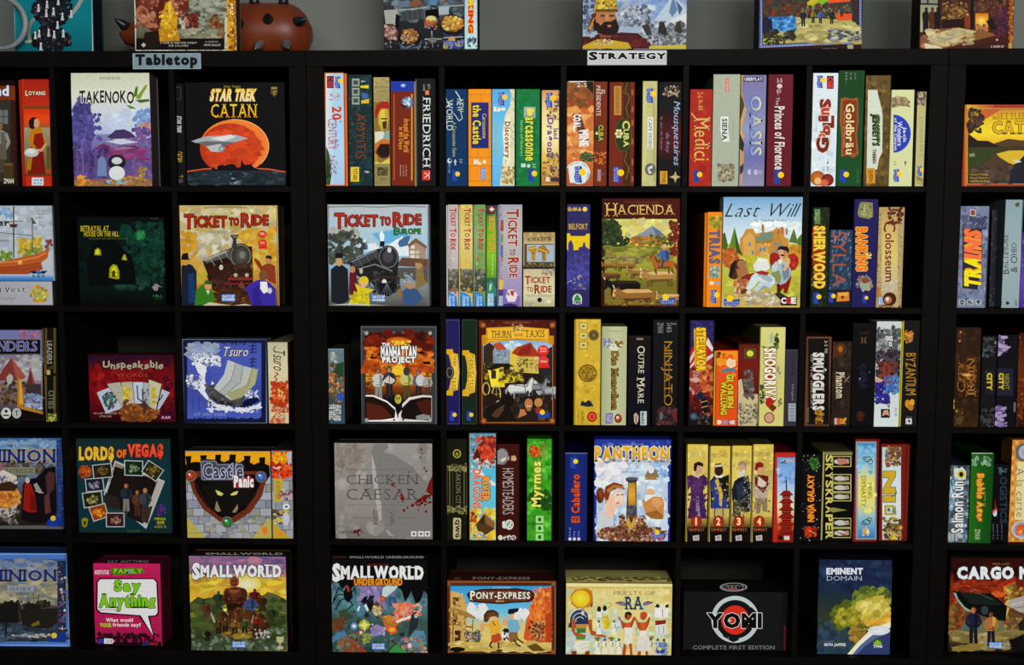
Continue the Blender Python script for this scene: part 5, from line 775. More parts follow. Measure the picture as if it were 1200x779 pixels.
P('3c2c24', 284, 230, 320, 208, 350, 230, 340, 330, 284, 340); P('b85430', 340, 215, 385, 205, 440, 268, 360, 256); R(340, 250, 440, 330, '8a98a8'); S(344, 255, 430, 325, 12, 6, 10, '40485c b0bcc4', 273); P('d8c050', 440, 270, 470, 230, 500, 268, 600, 290, 610, 390, 440, 380); P('a83c24', 450, 270, 480, 235, 510, 225, 560, 205, 590, 245, 620, 290, 500, 290); P('8a2c1a', 480, 285, 500, 245, 570, 210, 560, 280); R(480, 290, 606, 380, 'c8b050'); S(485, 300, 600, 380, 24, 6, 12, '5a3c28 e0d080 3c2c20', 274); R(640, 340, 690, 440, '3c3430'); S(284, 330, 360, 440, 30, 7, 16, '2c3828 3c4430 241c18 b89030', 275); P('2c2c30', 610, 270, 690, 230, 690, 400, 620, 400)
P('e0c824', 310, 370, 400, 345, 410, 470, 330, 470); P('f0dc40', 312, 366, 370, 350, 376, 460, 330, 462); P('241c14', 300, 365, 360, 330, 440, 335, 470, 350, 400, 350, 330, 372); R(330, 370, 358, 420, '3c3020'); P('d8c020', 376, 410, 470, 400, 500, 420, 470, 440, 380, 450); S(380, 370, 520, 440, 40, 7, 16, '2c2018 3c342c 6a5a34 c8b02c', 276); ring(300, 480, 20, 36, 6, 'd0bc60'); ring(360, 510, 24, 46, 6, 'd0bc60'); L('b8a040', 3, 360, 468, 360, 552); L('b8a040', 3, 338, 510, 382, 510)
horse(655, 490, 66, 'a8acac', '70747a', -1); horse(600, 470, 58, '8a8c90', '4a4c50'); horse(500, 480, 74, 'd4d6d2', '94989a'); L('2a201a', 4, 410, 450, 460, 455)
S(470, 500, 560, 580, 22, 7, 15, '383c44 2c2c30 4c4a48', 277)
S(284, 520, 690, 672, 90, 9, 24, '201812 2c2018 3a2a20 181210 6a4a34', 278); P('1c1612', 284, 672, 300, 590, 360, 560, 440, 580, 480, 672); E(425, 550, 38, 40, '1c1410'); E(330, 540, 34, 34, '2a1c14'); P('5a3c24', 330, 640, 360, 600, 410, 570, 400, 610, 370, 650); P('2a2018', 490, 672, 500, 610, 545, 590, 590, 610, 600, 672); E(548, 560, 34, 38, '2a1a12'); E(550, 568, 24, 32, 'b87c50'); E(550, 600, 14, 12, 'a86c44'); P('b87c50', 490, 650, 500, 600, 525, 600, 540, 630); L('e8dcc8', 4, 540, 582, 562, 582); P('a82c20', 590, 620, 610, 590, 640, 600, 630, 640); E(608, 560, 24, 26, 'b8884c')
part('cover_art'); P('c88c1c', 274, 165, 300, 160, 305, 218, 274, 222); P('c88c1c', 668, 165, 698, 168, 698, 220, 668, 216); P('d89c24', 300, 120, 480, 112, 670, 126, 672, 206, 480, 190, 302, 210); P('e8b83c', 310, 128, 480, 118, 662, 132, 662, 196, 480, 180, 312, 200); T('THURN', 330, 138, 448, 180, '4a2c0c', serif=1, b=0); T('and', 468, 148, 512, 170, '6a4410'); T('TAXIS', 530, 134, 646, 176, '4a2c0c', serif=1, b=0); S(455, 100, 520, 136, 12, 6, 13, 'b89850 8a7440 d8c080 4a4a44', 279); FR(274, 186, 694, 680, 4, 'b87c2c')
for x, y in ((282, 105), (690, 105), (286, 668), (688, 668)): E(x, y, 18, 18, '8a4c20'); E(x, y, 9, 9, 'b87c3c')
part('award_badge'); E(636, 254, 34, 32, 'd83028'); P('d83028', 606, 356, 618, 280, 650, 280, 674, 356); E(640, 312, 30, 22, 'e04038'); t('SPIEL DES', 616, 236, 656, 248, 'f0dcd0'); t('JAHRES', 618, 254, 656, 266, 'f0dcd0'); t('2006', 620, 312, 658, 324, 'f0dcd0'); part('cover_art'); RG(640, 630, 36, 0, 0)
# e
B('3e', 112, 70, 270, 708, 'broad golden-yellow spine with a sepia crest', 'd0b03c', lip=('l', 8), tray='b89828', sc='5a4a18')
S(122, 74, 268, 704, 50, 12, 28, 'd0ac34 dcbc48 c8a830', 281)
for y in (90, 146, 202): R(146, y, 192, y+42, '6a5c20'); R(149, y+3, 189, y+39, 'd8cc80'); R(160, y+14, 178, y+28, '8a7c3c')
E(230, 164, 31, 32, '5a4830'); ring(230, 164, 24, 24, 4, '8a7450'); E(230, 164, 10, 12, '8a6c44'); E(194, 388, 56, 54, 'b08c28'); ring(194, 388, 50, 48, 7, '7a5c18'); ring(194, 388, 32, 32, 6, '8a6820'); S(150, 345, 238, 432, 26, 5, 12, '8a6c20 6a5014 c8a438', 282, shape='e'); P('2c2c38', 150, 578, 160, 548, 180, 560, 200, 545, 214, 556, 230, 580, 200, 586); E(220, 644, 30, 32, 'c84020', 'b03018'); ring(220, 644, 16, 17, 4, 'e08850'); t('HOMAS', 156, 610, 172, 684, '6a5828', 90); L('7a6828', 2, 140, 600, 140, 690)
B('3e', 272, 112, 424, 708, 'pale cream-green spine with ornate gold lettering and a white bird', 'b8bc90', lip=('l', 4), gr=.05)
H(276, 114, 424, 706, 'a8b088', 'c0c49c', 'b4b890'); P('8a8cA8'.lower(), 285, 180, 320, 184, 345, 210, 310, 240, 285, 230); P('d8d8c8', 320, 240, 340, 215, 370, 215, 390, 235, 360, 256, 330, 252); P('8a6c2c', 350, 200, 390, 190, 404, 205, 396, 240, 370, 235); S(300, 185, 395, 245, 10, 5, 11, 'c0c0b8 e0dcc8 6a5c38', 291); t('3-5 players 60', 312, 134, 404, 148, '7a7c58')
T('Die Menschen', 336, 262, 372, 600, '9a7828', 90, b=1, ol='4a3810', serif=1); L('9a7828', 6, 330, 280, 350, 262, 376, 270, 380, 290); P('6a5aA0'.lower(), 302, 625, 342, 622, 340, 682, 300, 684); T('ABACUS', 306, 630, 336, 676, 'c8c0d8', b=1, nm='publisher_logo'); E(374, 654, 22, 26, '3c2c28'); P('c83c28', 354, 660, 380, 630, 396, 650, 376, 676); E(370, 648, 8, 9, 'e0d8c8')
B('3e', 430, 166, 566, 706, 'short navy-black spine with cream capitals reading down', '14121c', lip=('l', 3), tray='1c1414')
G(433, 168, 566, 706, '1c1214', '141220', '10121c'); R(440, 166, 564, 186, '241814'); T('OUTRE', 486, 228, 532, 390, 'dcd8bc', 90, serif=1, caps=1); T('MARE', 484, 418, 530, 566, 'dcd8bc', 90, serif=1, caps=1); R(482, 180, 522, 192, '8a7c78'); R(504, 612, 542, 694, 'b8ccc8'); T('MARE', 510, 620, 526, 686, '2c4a4c', 90, b=1, nm='publisher_logo'); P('c8a8a0', 466, 630, 480, 620, 494, 640, 492, 670, 480, 690, 468, 676); L('4a1c1c', 4, 480, 636, 480, 676)
B('3e', 574, 72, 728, 706, 'tall black spine with struck-through gold lettering', '16161a', lip=('l', 3))
T('NINJATO', 626, 200, 694, 580, 'c08c24', 90, b=-1); L('8a6420', 6, 648, 220, 648, 560); L('8a6420', 5, 674, 220, 674, 520); S(610, 590, 724, 700, 50, 8, 20, '3a2024 5a3038 241418 2c2c34 6a4044', 301); P('6a2c30', 690, 620, 720, 600, 724, 680, 700, 650); E(628, 640, 12, 22, '5a6a74'); t('Dan Schnake', 690, 90, 718, 102, 'a8a8a8', 0); t('2-4 60 12+', 660, 92, 690, 150, 'a0a0a0', 90); t('ZMAN', 606, 90, 640, 150, '8a9098', 90)
# f
B('3f', 62, 76, 208, 702, 'dark red and blue spine with red and white stripes and yellow letters', '3a1c30', lip=('l', 3))
G(65, 78, 206, 360, '2a2460', '342850', '6a2028'); S(66, 80, 204, 180, 26, 8, 18, '2c2868 3c3478 241c50', 311); P('b03028', 60, 260, 110, 200, 150, 180, 170, 170, 200, 230, 200, 330, 130, 380, 60, 340); P('d0c8c8', 66, 300, 105, 230, 112, 250, 66, 330); P('d8d0d0', 155, 210, 175, 180, 205, 240, 200, 262); P('d0c8c8', 140, 310, 205, 270, 205, 290, 150, 330); P('d0ccd0', 66, 350, 105, 300, 108, 320, 70, 360); P('c83830', 66, 345, 106, 270, 106, 300, 66, 350); G(65, 360, 206, 700, '6a1c18', '8a2c1c', '4a1418', '1c1014'); S(66, 370, 140, 520, 40, 9, 22, '8a1c18 a03c24 6a1414 c8a090', 312); S(130, 340, 200, 640, 50, 9, 20, 'c86a3c b0502c a84428 e09858', 313); S(66, 500, 200, 640, 50, 8, 18, '5a1818 2c1014 8a2820 3c1820', 314); P('c8a89c', 70, 420, 110, 410, 130, 430, 100, 445); E(130, 520, 20, 22, '1c2440'); P('1c1820', 130, 540, 165, 530, 185, 620, 150, 620); L('c8a878', 4, 130, 560, 170, 550); L('c8a878', 4, 136, 590, 175, 580)
P('d8a028', 90, 130, 110, 115, 160, 120, 165, 370, 110, 380, 95, 340); T('STELLAVOR', 108, 122, 158, 370, 'f0d030', 90, b=2, ol='8a2410'); R(66, 640, 204, 700, '1c1418'); E(90, 642, 22, 22, '5a7a90', '2c4458'); S(110, 630, 180, 690, 14, 5, 11, '4a3c44 6a5c5c 2c2c34', 315)
B('3f', 198, 252, 350, 702, 'bright orange spine with yellow-edged stacked letters', 'e0541c', lip=('l', 12), tray='d8a818')
R(210, 258, 348, 340, 'e89424'); S(215, 262, 345, 400, 16, 9, 20, 'e86c1c d84c14 f0a030', 321); P('e8d8b8', 280, 320, 300, 300, 335, 312, 338, 345, 310, 358, 285, 345); P('5a8090', 245, 375, 290, 355, 338, 362, 330, 378, 260, 384); P('8a3a24', 220, 285, 245, 278, 246, 296, 224, 300); E(312, 330, 18, 16, 'e8c8a0'); R(228, 262, 250, 280, '4a2c20'); T('GLORIEN', 284, 394, 322, 590, 'd8c030', 90, b=2, ol='5a4410'); T('WALLUNG', 250, 440, 284, 632, 'd8c030', 90, b=2, ol='5a4410'); E(240, 676, 14, 14, 'e8d8c8'); R(262, 664, 290, 690, '9a90b0'); P('d8d0d0', 300, 670, 330, 664, 330, 690, 304, 686)
B('3f', 350, 214, 474, 704, 'dull red spine with grey ruins on a torn cream foot', '641c14', lip=('r', 2), sc='3c1410')
G(351, 216, 472, 520, '6a2014', '741f14', '5c1a14'); R(350, 212, 472, 222, '4a1c1c'); S(360, 520, 470, 702, 60, 10, 24, 'c8b88c b8a878 d0c498 a89c74', 331); P('c8b88c', 351, 430, 372, 420, 385, 500, 400, 540, 440, 530, 472, 515, 472, 702, 351, 702); S(385, 370, 440, 540, 50, 7, 16, '6a6a68 4a4a48 888684 5a3a34', 332, .8); S(360, 560, 470, 690, 60, 6, 15, '6a6458 8a8474 d0c49c 4c4840 a89c80', 333); R(392, 246, 450, 298, '4a5030'); E(422, 272, 20, 18, 'd8d038'); FR(388, 244, 454, 300, 3, '6a5c3c')
B('3f', 474, 116, 626, 706, 'pale yellow spine with bold white-edged letters on red', 'd0cc7c', lip=('l', 4), gr=.05)
G(478, 118, 626, 706, 'd4d084', 'ccc878', 'd4cc80'); S(560, 150, 590, 250, 12, 7, 14, '4a5a2c 6a7a44 2c3c24', 341); P('a8b89c', 534, 160, 560, 150, 556, 215, 540, 210); E(578, 190, 14, 16, '3c4028'); P('4a6a2c', 480, 225, 500, 240, 560, 228, 600, 236, 540, 240)
for y, r in ((262, 22), (345, 24), (410, 26), (470, 0), (545, 24)):
    if r: E(544, y, r+4, r, 'b02818')
T('SHOGORIVA', 508, 242, 572, 555, 'ece4cc', 90, b=2, ol='6a1c14'); E(536, 560, 24, 30, 'b02818'); P('6a3a1c', 530, 590, 555, 570, 580, 590, 556, 616); E(535, 650, 30, 32, 'c8a080'); ring(535, 650, 28, 30, 6, '8a2820'); S(482, 460, 505, 570, 16, 7, 13, '3c4a20 5a6a34', 342); S(575, 340, 605, 410, 10, 6, 12, '8a9068 c0bc90', 343); S(590, 540, 608, 580, 6, 5, 9, '7a6a3c', 344)
B('3f', 622, 248, 712, 708, 'short slate-purple spine with a pale barcode sticker', '3a3644', lip=('r', 3), gr=.05)
R(624, 246, 710, 256, '4a4654'); T('Origins', 664, 452, 680, 550, '9a8ca0', 90); t('GAME', 664, 300, 682, 400, '2c2836', 90); part('barcode_sticker'); R(648, 566, 690, 670, 'b0b8c0')
for i, y in enumerate(range(572, 664, 7)): R(652, y, 686, y+(3 if i % 3 else 5), '6a7480')
# g
B('3g', 66, 172, 220, 708, 'brown-framed black spine with heavy white slab capitals', '5a3828', lip=('l', 2), sc='2a1c14')
R(86, 184, 208, 688, '17100e'); FR(70, 176, 218, 704, 3, '7a5844'); T('SMUGGLERS', 116, 270, 176, 606, 'd8d4cc', 90, b=2, serif=1, ol='17100e', olw=.03); t('OF THE GALAXY', 100, 275, 112, 600, 'a89c90', 90); t('3-5 90', 182, 196, 200, 270, 'c0b8a8', 90); S(130, 600, 172, 684, 20, 6, 14, 'a87820 6a4a18 c89830 4a3414', 351); t('PRODUCED BY', 76, 590, 90, 676, '8a7c70', 90); E(188, 368, 6, 8, 'c8c4b8')
B('3g', 224, 200, 340, 706, 'short mottled brown-black spine with a gold medallion and an off-white name', '2c241c', lip=('r', 3))
S(226, 204, 336, 700, 60, 9, 22, '2c2218 3c3024 201812 443424', 361); S(230, 206, 250, 300, 8, 7, 14, '6a3c1c 4a2c18', 362); E(278, 248, 32, 36, '4a2414'); E(276, 246, 18, 24, 'b87c20', '6a3c10'); ring(278, 248, 29, 33, 4, '6a4420'); T('Phantom', 250, 384, 298, 534, 'd0c4a8', 90, b=1, serif=1); L('b8a888', 3, 300, 440, 330, 405); L('8a7c64', 3, 300, 410, 325, 440); R(240, 652, 256, 690, 'b8b0a8'); R(258, 652, 278, 690, 'c85028'); S(276, 652, 306, 690, 8, 5, 10, 'd89030 e0b040', 363)
B('3g', 340, 92, 480, 706, 'tall nearly black spine with a small copper numeral two', '0f0d10', lip=('r', 2), gr=.06)
T('II', 400, 176, 428, 212, '7a5430', serif=1); t('EXPANSION', 386, 144, 446, 158, '5a2c1c'); S(384, 330, 430, 470, 20, 6, 14, '1c1c34 242040 161426', 371); t('ECLIPSE', 396, 330, 420, 470, '2a2444', 90); E(394, 640, 26, 32, '3a1a14'); L('6a3420', 4, 380, 640, 410, 630); L('6a3420', 4, 394, 612, 390, 668); E(390, 420, 5, 4, 'a8a0a8'); E(446, 382, 5, 4, '6a6470')
B('3g', 474, 82, 634, 704, 'white spine splashed with dark and violet ink clouds', 'c4ccc8', lip=('r', 7), tray='d8d024', gr=.05)
G(474, 84, 630, 704, 'c8d0d0', 'b0b8b4', 'c8d0d4', 'd0dcdc'); S(490, 120, 626, 300, 90, 8, 24, '5a6064 8a9090 3c3e40 a8acac 4a4440', 381); S(490, 260, 624, 440, 90, 9, 26, '2c2830 3c2c30 5a4a50 4a4c5c 24202c', 382); S(500, 320, 600, 460, 30, 8, 18, '7a2c20 5a2018 8a4430', 383); S(478, 430, 560, 560, 60, 8, 20, '3c2878 2c3498 4a3a90 241c60', 384); S(540, 400, 622, 500, 40, 9, 20, '4a78b8 3a58a0 6a98c8 2c3c70', 385); ring(545, 370, 16, 34, 8, '9a4030'); ring(560, 420, 18, 26, 7, '8a3828'); E(500, 430, 26, 12, 'c8a080')
for x, y in ((544, 170), (564, 172), (562, 206)): R(x, y, x+16, y+22, 'e0e4e4'); R(x+5, y+6, x+11, y+16, '40484c')
L('2c2c34', 4, 550, 510, 545, 550, 560, 590, 566, 560); R(514, 598, 566, 650, '2c2420'); P('c89c78', 520, 640, 530, 606, 556, 604, 562, 640, 545, 630); t('3-5 90', 596, 590, 608, 640, '4a5054', 90)
B('3g', 630, 76, 740, 704, 'black spine with gold curling capitals, right of the ink-splashed white spine', '1c1a1c', lip=('l', 8), tray='d0c424')
P('b07028', 648, 160, 690, 138, 706, 150, 700, 200, 680, 210, 664, 180); S(650, 140, 704, 210, 14, 5, 11, 'c88838 8a5420 e0b060', 391); T('BYZANTIUM', 660, 270, 718, 516, 'b88a24', 90, b=0, serif=0, wob=.05); E(672, 568, 16, 24, 'c88c1c'); E(698, 560, 14, 20, 'd8a028'); E(690, 590, 16, 18, 'b87c18'); R(660, 654, 696, 688, 'c8ccc8'); P('2c2c2c', 672, 664, 680, 660, 688, 668, 680, 682); t('WAR', 664, 642, 694, 650, '8a8a88')
# h
B('3h', 238, 118, 396, 706, 'dark brown spine with glowing bronze capitals reading upwards', '2c1c10', lip=('l', 4), tray='4a5c68')
G(246, 120, 396, 706, '2c2018', '3a2010', '2a1c10', '3c2c18'); S(250, 130, 390, 700, 50, 10, 26, '38240f 2a1a10 4a2c14 3c2e1c', 401); S(270, 340, 370, 470, 20, 8, 18, '7a4414 5a3010 8a5420', 402); E(280, 146, 7, 8, 'b87040'); E(274, 198, 7, 8, 'b87040'); T('CITY', 258, 314, 310, 500, '8a5c28', -90, serif=1, caps=1); T('IRON', 310, 300, 372, 514, '9a6c30', -90, serif=1, caps=1); T('OF', 318, 388, 336, 420, 'e8b860', -90, serif=1); E(318, 398, 34, 10, 'e8c078', '9a6428'); S(234, 540, 244, 610, 6, 4, 8, 'c89c34', 403); S(248, 600, 290, 690, 14, 6, 13, '5a4424 6a5430 3c2c14', 404); E(256, 612, 6, 6, 'b8903c')
B('3h', 398, 168, 490, 706, 'black spine with a small yellow name plate, left of a matching purple-flecked one', '18181c', lip=('l', 2))
S(404, 176, 486, 290, 24, 7, 16, '3c4448 2c3034 6a7474 4a3838', 411); S(400, 600, 488, 704, 24, 7, 15, '2c3038 4a4c50 5a5430 3c3c44', 412); R(422, 376, 478, 516, '20242c'); T('CITY', 436, 388, 464, 484, 'd0b824', 90, b=2); L('6a6c50', 3, 426, 384, 434, 372)
B('3h', 491, 160, 614, 706, 'black spine with purple streaks and a yellow name plate', '141218', lip=('r', 2))
S(494, 170, 550, 280, 20, 6, 15, '8a74a0 6a5484 b8a4c8 4a3c5c', 421, 2); P('b09cc0', 494, 206, 540, 226, 578, 232, 560, 246, 496, 236); S(470, 585, 550, 700, 22, 6, 15, '8a74a8 5a4878 b0a0c4', 422, 1.8); P('a890b8', 492, 640, 548, 624, 552, 640, 492, 660); R(496, 360, 588, 520, '24283c'); T('CITY', 506, 388, 532, 482, 'd0b824', 90, b=2); T('NIGHT', 540, 394, 566, 482, '8a7c24', 90, b=1); R(592, 560, 610, 616, '6a6c70')
B('3h', 612, 150, 760, 706, 'dark rust spine cut by the right frame edge in the third row', '4a200f', d=.28)
G(616, 152, 760, 706, '3a1a10', '6a300f', '5a2810', '241410'); S(616, 155, 653, 700, 20, 7, 16, '7a3c14 4a2410 8a4a1c', 431)
# ------------------------------------------------------------------ fourth row
B('4a', -420, 66, 385, 622, 'blue box showing a feast and a red-cloaked person, cut by the left frame edge', '2a3040', sc='1c2030')
G(-420, 68, 384, 606, '3c6aa0', '6a8098', '34302c', '241c1c'); R(-420, 600, 384, 622, '5a5a58'); S(-100, 80, 340, 140, 30, 10, 24, '7a98b8 8aa0b4 5a80a8', 501, 1.6); P('8a8470', -420, 140, 340, 130, 345, 215, -420, 220); S(-60, 215, 345, 300, 60, 10, 26, '4a4240 5a5048 3a3028 6a5a50', 502)
T('DOMINION', -250, 142, 338, 212, '1c3078', serif=1, b=1, ol='a89c80'); t('DONALD X. VACCARINO', 6, 106, 216, 124, '1c2c5a'); P('7a7c68', 20, 246, 214, 244, 216, 292, 20, 294); T('INTRIGUE', 34, 256, 204, 282, '4a4a3c', serif=1, nm='subtitle')
E(-10, 250, 30, 40, '8a5a68'); P('c0b8b0', -20, 280, 20, 262, 100, 300, 110, 340, 60, 370, -20, 350); S(-20, 290, 120, 360, 16, 8, 18, '7a80a0 a89c98 5a506a', 503); E(50, 430, 76, 74, 'b0742c'); S(-20, 370, 120, 490, 50, 9, 22, 'c8863c a85c28 d8a048 8a4420 b87838', 504, shape='e'); P('3c2418', -20, 350, 60, 330, 110, 360, 90, 390, -20, 390); P('a8a4a0', -20, 490, 60, 500, 104, 460, 100, 520, 40, 560, -20, 540); S(-20, 500, 120, 590, 24, 8, 18, '5a5450 8a8078 2c2624', 505)
P('141014', 140, 350, 160, 320, 220, 310, 280, 250, 340, 240, 345, 520, 300, 580, 200, 590, 130, 560); P('8a1c14', 140, 500, 150, 350, 165, 340, 190, 350, 215, 420, 225, 520, 170, 520); P('6a1410', 180, 500, 186, 400, 215, 430, 222, 510); E(168, 326, 14, 18, 'b0a8a0'); P('8a8888', 205, 350, 225, 340, 260, 400, 240, 405, 215, 380); L('a8a4a0', 4, 215, 390, 265, 404); P('4a2c2c', 276, 300, 300, 270, 335, 280, 330, 380, 290, 420); P('5a3430', 270, 420, 300, 400, 310, 520, 276, 530); H(345, 80, 384, 600, '24345a', '2c4a8a', '1c2c60'); S(350, 100, 382, 590, 26, 7, 14, '5a2c48 2a5098 1c2c5a 3c6ab0', 506); P('1c3890', 290, 570, 330, 540, 384, 556, 384, 606, 280, 604); E(324, 556, 16, 16, 'd8b030')
B('4b', -486, 72, 110, 646, 'dark teal box scattered with white-edged photographs under fiery lettering', '12282c', sc='0c1618')
K.crop = (0, 500, 5.195)
G(445, 72, 1045, 646, '163034', '14343a', '12363c', '103038'); FR(448, 76, 1042, 642, 10, '1c2c20'); T('LORD$', 484, 126, 690, 210, 'e0a828', b=2, ol='5a2010', col2='d8b83c'); T('OF', 712, 142, 766, 186, 'd87028', b=2, ol='5a2010'); T('VEGA$', 782, 110, 990, 190, 'e05a30', b=2, ol='5a1818', col2='d84030')
def photo(pts, c1, c2, seed):
    cx, cy = sum(pts[::2])/4, sum(pts[1::2])/4
    P('a8b0b0', *pts); q = []
    for i in range(0, 8, 2): q += [pts[i]+(cx-pts[i])*.1, pts[i+1]+(cy-pts[i+1])*.12]
    P(c1, *q); x0, x1 = min(q[::2]), max(q[::2]); y0, y1 = min(q[1::2]), max(q[1::2])
    S(x0+(x1-x0)*.2, y0+(y1-y0)*.25, x1-(x1-x0)*.2, y1-(y1-y0)*.22, 16, 5, 13, c2, seed, shape='e')
part('photographs')
photo((700, 205, 1004, 330, 890, 622, 630, 410), '241c18', '3c2c24 1c1814 4a3a30 2c2c2c', 511); P('a8a098', 958, 330, 998, 330, 890, 606, 870, 580); P('8a7868', 704, 216, 756, 240, 680, 340, 660, 330); P('1c1614', 700, 240, 950, 330, 870, 590, 780, 550, 650, 420); P('2c3c34', 640, 500, 780, 510, 770, 550, 650, 545)
F(768, 344, 170, '28303c', 'b07850', leg='7a7470', hair='8a4a2c'); F(836, 384, 160, '5a3828', 'a87050', leg='4a2c20', hair='6a3820'); F(884, 372, 180, '3a4048', 'b08058', leg='2c3038', hair='8a6a4c'); P('2c2420', 640, 400, 720, 430, 735, 480, 700, 500, 640, 480); P('3c2c24', 860, 500, 930, 480, 900, 590, 860, 570)
photo((560, 232, 678, 220, 688, 306, 570, 318), '2a2014', '5a4820 3c2c14 7a6430', 512); photo((756, 202, 872, 206, 872, 300, 758, 296), '14281c', '2c5a3c 4a7a54 8a9c70 1c3c2c', 513); photo((904, 200, 1000, 264, 950, 336, 860, 270), '2c2814', '6a5c24 8a7a30 3c3418', 514); photo((516, 316, 628, 308, 638, 388, 526, 398), '242432', '6a6a80 3c3c50 a09aa0', 515); photo((498, 402, 620, 388, 630, 476, 512, 496), '242414', '6a6830 a8a068 4a4a28', 516); photo((538, 490, 640, 462, 664, 546, 570, 578), '8a3c10', 'd88028 e8b838 5a200c c85c18', 517); photo((644, 522, 758, 522, 760, 610, 646, 610), '3c1c24', '8a4430 5a6a80 a87850 2c3050', 518)
part('cover_art'); S(480, 240, 550, 304, 24, 8, 20, '8a3c18 a84c1c 5a2410 c06828', 519, shape='e'); S(950, 478, 1012, 536, 24, 6, 16, '4a2c6a 5c3a80 2c1c4a', 520, shape='e'); T('MEGA', 942, 552, 1010, 566, 'a8a020', b=1, nm='publisher_logo'); T('GAME', 956, 572, 1000, 592, 'a8a020', b=1, nm='publisher_logo'); T('AGES 12', 940, 600, 1012, 614, 'a8a020', nm='publisher_logo'); P('8a8420', 498, 560, 520, 552, 538, 562, 532, 600, 516, 614, 500, 598); P('3c3c1c', 508, 574, 526, 570, 524, 596, 512, 600); t('MAYFAIR GAMES', 776, 628, 856, 640, '4a6a2c')
B('4b', 172, 146, 716, 686, 'grey brick box with a monster shield, gold battlements and three round gems', '7a8088', sc='24201c')
BR(172, 300, 716, 690, 8, 8, '8a909c 9aa0a8 7c828c 8e8c84 a0a4ac', '30343a'); G(172, 150, 716, 234, 'd89c1c', 'e8a41c', 'd88a14'); P('100d0c', 172, 235, 200, 222, 195, 190, 192, 178, 232, 178, 228, 196, 226, 218, 250, 212, 285, 215, 286, 186, 280, 174, 326, 172, 320, 196, 374, 200, 376, 170, 412, 168, 408, 205, 430, 215, 460, 200, 462, 168, 502, 168, 498, 210, 520, 220, 552, 200, 548, 176, 592, 176, 586, 215, 610, 230, 645, 215, 642, 186, 680, 184, 678, 225, 705, 236, 708, 300, 680, 340, 190, 300)
S(180, 560, 706, 680, 26, 9, 22, '9a9684 8a8c90 a8a8a0', 521, 1.6); P('6a3020', 214, 320, 250, 270, 640, 270, 690, 310, 660, 420, 590, 520, 500, 580, 450, 600, 400, 575, 300, 500, 240, 400); P('0e0d0c', 244, 330, 290, 290, 620, 290, 655, 330, 620, 420, 560, 500, 460, 560, 400, 545, 320, 480, 265, 400)
S(320, 320, 590, 500, 50, 12, 30, '14130f 1c1a16 0c0b0a 20201a', 522, shape='e'); part('monster_shield'); P('161410', 290, 360, 360, 340, 400, 320, 500, 330, 560, 345, 600, 370, 560, 440, 520, 500, 450, 548, 400, 520, 340, 450); P('c8c468', 376, 384, 400, 392, 426, 408, 412, 420, 390, 414); P('c8c468', 516, 390, 490, 396, 466, 412, 480, 418, 506, 412); P('8a7c64', 372, 500, 384, 448, 410, 512, 388, 518); P('8a7c64', 512, 470, 514, 500, 500, 522, 478, 520); L('4a1c10', 4, 250, 330, 320, 470, 400, 545, 460, 560, 560, 500, 640, 370)
for x, y, c1, c2 in ((226, 298, 'd8502c', '7a1810'), (654, 304, '5a88d8', '24408a'), (449, 580, '38a04c', '145a24')): part('gem#%d' % x); E(x, y, 35, 36, 'a8a088', '5a5444'); E(x, y, 26, 27, c1, c2); E(x-8, y-9, 7, 6, 'f0e8e0')
part('cover_art'); P('484c58', 284, 210, 300, 200, 380, 204, 390, 224, 540, 222, 552, 240, 552, 310, 540, 326, 300, 328, 284, 312); L('8a8ea0', 4, 290, 212, 380, 210, 388, 230, 540, 230, 546, 316, 296, 320, 290, 212); T('Castle', 304, 226, 544, 312, '3a3e58', serif=1, b=1, ol='c8ccd8'); P('a02848', 480, 330, 590, 300, 600, 320, 520, 372, 490, 372); T('Panic', 492, 300, 606, 364, 'f0e8e8', b=2, sh=.0, ol='8a1c30', arc=0); P('b0a454', 188, 548, 210, 552, 312, 672, 300, 684, 188, 684); P('b0a454', 700, 560, 716, 560, 716, 684, 600, 684); t('2-6 PLAYERS', 196, 640, 280, 650, '7a7430'); P('d87820', 660, 612, 690, 610, 692, 650, 664, 650)
B('4b', 718, 144, 848, 686, 'grey brick spine with a fiery orange top, right of the monster shield box', '7a8088', d=.25, lip=('l', 3), sc='24201c')
BR(720, 150, 848, 686, 3, 9, '8a909c 9aa0a8 7c828c 8e8c84 a0a4ac', '30343a', 5); S(720, 150, 838, 312, 70, 9, 24, 'c83818 a82410 e0601c 8a1c10 d84c18', 531); S(725, 160, 810, 215, 24, 8, 18, 'f0a01c e8b828 e07818', 532); P('e8ccb0', 728, 240, 745, 250, 770, 240, 775, 248, 748, 258, 730, 250); P('a8b4b8', 810, 152, 842, 152, 838, 210, 820, 240); P('b8a03c', 730, 312, 790, 318, 786, 450, 774, 460, 732, 454); t('CASTLE', 748, 330, 768, 440, '6a5a28', 90); S(770, 380, 848, 450, 16, 7, 16, 'c8bcc0 5a2c34 a82c20 4a4a58', 533); E(808, 486, 22, 18, 'd0d8e8'); P('5a6aa0', 794, 486, 810, 476, 822, 488, 806, 494); P('2c1c4a', 722, 500, 780, 520, 810, 560, 760, 540, 724, 530); S(722, 505, 810, 590, 24, 7, 16, 'd0b838 2c1c4a 3c2450 e8d860 1c1c24', 534, 1.5); E(806, 560, 22, 40, 'b8bcc8'); P('b89c30', 722, 580, 836, 684, 722, 684); P('e0802c', 760, 632, 785, 632, 782, 664, 758, 662)
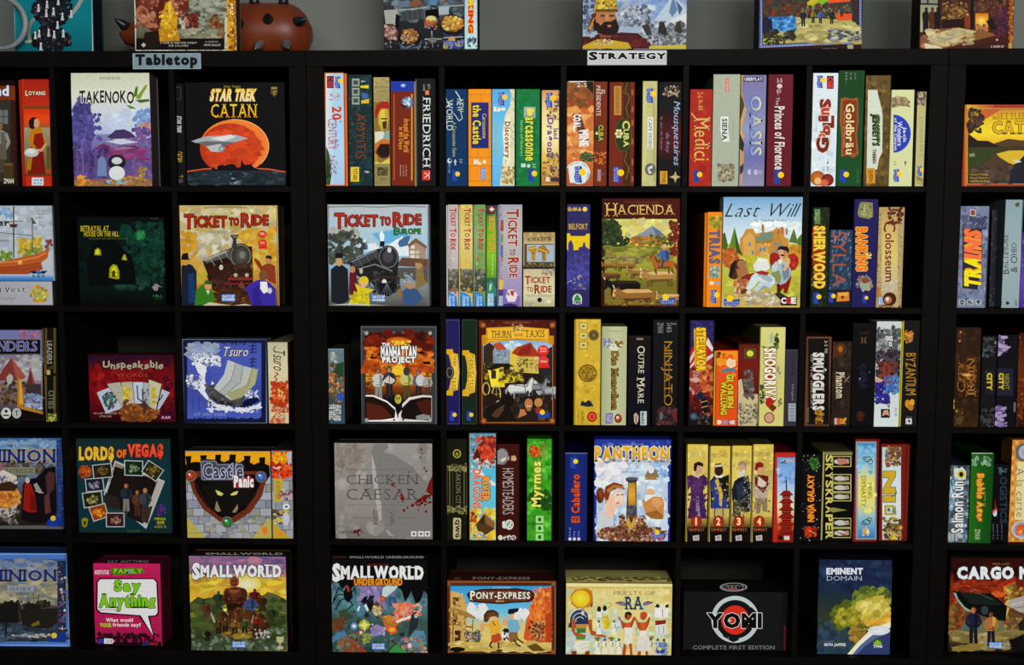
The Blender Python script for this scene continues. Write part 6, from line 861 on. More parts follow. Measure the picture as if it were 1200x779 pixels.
# c
B('4c', 162, 96, 738, 660, 'plain grey box with thin spaced capitals and blood-red spatters', '8c8884', sc='24221f')
G(162, 96, 738, 660, '94908c', '8c8884', '908a84', '76726e'); S(165, 100, 735, 655, 60, 20, 60, '928d88 86827c 989490 8a8680', 541); S(165, 100, 330, 280, 24, 14, 34, '8c827a 867a70', 542); P('7c7a77', 380, 140, 390, 110, 410, 100, 470, 100, 480, 118, 470, 135, 445, 148, 520, 170, 620, 235, 690, 315, 738, 330, 738, 655, 520, 655, 470, 600, 442, 540, 440, 440, 410, 330, 378, 200); P('a8a4a0', 378, 150, 400, 230, 430, 440, 440, 540, 425, 560, 400, 420, 380, 260)
L('6a6662', 3, 238, 252, 650, 252); L('6a6662', 3, 238, 461, 650, 461); T('CHICKEN', 230, 282, 654, 338, '55514e', serif=1, b=-1, nm='title_lettering'); T('CAESAR', 230, 364, 654, 430, '55514e', serif=1, b=-1)
for sg in (-1, 1): ring(452, 535, 50, 52, 3, '6a6864', 100 if sg < 0 else -80, 250 if sg < 0 else 70); S(452+sg*50-12, 490, 452+sg*50+12, 580, 14, 6, 11, '6a6864 74726e', 543+sg)
L('74706c', 2, 260, 536, 375, 536); L('74706c', 2, 535, 536, 650, 536); t('NULLA DIES', 268, 530, 374, 541, '6a6662'); t('SINE LINEA', 538, 530, 648, 541, '6a6662')
part('blood_spatter'); P('6a140e', 738, 290, 720, 320, 700, 380, 725, 395, 700, 420, 660, 440, 620, 465, 640, 440, 690, 400, 738, 400); P('7c1a12', 738, 300, 726, 340, 710, 380, 738, 385); S(640, 410, 730, 460, 16, 5, 12, '7a1610 5a100c', 545)
for x, y, r in ((570, 492, 9), (590, 476, 6), (560, 420, 12), (556, 400, 8), (562, 438, 6), (505, 342, 8), (516, 352, 5), (495, 338, 5), (690, 244, 6), (702, 260, 7), (672, 132, 6), (678, 154, 4), (600, 266, 5), (668, 180, 5), (700, 498, 8), (655, 488, 5), (540, 385, 5), (620, 462, 10)): E(x, y, r, r*1.1, '7a1812', n=9)
part('cover_art'); t('NEFERIA', 184, 612, 336, 628, '4a4644', serif=1); S(275, 605, 320, 640, 8, 5, 11, '5a1418 6a2020', 546)
for x in (612, 654, 692): R(x, 614, x+32, 645, 'd4d2d0'); E(x+16, 630, 8, 8, '6a6866')
# d
B('4d', 60, 70, 190, 688, 'olive-black spine with a thin ornamental frame and pale playing-card mark', '1c1c10', lip=('r', 2), gr=.06)
E(128, 158, 24, 26, 'a8a050'); E(128, 158, 17, 19, '24240f'); E(128, 160, 9, 10, '8a8444'); FR(66, 232, 190, 500, 5, '7a744c'); FR(84, 246, 172, 480, 3, '8a845a'); S(66, 216, 190, 262, 22, 5, 10, '8a8454 6a643c', 551, 1.5); S(66, 468, 190, 512, 22, 5, 10, '8a8454 6a643c', 552, 1.5); T('CARSON CITY', 122, 252, 150, 478, '8a8868', 90, serif=1, b=-1); L('5a5838', 2, 104, 250, 104, 478); P('b8b088', 106, 540, 112, 535, 146, 537, 152, 546, 150, 655, 144, 662, 110, 660, 105, 650); T('QWG', 116, 548, 142, 650, '2c2c1c', 90, b=2, nm='publisher_logo')
B('4d', 200, 38, 358, 688, 'bright blue spine with big red fish shape on top and slanting orange words', '5aa0b8', lip=('l', 3), tray='c8b838')
G(203, 40, 358, 688, '6a9cb0', '50b0d0', '60c0d8', '6ab8d0', '90b8a0'); S(205, 44, 356, 240, 50, 9, 24, '7a9ca0 4a8ca8 b0c4c8 3a7a94', 561); P('8a2414', 222, 180, 250, 110, 300, 60, 340, 50, 357, 90, 355, 130, 340, 190, 300, 215, 250, 215); P('d84028', 262, 120, 300, 100, 340, 130, 335, 180, 300, 205, 270, 180); S(225, 60, 356, 215, 34, 8, 20, 'a83020 c84c30 6a1c14 e06848 7a2c20', 562); P('4a1c18', 230, 170, 250, 130, 270, 190, 260, 210); S(215, 190, 330, 240, 20, 6, 14, 'd8d8d0 b0b8b8 5a2c24', 563)
P('d8d8d4', 205, 260, 260, 240, 300, 300, 355, 330, 355, 350, 300, 330, 240, 280); T('RIVER', 278, 296, 318, 434, 'e89c40', 90, b=2, ol='7a3c28'); T('DRAGONS', 222, 250, 268, 480, 'c86a60', 90, b=1, ol='e8b080', olw=.03); S(204, 480, 356, 688, 70, 10, 26, 'd8bc28 e0cc48 c8a020 b88c1c e8d868', 564); P('5a3c20', 240, 575, 290, 510, 350, 560, 350, 600, 300, 635, 250, 610); P('8a6438', 290, 510, 300, 570, 350, 600, 350, 560); P('3c2818', 262, 560, 290, 515, 284, 580); S(206, 500, 240, 560, 12, 7, 14, 'a83c28 7a2c20 c85c3c', 565); S(230, 625, 310, 684, 20, 6, 14, '8a949c a8b0b4 d8d0a0 5a646c', 566)
B('4d', 362, 100, 496, 688, 'maroon spine with condensed white capitals and a bowler-hatted portrait', '42140f', lip=('l', 3), tray='240a08', gr=.06)
E(395, 175, 36, 50, '6a6c70'); P('8a8c90', 365, 140, 395, 130, 425, 150, 430, 190, 400, 215, 366, 220); P('d8c8b0', 380, 195, 415, 178, 418, 190, 395, 208); P('c89c78', 430, 175, 470, 168, 480, 190, 470, 202, 430, 196); R(436, 170, 448, 200, '4a2c1c'); T('HOMESTEADERS', 396, 244, 462, 516, 'a8a49c', 90, b=0, serif=0); part('publisher_logo'); E(436, 576, 26, 30, 'd0d4cc'); E(438, 576, 17, 19, '3c8a44'); P('d0d4cc', 394, 560, 410, 552, 414, 600, 396, 594); T('TMG', 428, 562, 448, 590, 'e0e4dc', 90, b=2, nm='publisher_logo'); part('spine_art')
for x, r in ((384, 14), (410, 10), (436, 16), (462, 14)): E(x, 652, r, 15, 'd0ccc8')
S(400, 640, 470, 664, 8, 5, 9, '5a3c34 42140f', 567)
B('4d', 540, 70, 690, 690, 'vivid leafy green spine with yellow lettering and an orange ant', '3c9c1c', lip=('r', 5), tray='24641a')
S(542, 74, 684, 686, 90, 12, 34, '48a824 2c8418 5cb83c 3a9420 247014 6cc44c', 571); S(545, 380, 684, 480, 20, 14, 30, '1c4a14 2c5c1c', 572); P('c84c1c', 556, 140, 580, 110, 604, 120, 612, 150, 600, 175, 570, 178, 556, 160); S(556, 110, 614, 178, 16, 6, 14, 'd86428 8a3010 e88040', 573); T('Ystari', 628, 98, 646, 180, 'c84c38', 90, b=1, sh=.3, nm='publisher_logo'); T('Myrmes', 568, 206, 638, 468, 'e8e068', -90, b=1, ol='6a6a1c')
for y in (524, 576, 628): R(592, y, 638, y+42, 'a0d888'); E(615, y+21, 10, 12, '2c641c')
# e
B('4e', 58, 152, 194, 688, 'royal blue spine with orange blackletter reading upwards', '1c2a70', lip=('r', 2), gr=.06)
H(60, 154, 192, 686, '182460', '203080', '1a2868'); R(58, 150, 194, 158, '6a74a0'); T('El Caballero', 100, 282, 146, 562, 'd85828', -90, b=1, ol='5a2028'); RG(112, 212, 34, 1, 0)
for x in (90, 116, 142): R(x-8, 652, x+8, 668, 'd0d4e0'); t('2-4 pl', x-5, 594 if x < 100 else 615, x+5, 645, 'b8c0d8', -90)
B('4e', 230, 74, 684, 690, 'deep blue framed box with a painted column, a profile face and a crowd', '24348c')
G(230, 74, 684, 690, '2a3c98', '243490', '202c7c'); S(234, 78, 680, 110, 14, 8, 20, '3048a8 223080 3c50b0', 591)
part('cloud_picture'); R(246, 190, 666, 672, 'b8c8dc'); S(240, 100, 672, 190, 26, 10, 24, '3c54a8 5a78c0 4a64b4', 592); S(246, 190, 665, 670, 100, 16, 46, 'c8d8e4 d8e4ec b0c4dc a4bcd8 dce8ec', 593); S(246, 190, 420, 330, 26, 14, 34, 'e0d8e0 e8e4e8 d8dce8', 594); S(560, 200, 664, 300, 18, 12, 26, '7aa0d0 90b0d8 c8dce8', 595); S(246, 520, 360, 640, 24, 12, 28, '9cb8d8 a8c4dc 88a8d0', 596)
P('3c4048', 418, 300, 490, 298, 488, 316, 480, 326, 486, 540, 420, 540, 432, 326, 420, 316); G(434, 330, 482, 470, 'b88c2c', 'e0a83c', 'b07c28'); G(426, 460, 484, 540, '5a5c64', '3c4048'); S(424, 470, 486, 540, 12, 6, 13, '2c3038 6a6c70', 597); E(454, 304, 34, 9, '5a6068'); P('8a6420', 472, 330, 482, 330, 484, 470, 476, 470)
P('c8cCd4'.lower(), 248, 640, 250, 520, 290, 480, 340, 490, 350, 560, 330, 620); P('e8c0a8', 310, 430, 330, 400, 370, 370, 405, 385, 410, 440, 395, 455, 370, 465, 350, 500, 340, 540, 300, 530, 300, 470); P('f0d0bc', 350, 390, 395, 380, 405, 440, 380, 452, 350, 440); P('8a3c1c', 290, 400, 300, 350, 350, 326, 400, 340, 415, 370, 370, 360, 330, 380, 315, 430, 300, 440); P('b07838', 305, 370, 350, 340, 405, 350, 410, 366, 350, 358, 315, 390); E(268, 404, 24, 46, '6a3018'); P('8a4a20', 255, 390, 270, 365, 285, 380, 280, 440); R(364, 398, 382, 404, '4a3428'); R(392, 396, 404, 402, '4a3428'); P('c8605c', 362, 446, 382, 440, 380, 450, 366, 454); P('d8a048', 296, 430, 306, 430, 304, 452, 296, 450)
P('8a7858', 528, 300, 545, 260, 570, 235, 600, 255, 615, 300, 570, 290); E(568, 252, 18, 22, 'd8dce0'); P('a87848', 530, 310, 550, 290, 590, 290, 610, 312); E(562, 380, 26, 34, 'd8b090'); P('e0e8ec', 530, 430, 535, 400, 560, 400, 590, 400, 585, 430, 550, 470, 520, 480); P('e0e8ec', 540, 370, 550, 345, 580, 345, 592, 380, 580, 366, 552, 364); P('c88a4c', 515, 440, 520, 420, 535, 440, 580, 410, 630, 412, 645, 450, 640, 540, 600, 545, 540, 510, 525, 480); P('d8a068', 570, 420, 620, 415, 636, 450, 600, 480, 570, 450); P('a06834', 530, 510, 600, 490, 640, 520, 636, 544, 570, 540); L('8a5428', 3, 590, 470, 600, 520)
S(250, 580, 660, 680, 190, 6, 18, '7a4428 3c2c2c b87848 5a3020 2c3448 8a2c20 c89c6c 241c1c d8b088', 598, 1, 'e'); S(380, 520, 540, 640, 80, 6, 16, '6a3c24 3c2820 b08050 a8642c 2c2824 8a5030', 599); P('c8a048', 420, 560, 435, 530, 450, 570, 470, 530, 480, 560, 460, 600, 440, 610); L('8a6438', 4, 400, 510, 395, 560); L('8a6438', 4, 380, 540, 388, 580); S(560, 620, 640, 680, 20, 6, 14, '5878b8 c86878 a84c5c d8a8a0', 600)
part('cover_art'); T('PANTHEON', 240, 120, 672, 196, 'e0b838', b=2, ol='e8e4d8', col2='c89028', serif=1); S(280, 190, 670, 212, 18, 5, 10, '9aa8b8 c8d0d8 6a788c', 601, 2.2); t('MICHAEL TUMMELHOFER', 390, 98, 524, 108, '8a98c8'); t('BRETT J.', 424, 212, 474, 222, '8090a8'); t('BRETT GILBERT', 398, 260, 500, 270, '8090a8'); RG(612, 632, 36)
# f: four people spines
def courtier(x0, x1, y0, lab, num, bg, dark, seedv):
    B('4f', x0, y0, x1, 692, lab, 'c8b058', lip=('l', 8), tray='8a7a3c', sc='3a3420', group='numbered costume spines')
    a, b = x0+8, x1; G(a, y0, b, 560, 'd8c050', bg, 'd8c468', 'c8b058'); S(a+2, y0+20, b-2, 400, 20, 10, 26, 'd8c468 c8b050 e0d078', seedv); G(a, 530, b, 600, 'b89c4c', '2a1c14'); R(a, 592, b, 692, '14100e')
def foot(x, num):
    part('number_seal'); E(x, 558, 33, 36, 'c04020', '8a2410'); T(num, x-(4 if num == '1' else 11), 536, x+(4 if num == '1' else 11), 578, 'f0d8a0', serif=1, b=1, nm='number_seal'); part('publisher_logo'); P('c8c0c0', x-20, 642, x+16, 636, x+18, 668, x-18, 670); T('AEG', x-12, 644, x+10, 662, '5a4a4a', b=1, nm='publisher_logo'); t('TEMPEST', x-48, 598, x+48, 614, 'c86a38'); part('spine_art')
courtier(42, 172, 102, 'yellow spine with a person in a purple gown, sealed with 1', '1', 'd0b860', 0, 611); t('COURTIER', 66, 152, 164, 176, 'b0a068'); P('4a2458', 52, 290, 75, 282, 110, 300, 150, 280, 170, 300, 172, 340, 150, 350, 146, 390, 172, 540, 54, 540, 76, 400, 70, 350, 54, 380); P('5c3068', 90, 300, 112, 320, 140, 296, 140, 380, 110, 410, 84, 380); P('8a7c98', 104, 410, 120, 410, 130, 540, 104, 540); P('d0b0a0', 88, 275, 112, 260, 135, 272, 116, 310); E(118, 246, 26, 34, 'c8a080'); P('2c1c18', 90, 245, 92, 215, 120, 204, 146, 215, 146, 235, 112, 226, 104, 262, 92, 260); S(60, 300, 168, 530, 30, 6, 14, '3c1c4a 5a3468 6a4078 4a2858', 615); foot(105, '1')
courtier(176, 302, 112, 'yellow spine with a person in a blue and gold tunic, sealed with 2', '2', 'd8c060', 0, 612); t('MERCHANT', 196, 156, 290, 180, '8a7840'); P('1c1814', 184, 320, 210, 290, 250, 300, 298, 280, 300, 480, 270, 490, 190, 480); P('2a4090', 190, 330, 215, 300, 235, 310, 250, 380, 292, 440, 288, 480, 195, 478, 205, 420); P('d0b038', 215, 320, 232, 300, 262, 390, 255, 470, 240, 460, 240, 390); E(238, 258, 26, 34, '3a2418'); P('d8d4c8', 214, 280, 238, 290, 262, 278, 258, 300, 220, 300); P('2c241c', 208, 240, 216, 218, 250, 214, 262, 236); P('d8ccb0', 212, 226, 258, 222, 260, 232, 212, 238); P('b8a86c', 196, 480, 286, 480, 282, 540, 200, 540); L('1c1814', 5, 215, 480, 212, 540); L('1c1814', 5, 262, 480, 262, 540); S(190, 310, 296, 480, 22, 5, 12, '3450a0 1c2c6a 2c2418 d0b440', 616); foot(236, '2')
courtier(304, 428, 110, 'yellow spine with a bearded person in a dark feathered coat, sealed with 3', '3', 'd8c468', 0, 613); t('STATESMAN', 318, 154, 420, 178, '9a8a4c'); P('1c2028', 312, 370, 330, 320, 380, 280, 415, 300, 426, 380, 420, 500, 330, 500, 316, 430); P('2c3848', 340, 340, 380, 320, 390, 400, 350, 430); P('d0c8b0', 352, 262, 385, 258, 395, 285, 360, 300); E(378, 236, 26, 34, 'c8a07c'); P('9a8a70', 350, 230, 356, 206, 380, 198, 402, 212, 402, 236, 380, 222); P('d8d0bc', 385, 250, 396, 262, 380, 275, 368, 262); S(385, 290, 424, 480, 26, 5, 11, '8a8c88 2c3034 c0bcb0 1c2024', 617); P('4a4438', 320, 430, 370, 430, 366, 540, 320, 530); S(316, 430, 410, 540, 20, 5, 12, '6a6450 2c2c2c 8a7c58 b0a070', 618); foot(356, '3')
courtier(428, 556, 102, 'yellow spine with a person in a red cap and white shirt, sealed with 4', '4', 'b8a458', 0, 614); t('COMMONER', 440, 150, 545, 174, '8a7c48'); P('b8a890', 430, 380, 445, 300, 480, 280, 530, 290, 545, 330, 525, 400, 520, 420, 455, 420); P('6a1c14', 450, 290, 480, 280, 530, 290, 530, 340, 500, 390, 450, 340); P('d0c4b0', 470, 290, 520, 330, 500, 360, 465, 345); P('8a7c60', 452, 420, 524, 420, 524, 500, 500, 500, 490, 450, 480, 510, 456, 510); E(484, 258, 20, 26, 'c89878'); P('8a1c18', 450, 250, 455, 215, 480, 206, 500, 214, 502, 236, 470, 240, 462, 262); ring(438, 470, 12, 28, 5, '8a5c2c'); S(440, 290, 540, 500, 20, 5, 12, '5a2018 c8bca8 8a7858 a89878', 619); foot(476, '4')
B('4f', 556, 150, 708, 702, 'red box end with a tiered pagoda under a blue sky', 'b02c20', d=.25, rec=.008, lip=('l', 6), sc='4a1410')
FR(560, 160, 704, 700, 16, 'b83024'); G(582, 180, 690, 680, '6a94c8', '88b0e0', 'b0c8dc', 'e0d8a0', 'c85c2c', '5a1810'); S(590, 240, 686, 330, 20, 8, 18, '5a8ccc a8c0dc 7aa4d8', 621); P('1c1c20', 600, 214, 616, 196, 630, 196, 636, 214); R(640, 186, 684, 212, '8a90a0'); t('HOMAS', 604, 188, 680, 210, 'd0d0d8'); part('pagoda_picture'); R(632, 310, 640, 380, '6a2018')
for i, y in enumerate((375, 420, 464, 508, 552, 596)):
    w_ = 34+i*3; P('8a2018', 636-w_-10, y+26, 636-w_, y+20, 636-w_*.5, y, 636+w_*.5, y, 636+w_, y+20, 636+w_+10, y+26, 636+w_*.8, y+30, 636-w_*.8, y+30); R(636-w_*.7, y+28, 636+w_*.7, y+44, '5a1410'); L('c85038', 3, 636-w_*.65, y+36, 636+w_*.65, y+36)
part('spine_art'); R(582, 630, 690, 682, '8a2018'); P('14100f', 584, 660, 600, 634, 620, 664); R(622, 642, 654, 666, 'd0c8c8')
# g
B('4g', 26, 160, 162, 688, 'black starry spine with orange and yellow lettering reading upwards', '121114', lip=('r', 2), rec=.02)
S(30, 165, 158, 684, 26, 2, 6, 'c8c4b8 8a8a7c a8a898', 631); S(95, 180, 145, 250, 26, 6, 14, '2c5a24 4a7a34 1c3c1c', 632); T('NINJA GALAXY', 84, 284, 130, 558, 'e8a428', -90, b=1, ol='8a2410'); S(66, 590, 130, 645, 20, 6, 16, 'c83818 8a2010 d85c2c', 633); L('c8b080', 3, 90, 610, 130, 630)
B('4g', 164, 142, 346, 672, 'black box end with cream-framed figures and spaced letters down its left side', '0f0e0c', d=.25, rec=.03, lip=('l', 14), tray='a8a058', sc='3a3824')
G(180, 146, 346, 166, '6a6a44', '8a8a5c')
for i, ch in enumerate('SKYSKRAPER'): T(ch, 190, 168+i*50, 228, 206+i*50, 'c8c068', 90, b=1)
for y0, n, h_ in ((172, 1, 66), (278, 3, 54), (536, 2, 60)):
    for j in range(n):
        part('framed_figure#%d%d' % (y0, j))
        y = y0+j*h_; R(228, y, 340, y+h_-2, 'b8b068'); R(233, y+5, 334, y+h_-7, '1c1a16'); P('c0bcb4', 240, y+h_*.35, 270, y+h_*.2, 300, y+h_*.3, 322, y+h_*.25, 326, y+h_*.65, 300, y+h_*.7, 270, y+h_*.75, 240, y+h_*.62); E(312, y+h_*.46, 14, h_*.2, 'a89888')
P('b87868', 250, 190, 300, 185, 320, 215, 270, 225); P('8a3c28', 240, 610, 320, 640, 300, 644)
part('spine_art'); P('8a8a4c', 196, 488, 230, 474, 316, 490, 230, 504)
B('4g', 350, 72, 500, 672, 'red-brown framed spine with a blue and gold sky panel', '782018', lip=('l', 3), tray='4a120e', rec=.02)
H(353, 74, 500, 670, '8a2820', '74201a', '68180f'); FR(366, 86, 488, 664, 14, '8a94a0'); G(378, 98, 478, 654, '3c84c0', '9cc4d0', 'd8d070', 'e0d868', '8ab8c8', '2c78c0'); S(384, 300, 474, 500, 12, 10, 26, 'd8d080 e0d878 d0cc70', 641); S(384, 110, 474, 280, 12, 10, 26, '90c0d8 6cb0d0 84bcd8', 643); T('MING', 438, 330, 462, 420, '8a7434', 90); T('DYNASTY', 398, 290, 426, 472, '7a6428', 90); ring(435, 190, 22, 14, 5, '3c4c58'); ring(450, 205, 16, 12, 5, '4a5054'); ring(415, 185, 14, 8, 4, '5a5c58'); ring(430, 560, 22, 14, 5, '3c4c58'); ring(445, 545, 14, 10, 5, '5a4a3c'); ring(412, 568, 14, 9, 4, '4a4c50'); S(408, 590, 440, 640, 12, 5, 11, 'd8a838 e8e0c0 b88428', 642)
B('4g', 505, 100, 680, 672, 'dark red framed spine with two big gold and grey letters on pale blue', '6a1c14', lip=('r', 20), tray='7a2418', rec=.03)
R(508, 104, 660, 670, '742018'); G(522, 120, 632, 664, 'b8c8cc', 'c8d8dc', 'd0dcdc', 'b8c4b8'); S(545, 120, 632, 230, 60, 7, 18, '4a4438 6a5a40 8a2c20 a89878 3c3830 c8a050', 651); t('HANS', 540, 128, 560, 190, '7a8a98', 90); S(530, 540, 632, 660, 60, 7, 18, '3c3a2c 5a4c34 8a6c34 c8a048 2c2a24', 652); P('d8b838', 570, 664, 590, 615, 606, 664); T('NI', 534, 272, 594, 432, 'c8a82c', 90, b=2, ol='5a5a50'); FR(534, 460, 594, 520, 14, 'b0a048'); R(552, 478, 570, 498, '5a6a78'); P('8a8468', 575, 500, 600, 465, 606, 520); L('4a5a60', 6, 575, 410, 600, 400, 606, 380)
# h
B('4h', 196, 226, 328, 682, 'icy blue and brown spine with white lettering rising past a fish eye', '4a5a68', lip=('l', 2))
S(200, 230, 326, 678, 130, 8, 24, '3c3028 6a8aa0 8aa8b8 2c2420 5a4a40 a8c0c8 4a6a88 241c18', 661); P('c8d0c0', 240, 245, 290, 236, 312, 262, 310, 310, 270, 314, 240, 290); E(283, 280, 22, 24, 'c8b828'); E(283, 280, 12, 15, '14120f'); S(205, 300, 260, 480, 20, 9, 22, '8ab0c8 b0ccd8 6a94b0', 662, .7); T('Salmon Run', 226, 322, 294, 622, 'd8dce0', -90, b=1, ol='4a4038'); S(240, 190, 320, 240, 12, 6, 14, '2c3840 4a5458 1c2024', 663)
for x, y in ((208, 626), (226, 626), (248, 626)): R(x, y, x+14, y+46, 'a8a8a4')
B('4h', 324, 152, 470, 682, 'glossy green spine with uneven golden letters, between the fish spine and the dark spine', '1c5418', lip=('r', 3), rec=.015)
H(326, 156, 468, 680, '2c6a1c', '1c5a18', '184a14'); R(330, 150, 470, 158, 'a8b8a0'); S(350, 175, 455, 224, 14, 8, 16, '8aa890 a8bca8 5a8a5c', 671); t('ABACUS', 352, 180, 450, 218, '3c6a40'); T('Bubble Ages', 368, 278, 414, 552, 'd8a830', 90, b=2, ol='a8481c', wob=.06); t('a game of', 416, 360, 430, 470, '8aa84a', 90); T('ZMAN', 364, 602, 394, 662, '9ab080', 90, b=1, nm='publisher_logo')
B('4h', 458, 220, 568, 682, 'short black spine with dim blue lettering and a small red and white rocket mark', '0f0e14', lip=('r', 2), gr=.05, rec=.03)
T('LOGISTICS', 512, 262, 552, 566, '2c3c44', 90, b=1); S(505, 240, 556, 275, 8, 5, 11, '3c5460 4a6470', 681); P('8a1c28', 478, 500, 484, 420, 492, 500); E(482, 506, 12, 22, 'c8ccd0'); S(468, 480, 496, 505, 6, 4, 8, 'c83838 a82c38', 682)
for x in (472, 496, 522): t('players 2-4', x-4, 572, x+4, 660, '8a8a94', 90)
B('4h', 548, 76, 900, 682, 'orange checked box with a cream name panel and dinner plates', 'c8883c', d=.07, rec=.03, sc='5a3a1c')
G(560, 78, 900, 682, 'c8843c', 'd89848', 'c88438')
for i, y in enumerate(range(84, 680, 30)):
    for j, x in enumerate((552, 578, 604, 630)): R(x, y, x+14, y+16, ('e0b868', 'b8702c')[(i+j) % 2])
P('d8cc98', 612, 205, 900, 200, 900, 560, 596, 546); T('A la carte', 606, 240, 652, 530, '5a5c50', 90, b=-1); E(650, 150, 46, 52, 'a8b0b8', '4a5058'); E(656, 150, 34, 40, '8a94a8', 'b0b8c0'); ring(650, 150, 44, 50, 6, '5a6068'); E(640, 606, 62, 52, 'b8bcc0'); E(642, 604, 52, 42, '90989c'); E(640, 600, 36, 26, 'd85424'); S(606, 590, 653, 630, 12, 6, 13, 'e07030 c84418 e8a060', 691)
# ------------------------------------------------------------------ bottom row
B('5a', -420, 92, 428, 664, 'light blue framed box with a stormy harbour scene in the bottom row', '5a7cb8', sc='1c2c50')
R(-420, 94, 426, 660, '4a70b0'); FR(-420, 96, 424, 660, 6, '7aa0d8'); G(-420, 130, 404, 634, '3c5078', '7c7c74', '5a6a80', '8a8468', '4c4840', '202020', '3c4a58', '2c3038'); S(-100, 135, 350, 200, 30, 10, 28, '6a7c9c 8a8c88 4a6490', 701, 2); S(-50, 250, 400, 400, 50, 12, 34, '9a9478 8a8468 6a6c6c a8a080 5a6474', 702, 2.4); S(-50, 390, 300, 520, 60, 10, 28, '2c2a28 1c1a1a 3c3830 242424', 703); S(-100, 520, 400, 630, 60, 8, 24, '34424e 24303a 4a5c6c 1c2428', 704, 2.6)
T('DOMINION', -240, 200, 346, 262, '24306c', serif=1, b=1, ol='8a8c88'); P('8a9098', 42, 284, 70, 292, 180, 292, 212, 286, 206, 330, 48, 332); T('SEASIDE', 60, 302, 192, 322, '4a4c48', serif=1, nm='subtitle'); P('5a7a90', 78, 262, 140, 272, 170, 262, 150, 282, 100, 282)
P('201c18', 150, 440, 160, 400, 250, 410, 245, 440); L('2c2820', 3, 170, 340, 175, 410); L('2c2820', 3, 205, 335, 208, 410); L('2c2820', 3, 236, 345, 236, 410); L('3c362c', 2, 160, 365, 245, 365); P('1c1a18', -20, 420, 20, 400, 60, 390, 110, 400, 115, 520, -20, 520); P('24201c', 120, 440, 360, 430, 370, 500, 300, 560, 140, 540); P('6a5c20', 190, 530, 240, 505, 245, 530, 200, 545); L('14120f', 8, 40, 480, 36, 610); E(190, 600, 110, 12, '5a6a74'); S(80, 590, 310, 608, 10, 4, 9, 'c8a890 8a98a8 a8a4a0', 705, 2)
H(352, 140, 404, 560, '24304a', '1c2840'); S(356, 150, 400, 560, 30, 6, 13, '8a2c2c 2c4a8a c8c0b8 1c2c5a', 706); P('1c3480', 310, 590, 360, 575, 404, 590, 404, 640, 300, 636); E(332, 598, 18, 17, 'd8b428')
B('5b', -366, 156, 48, 662, 'hot pink party box with a big white speech bubble', 'a01c4c', d=.085, sc='3c1020')
K.crop = (0, 630, 5.23)
G(575, 156, 990, 662, 'b8245c', 'a81c50', 'b02058', '981848'); rd5 = random.Random(5)
for y in range(190, 600, 18): L('98184a', 3, 578, y, 976, y+2)
S(600, 590, 980, 640, 50, 9, 20, '2c0c1c 3c1024 200814', 711); R(575, 640, 990, 664, '1c0c14'); P('4a7a1c', 670, 195, 700, 182, 740, 190, 800, 180, 860, 186, 890, 205, 860, 220, 780, 224, 700, 232); T('FAMILY', 700, 190, 870, 216, '8ab028', b=2, ol='2c4a14', nm='subtitle'); T('NORTH STAR', 582, 198, 668, 224, 'd0c8d0', b=1, nm='publisher_logo'); E(795, 206, 8, 10, '4a8ac8')
P('1c0c18', 590, 270, 612, 246, 944, 248, 966, 270, 974, 460, 960, 482, 920, 486, 944, 606, 850, 480, 612, 464, 588, 440); P('d8e0ec', 600, 272, 616, 254, 940, 254, 958, 272, 966, 456, 954, 474, 906, 478, 938, 596, 862, 474, 618, 456, 598, 436); T('Say', 706, 264, 858, 342, '7ab820', serif=1, b=2, ol='14280c', nm='title_lettering'); T('Anything', 614, 350, 950, 444, '7ab820', serif=1, b=2, ol='14280c'); t('Based on actual fun', 612, 434, 746, 446, '3c3c4c')
T('What would', 650, 492, 814, 514, 'e8e0e8', b=1, nm='tagline'); T('YOUR', 614, 524, 682, 546, '9ac028', b=2, nm='tagline'); T('friends say?', 692, 522, 862, 550, 'e8e0e8', b=1, nm='tagline'); P('2c3c8a', 600, 620, 640, 618, 640, 646, 600, 648); P('d8dce4', 640, 616, 690, 618, 700, 632, 690, 648, 638, 648); t('3-8', 652, 622, 690, 642, '2c2c3c'); P('24306a', 876, 642, 920, 640, 920, 658, 874, 660); P('8a1c28', 920, 640, 968, 642, 966, 658, 920, 658)
top(); P('24141c', 640, 152, 690, 136, 900, 140, 930, 156); T('SAY ANYTHING', 660, 138, 910, 154, '8a8a90', nm='top_lettering')
B('5b', 222, 112, 816, 692, 'sunset-coloured box with a crowd of small fighters under curly white lettering', '8a7838', sc='1c1814')
G(222, 112, 816, 692, '6a5c80', '8a6880', 'c89050', 'd8b83c', '8a8c34', '4a5c2c', '303c20', '4a5440'); S(225, 115, 812, 230, 50, 12, 34, '6a5a8a 8a6488 a87080 5c5080', 721, 2.2); S(225, 225, 812, 360, 70, 12, 34, 'd8b43c c89c34 b8a030 d0c048 a87c30', 722, 2.4); E(570, 285, 90, 50, 'f0f0c0', 'd8c448'); P('4a4c38', 222, 400, 270, 360, 330, 380, 400, 340, 440, 400, 380, 440, 222, 460); P('5a5c38', 640, 380, 700, 330, 760, 350, 816, 380, 816, 460, 700, 440); S(230, 380, 810, 560, 80, 12, 34, '3c4c24 4c5c2c 2c3c1c 5a5c30 34482c', 723, 1.6); S(240, 560, 810, 690, 90, 9, 26, '4a5a3c 2c3828 6a7a5c 3c4434 7a8878 24301c', 724)
for q in ((325, 400, 90, '5a3020', '8a4c30'), (398, 325, 110, '2c3c24', '3c5c34'), (620, 310, 120, '5a1c18', '7a3c20'), (668, 350, 100, '3c2418', '8a5c3c'), (725, 420, 110, '2c3820', '4a5c34'), (590, 350, 150, '3c4c78', '6a5c50'), (420, 430, 120, '4a3c1c', '6a5028'), (330, 560, 70, '241c14', '4a3c28')): F(*q, hair='2c1c14', leg=q[3], wd=1.5)
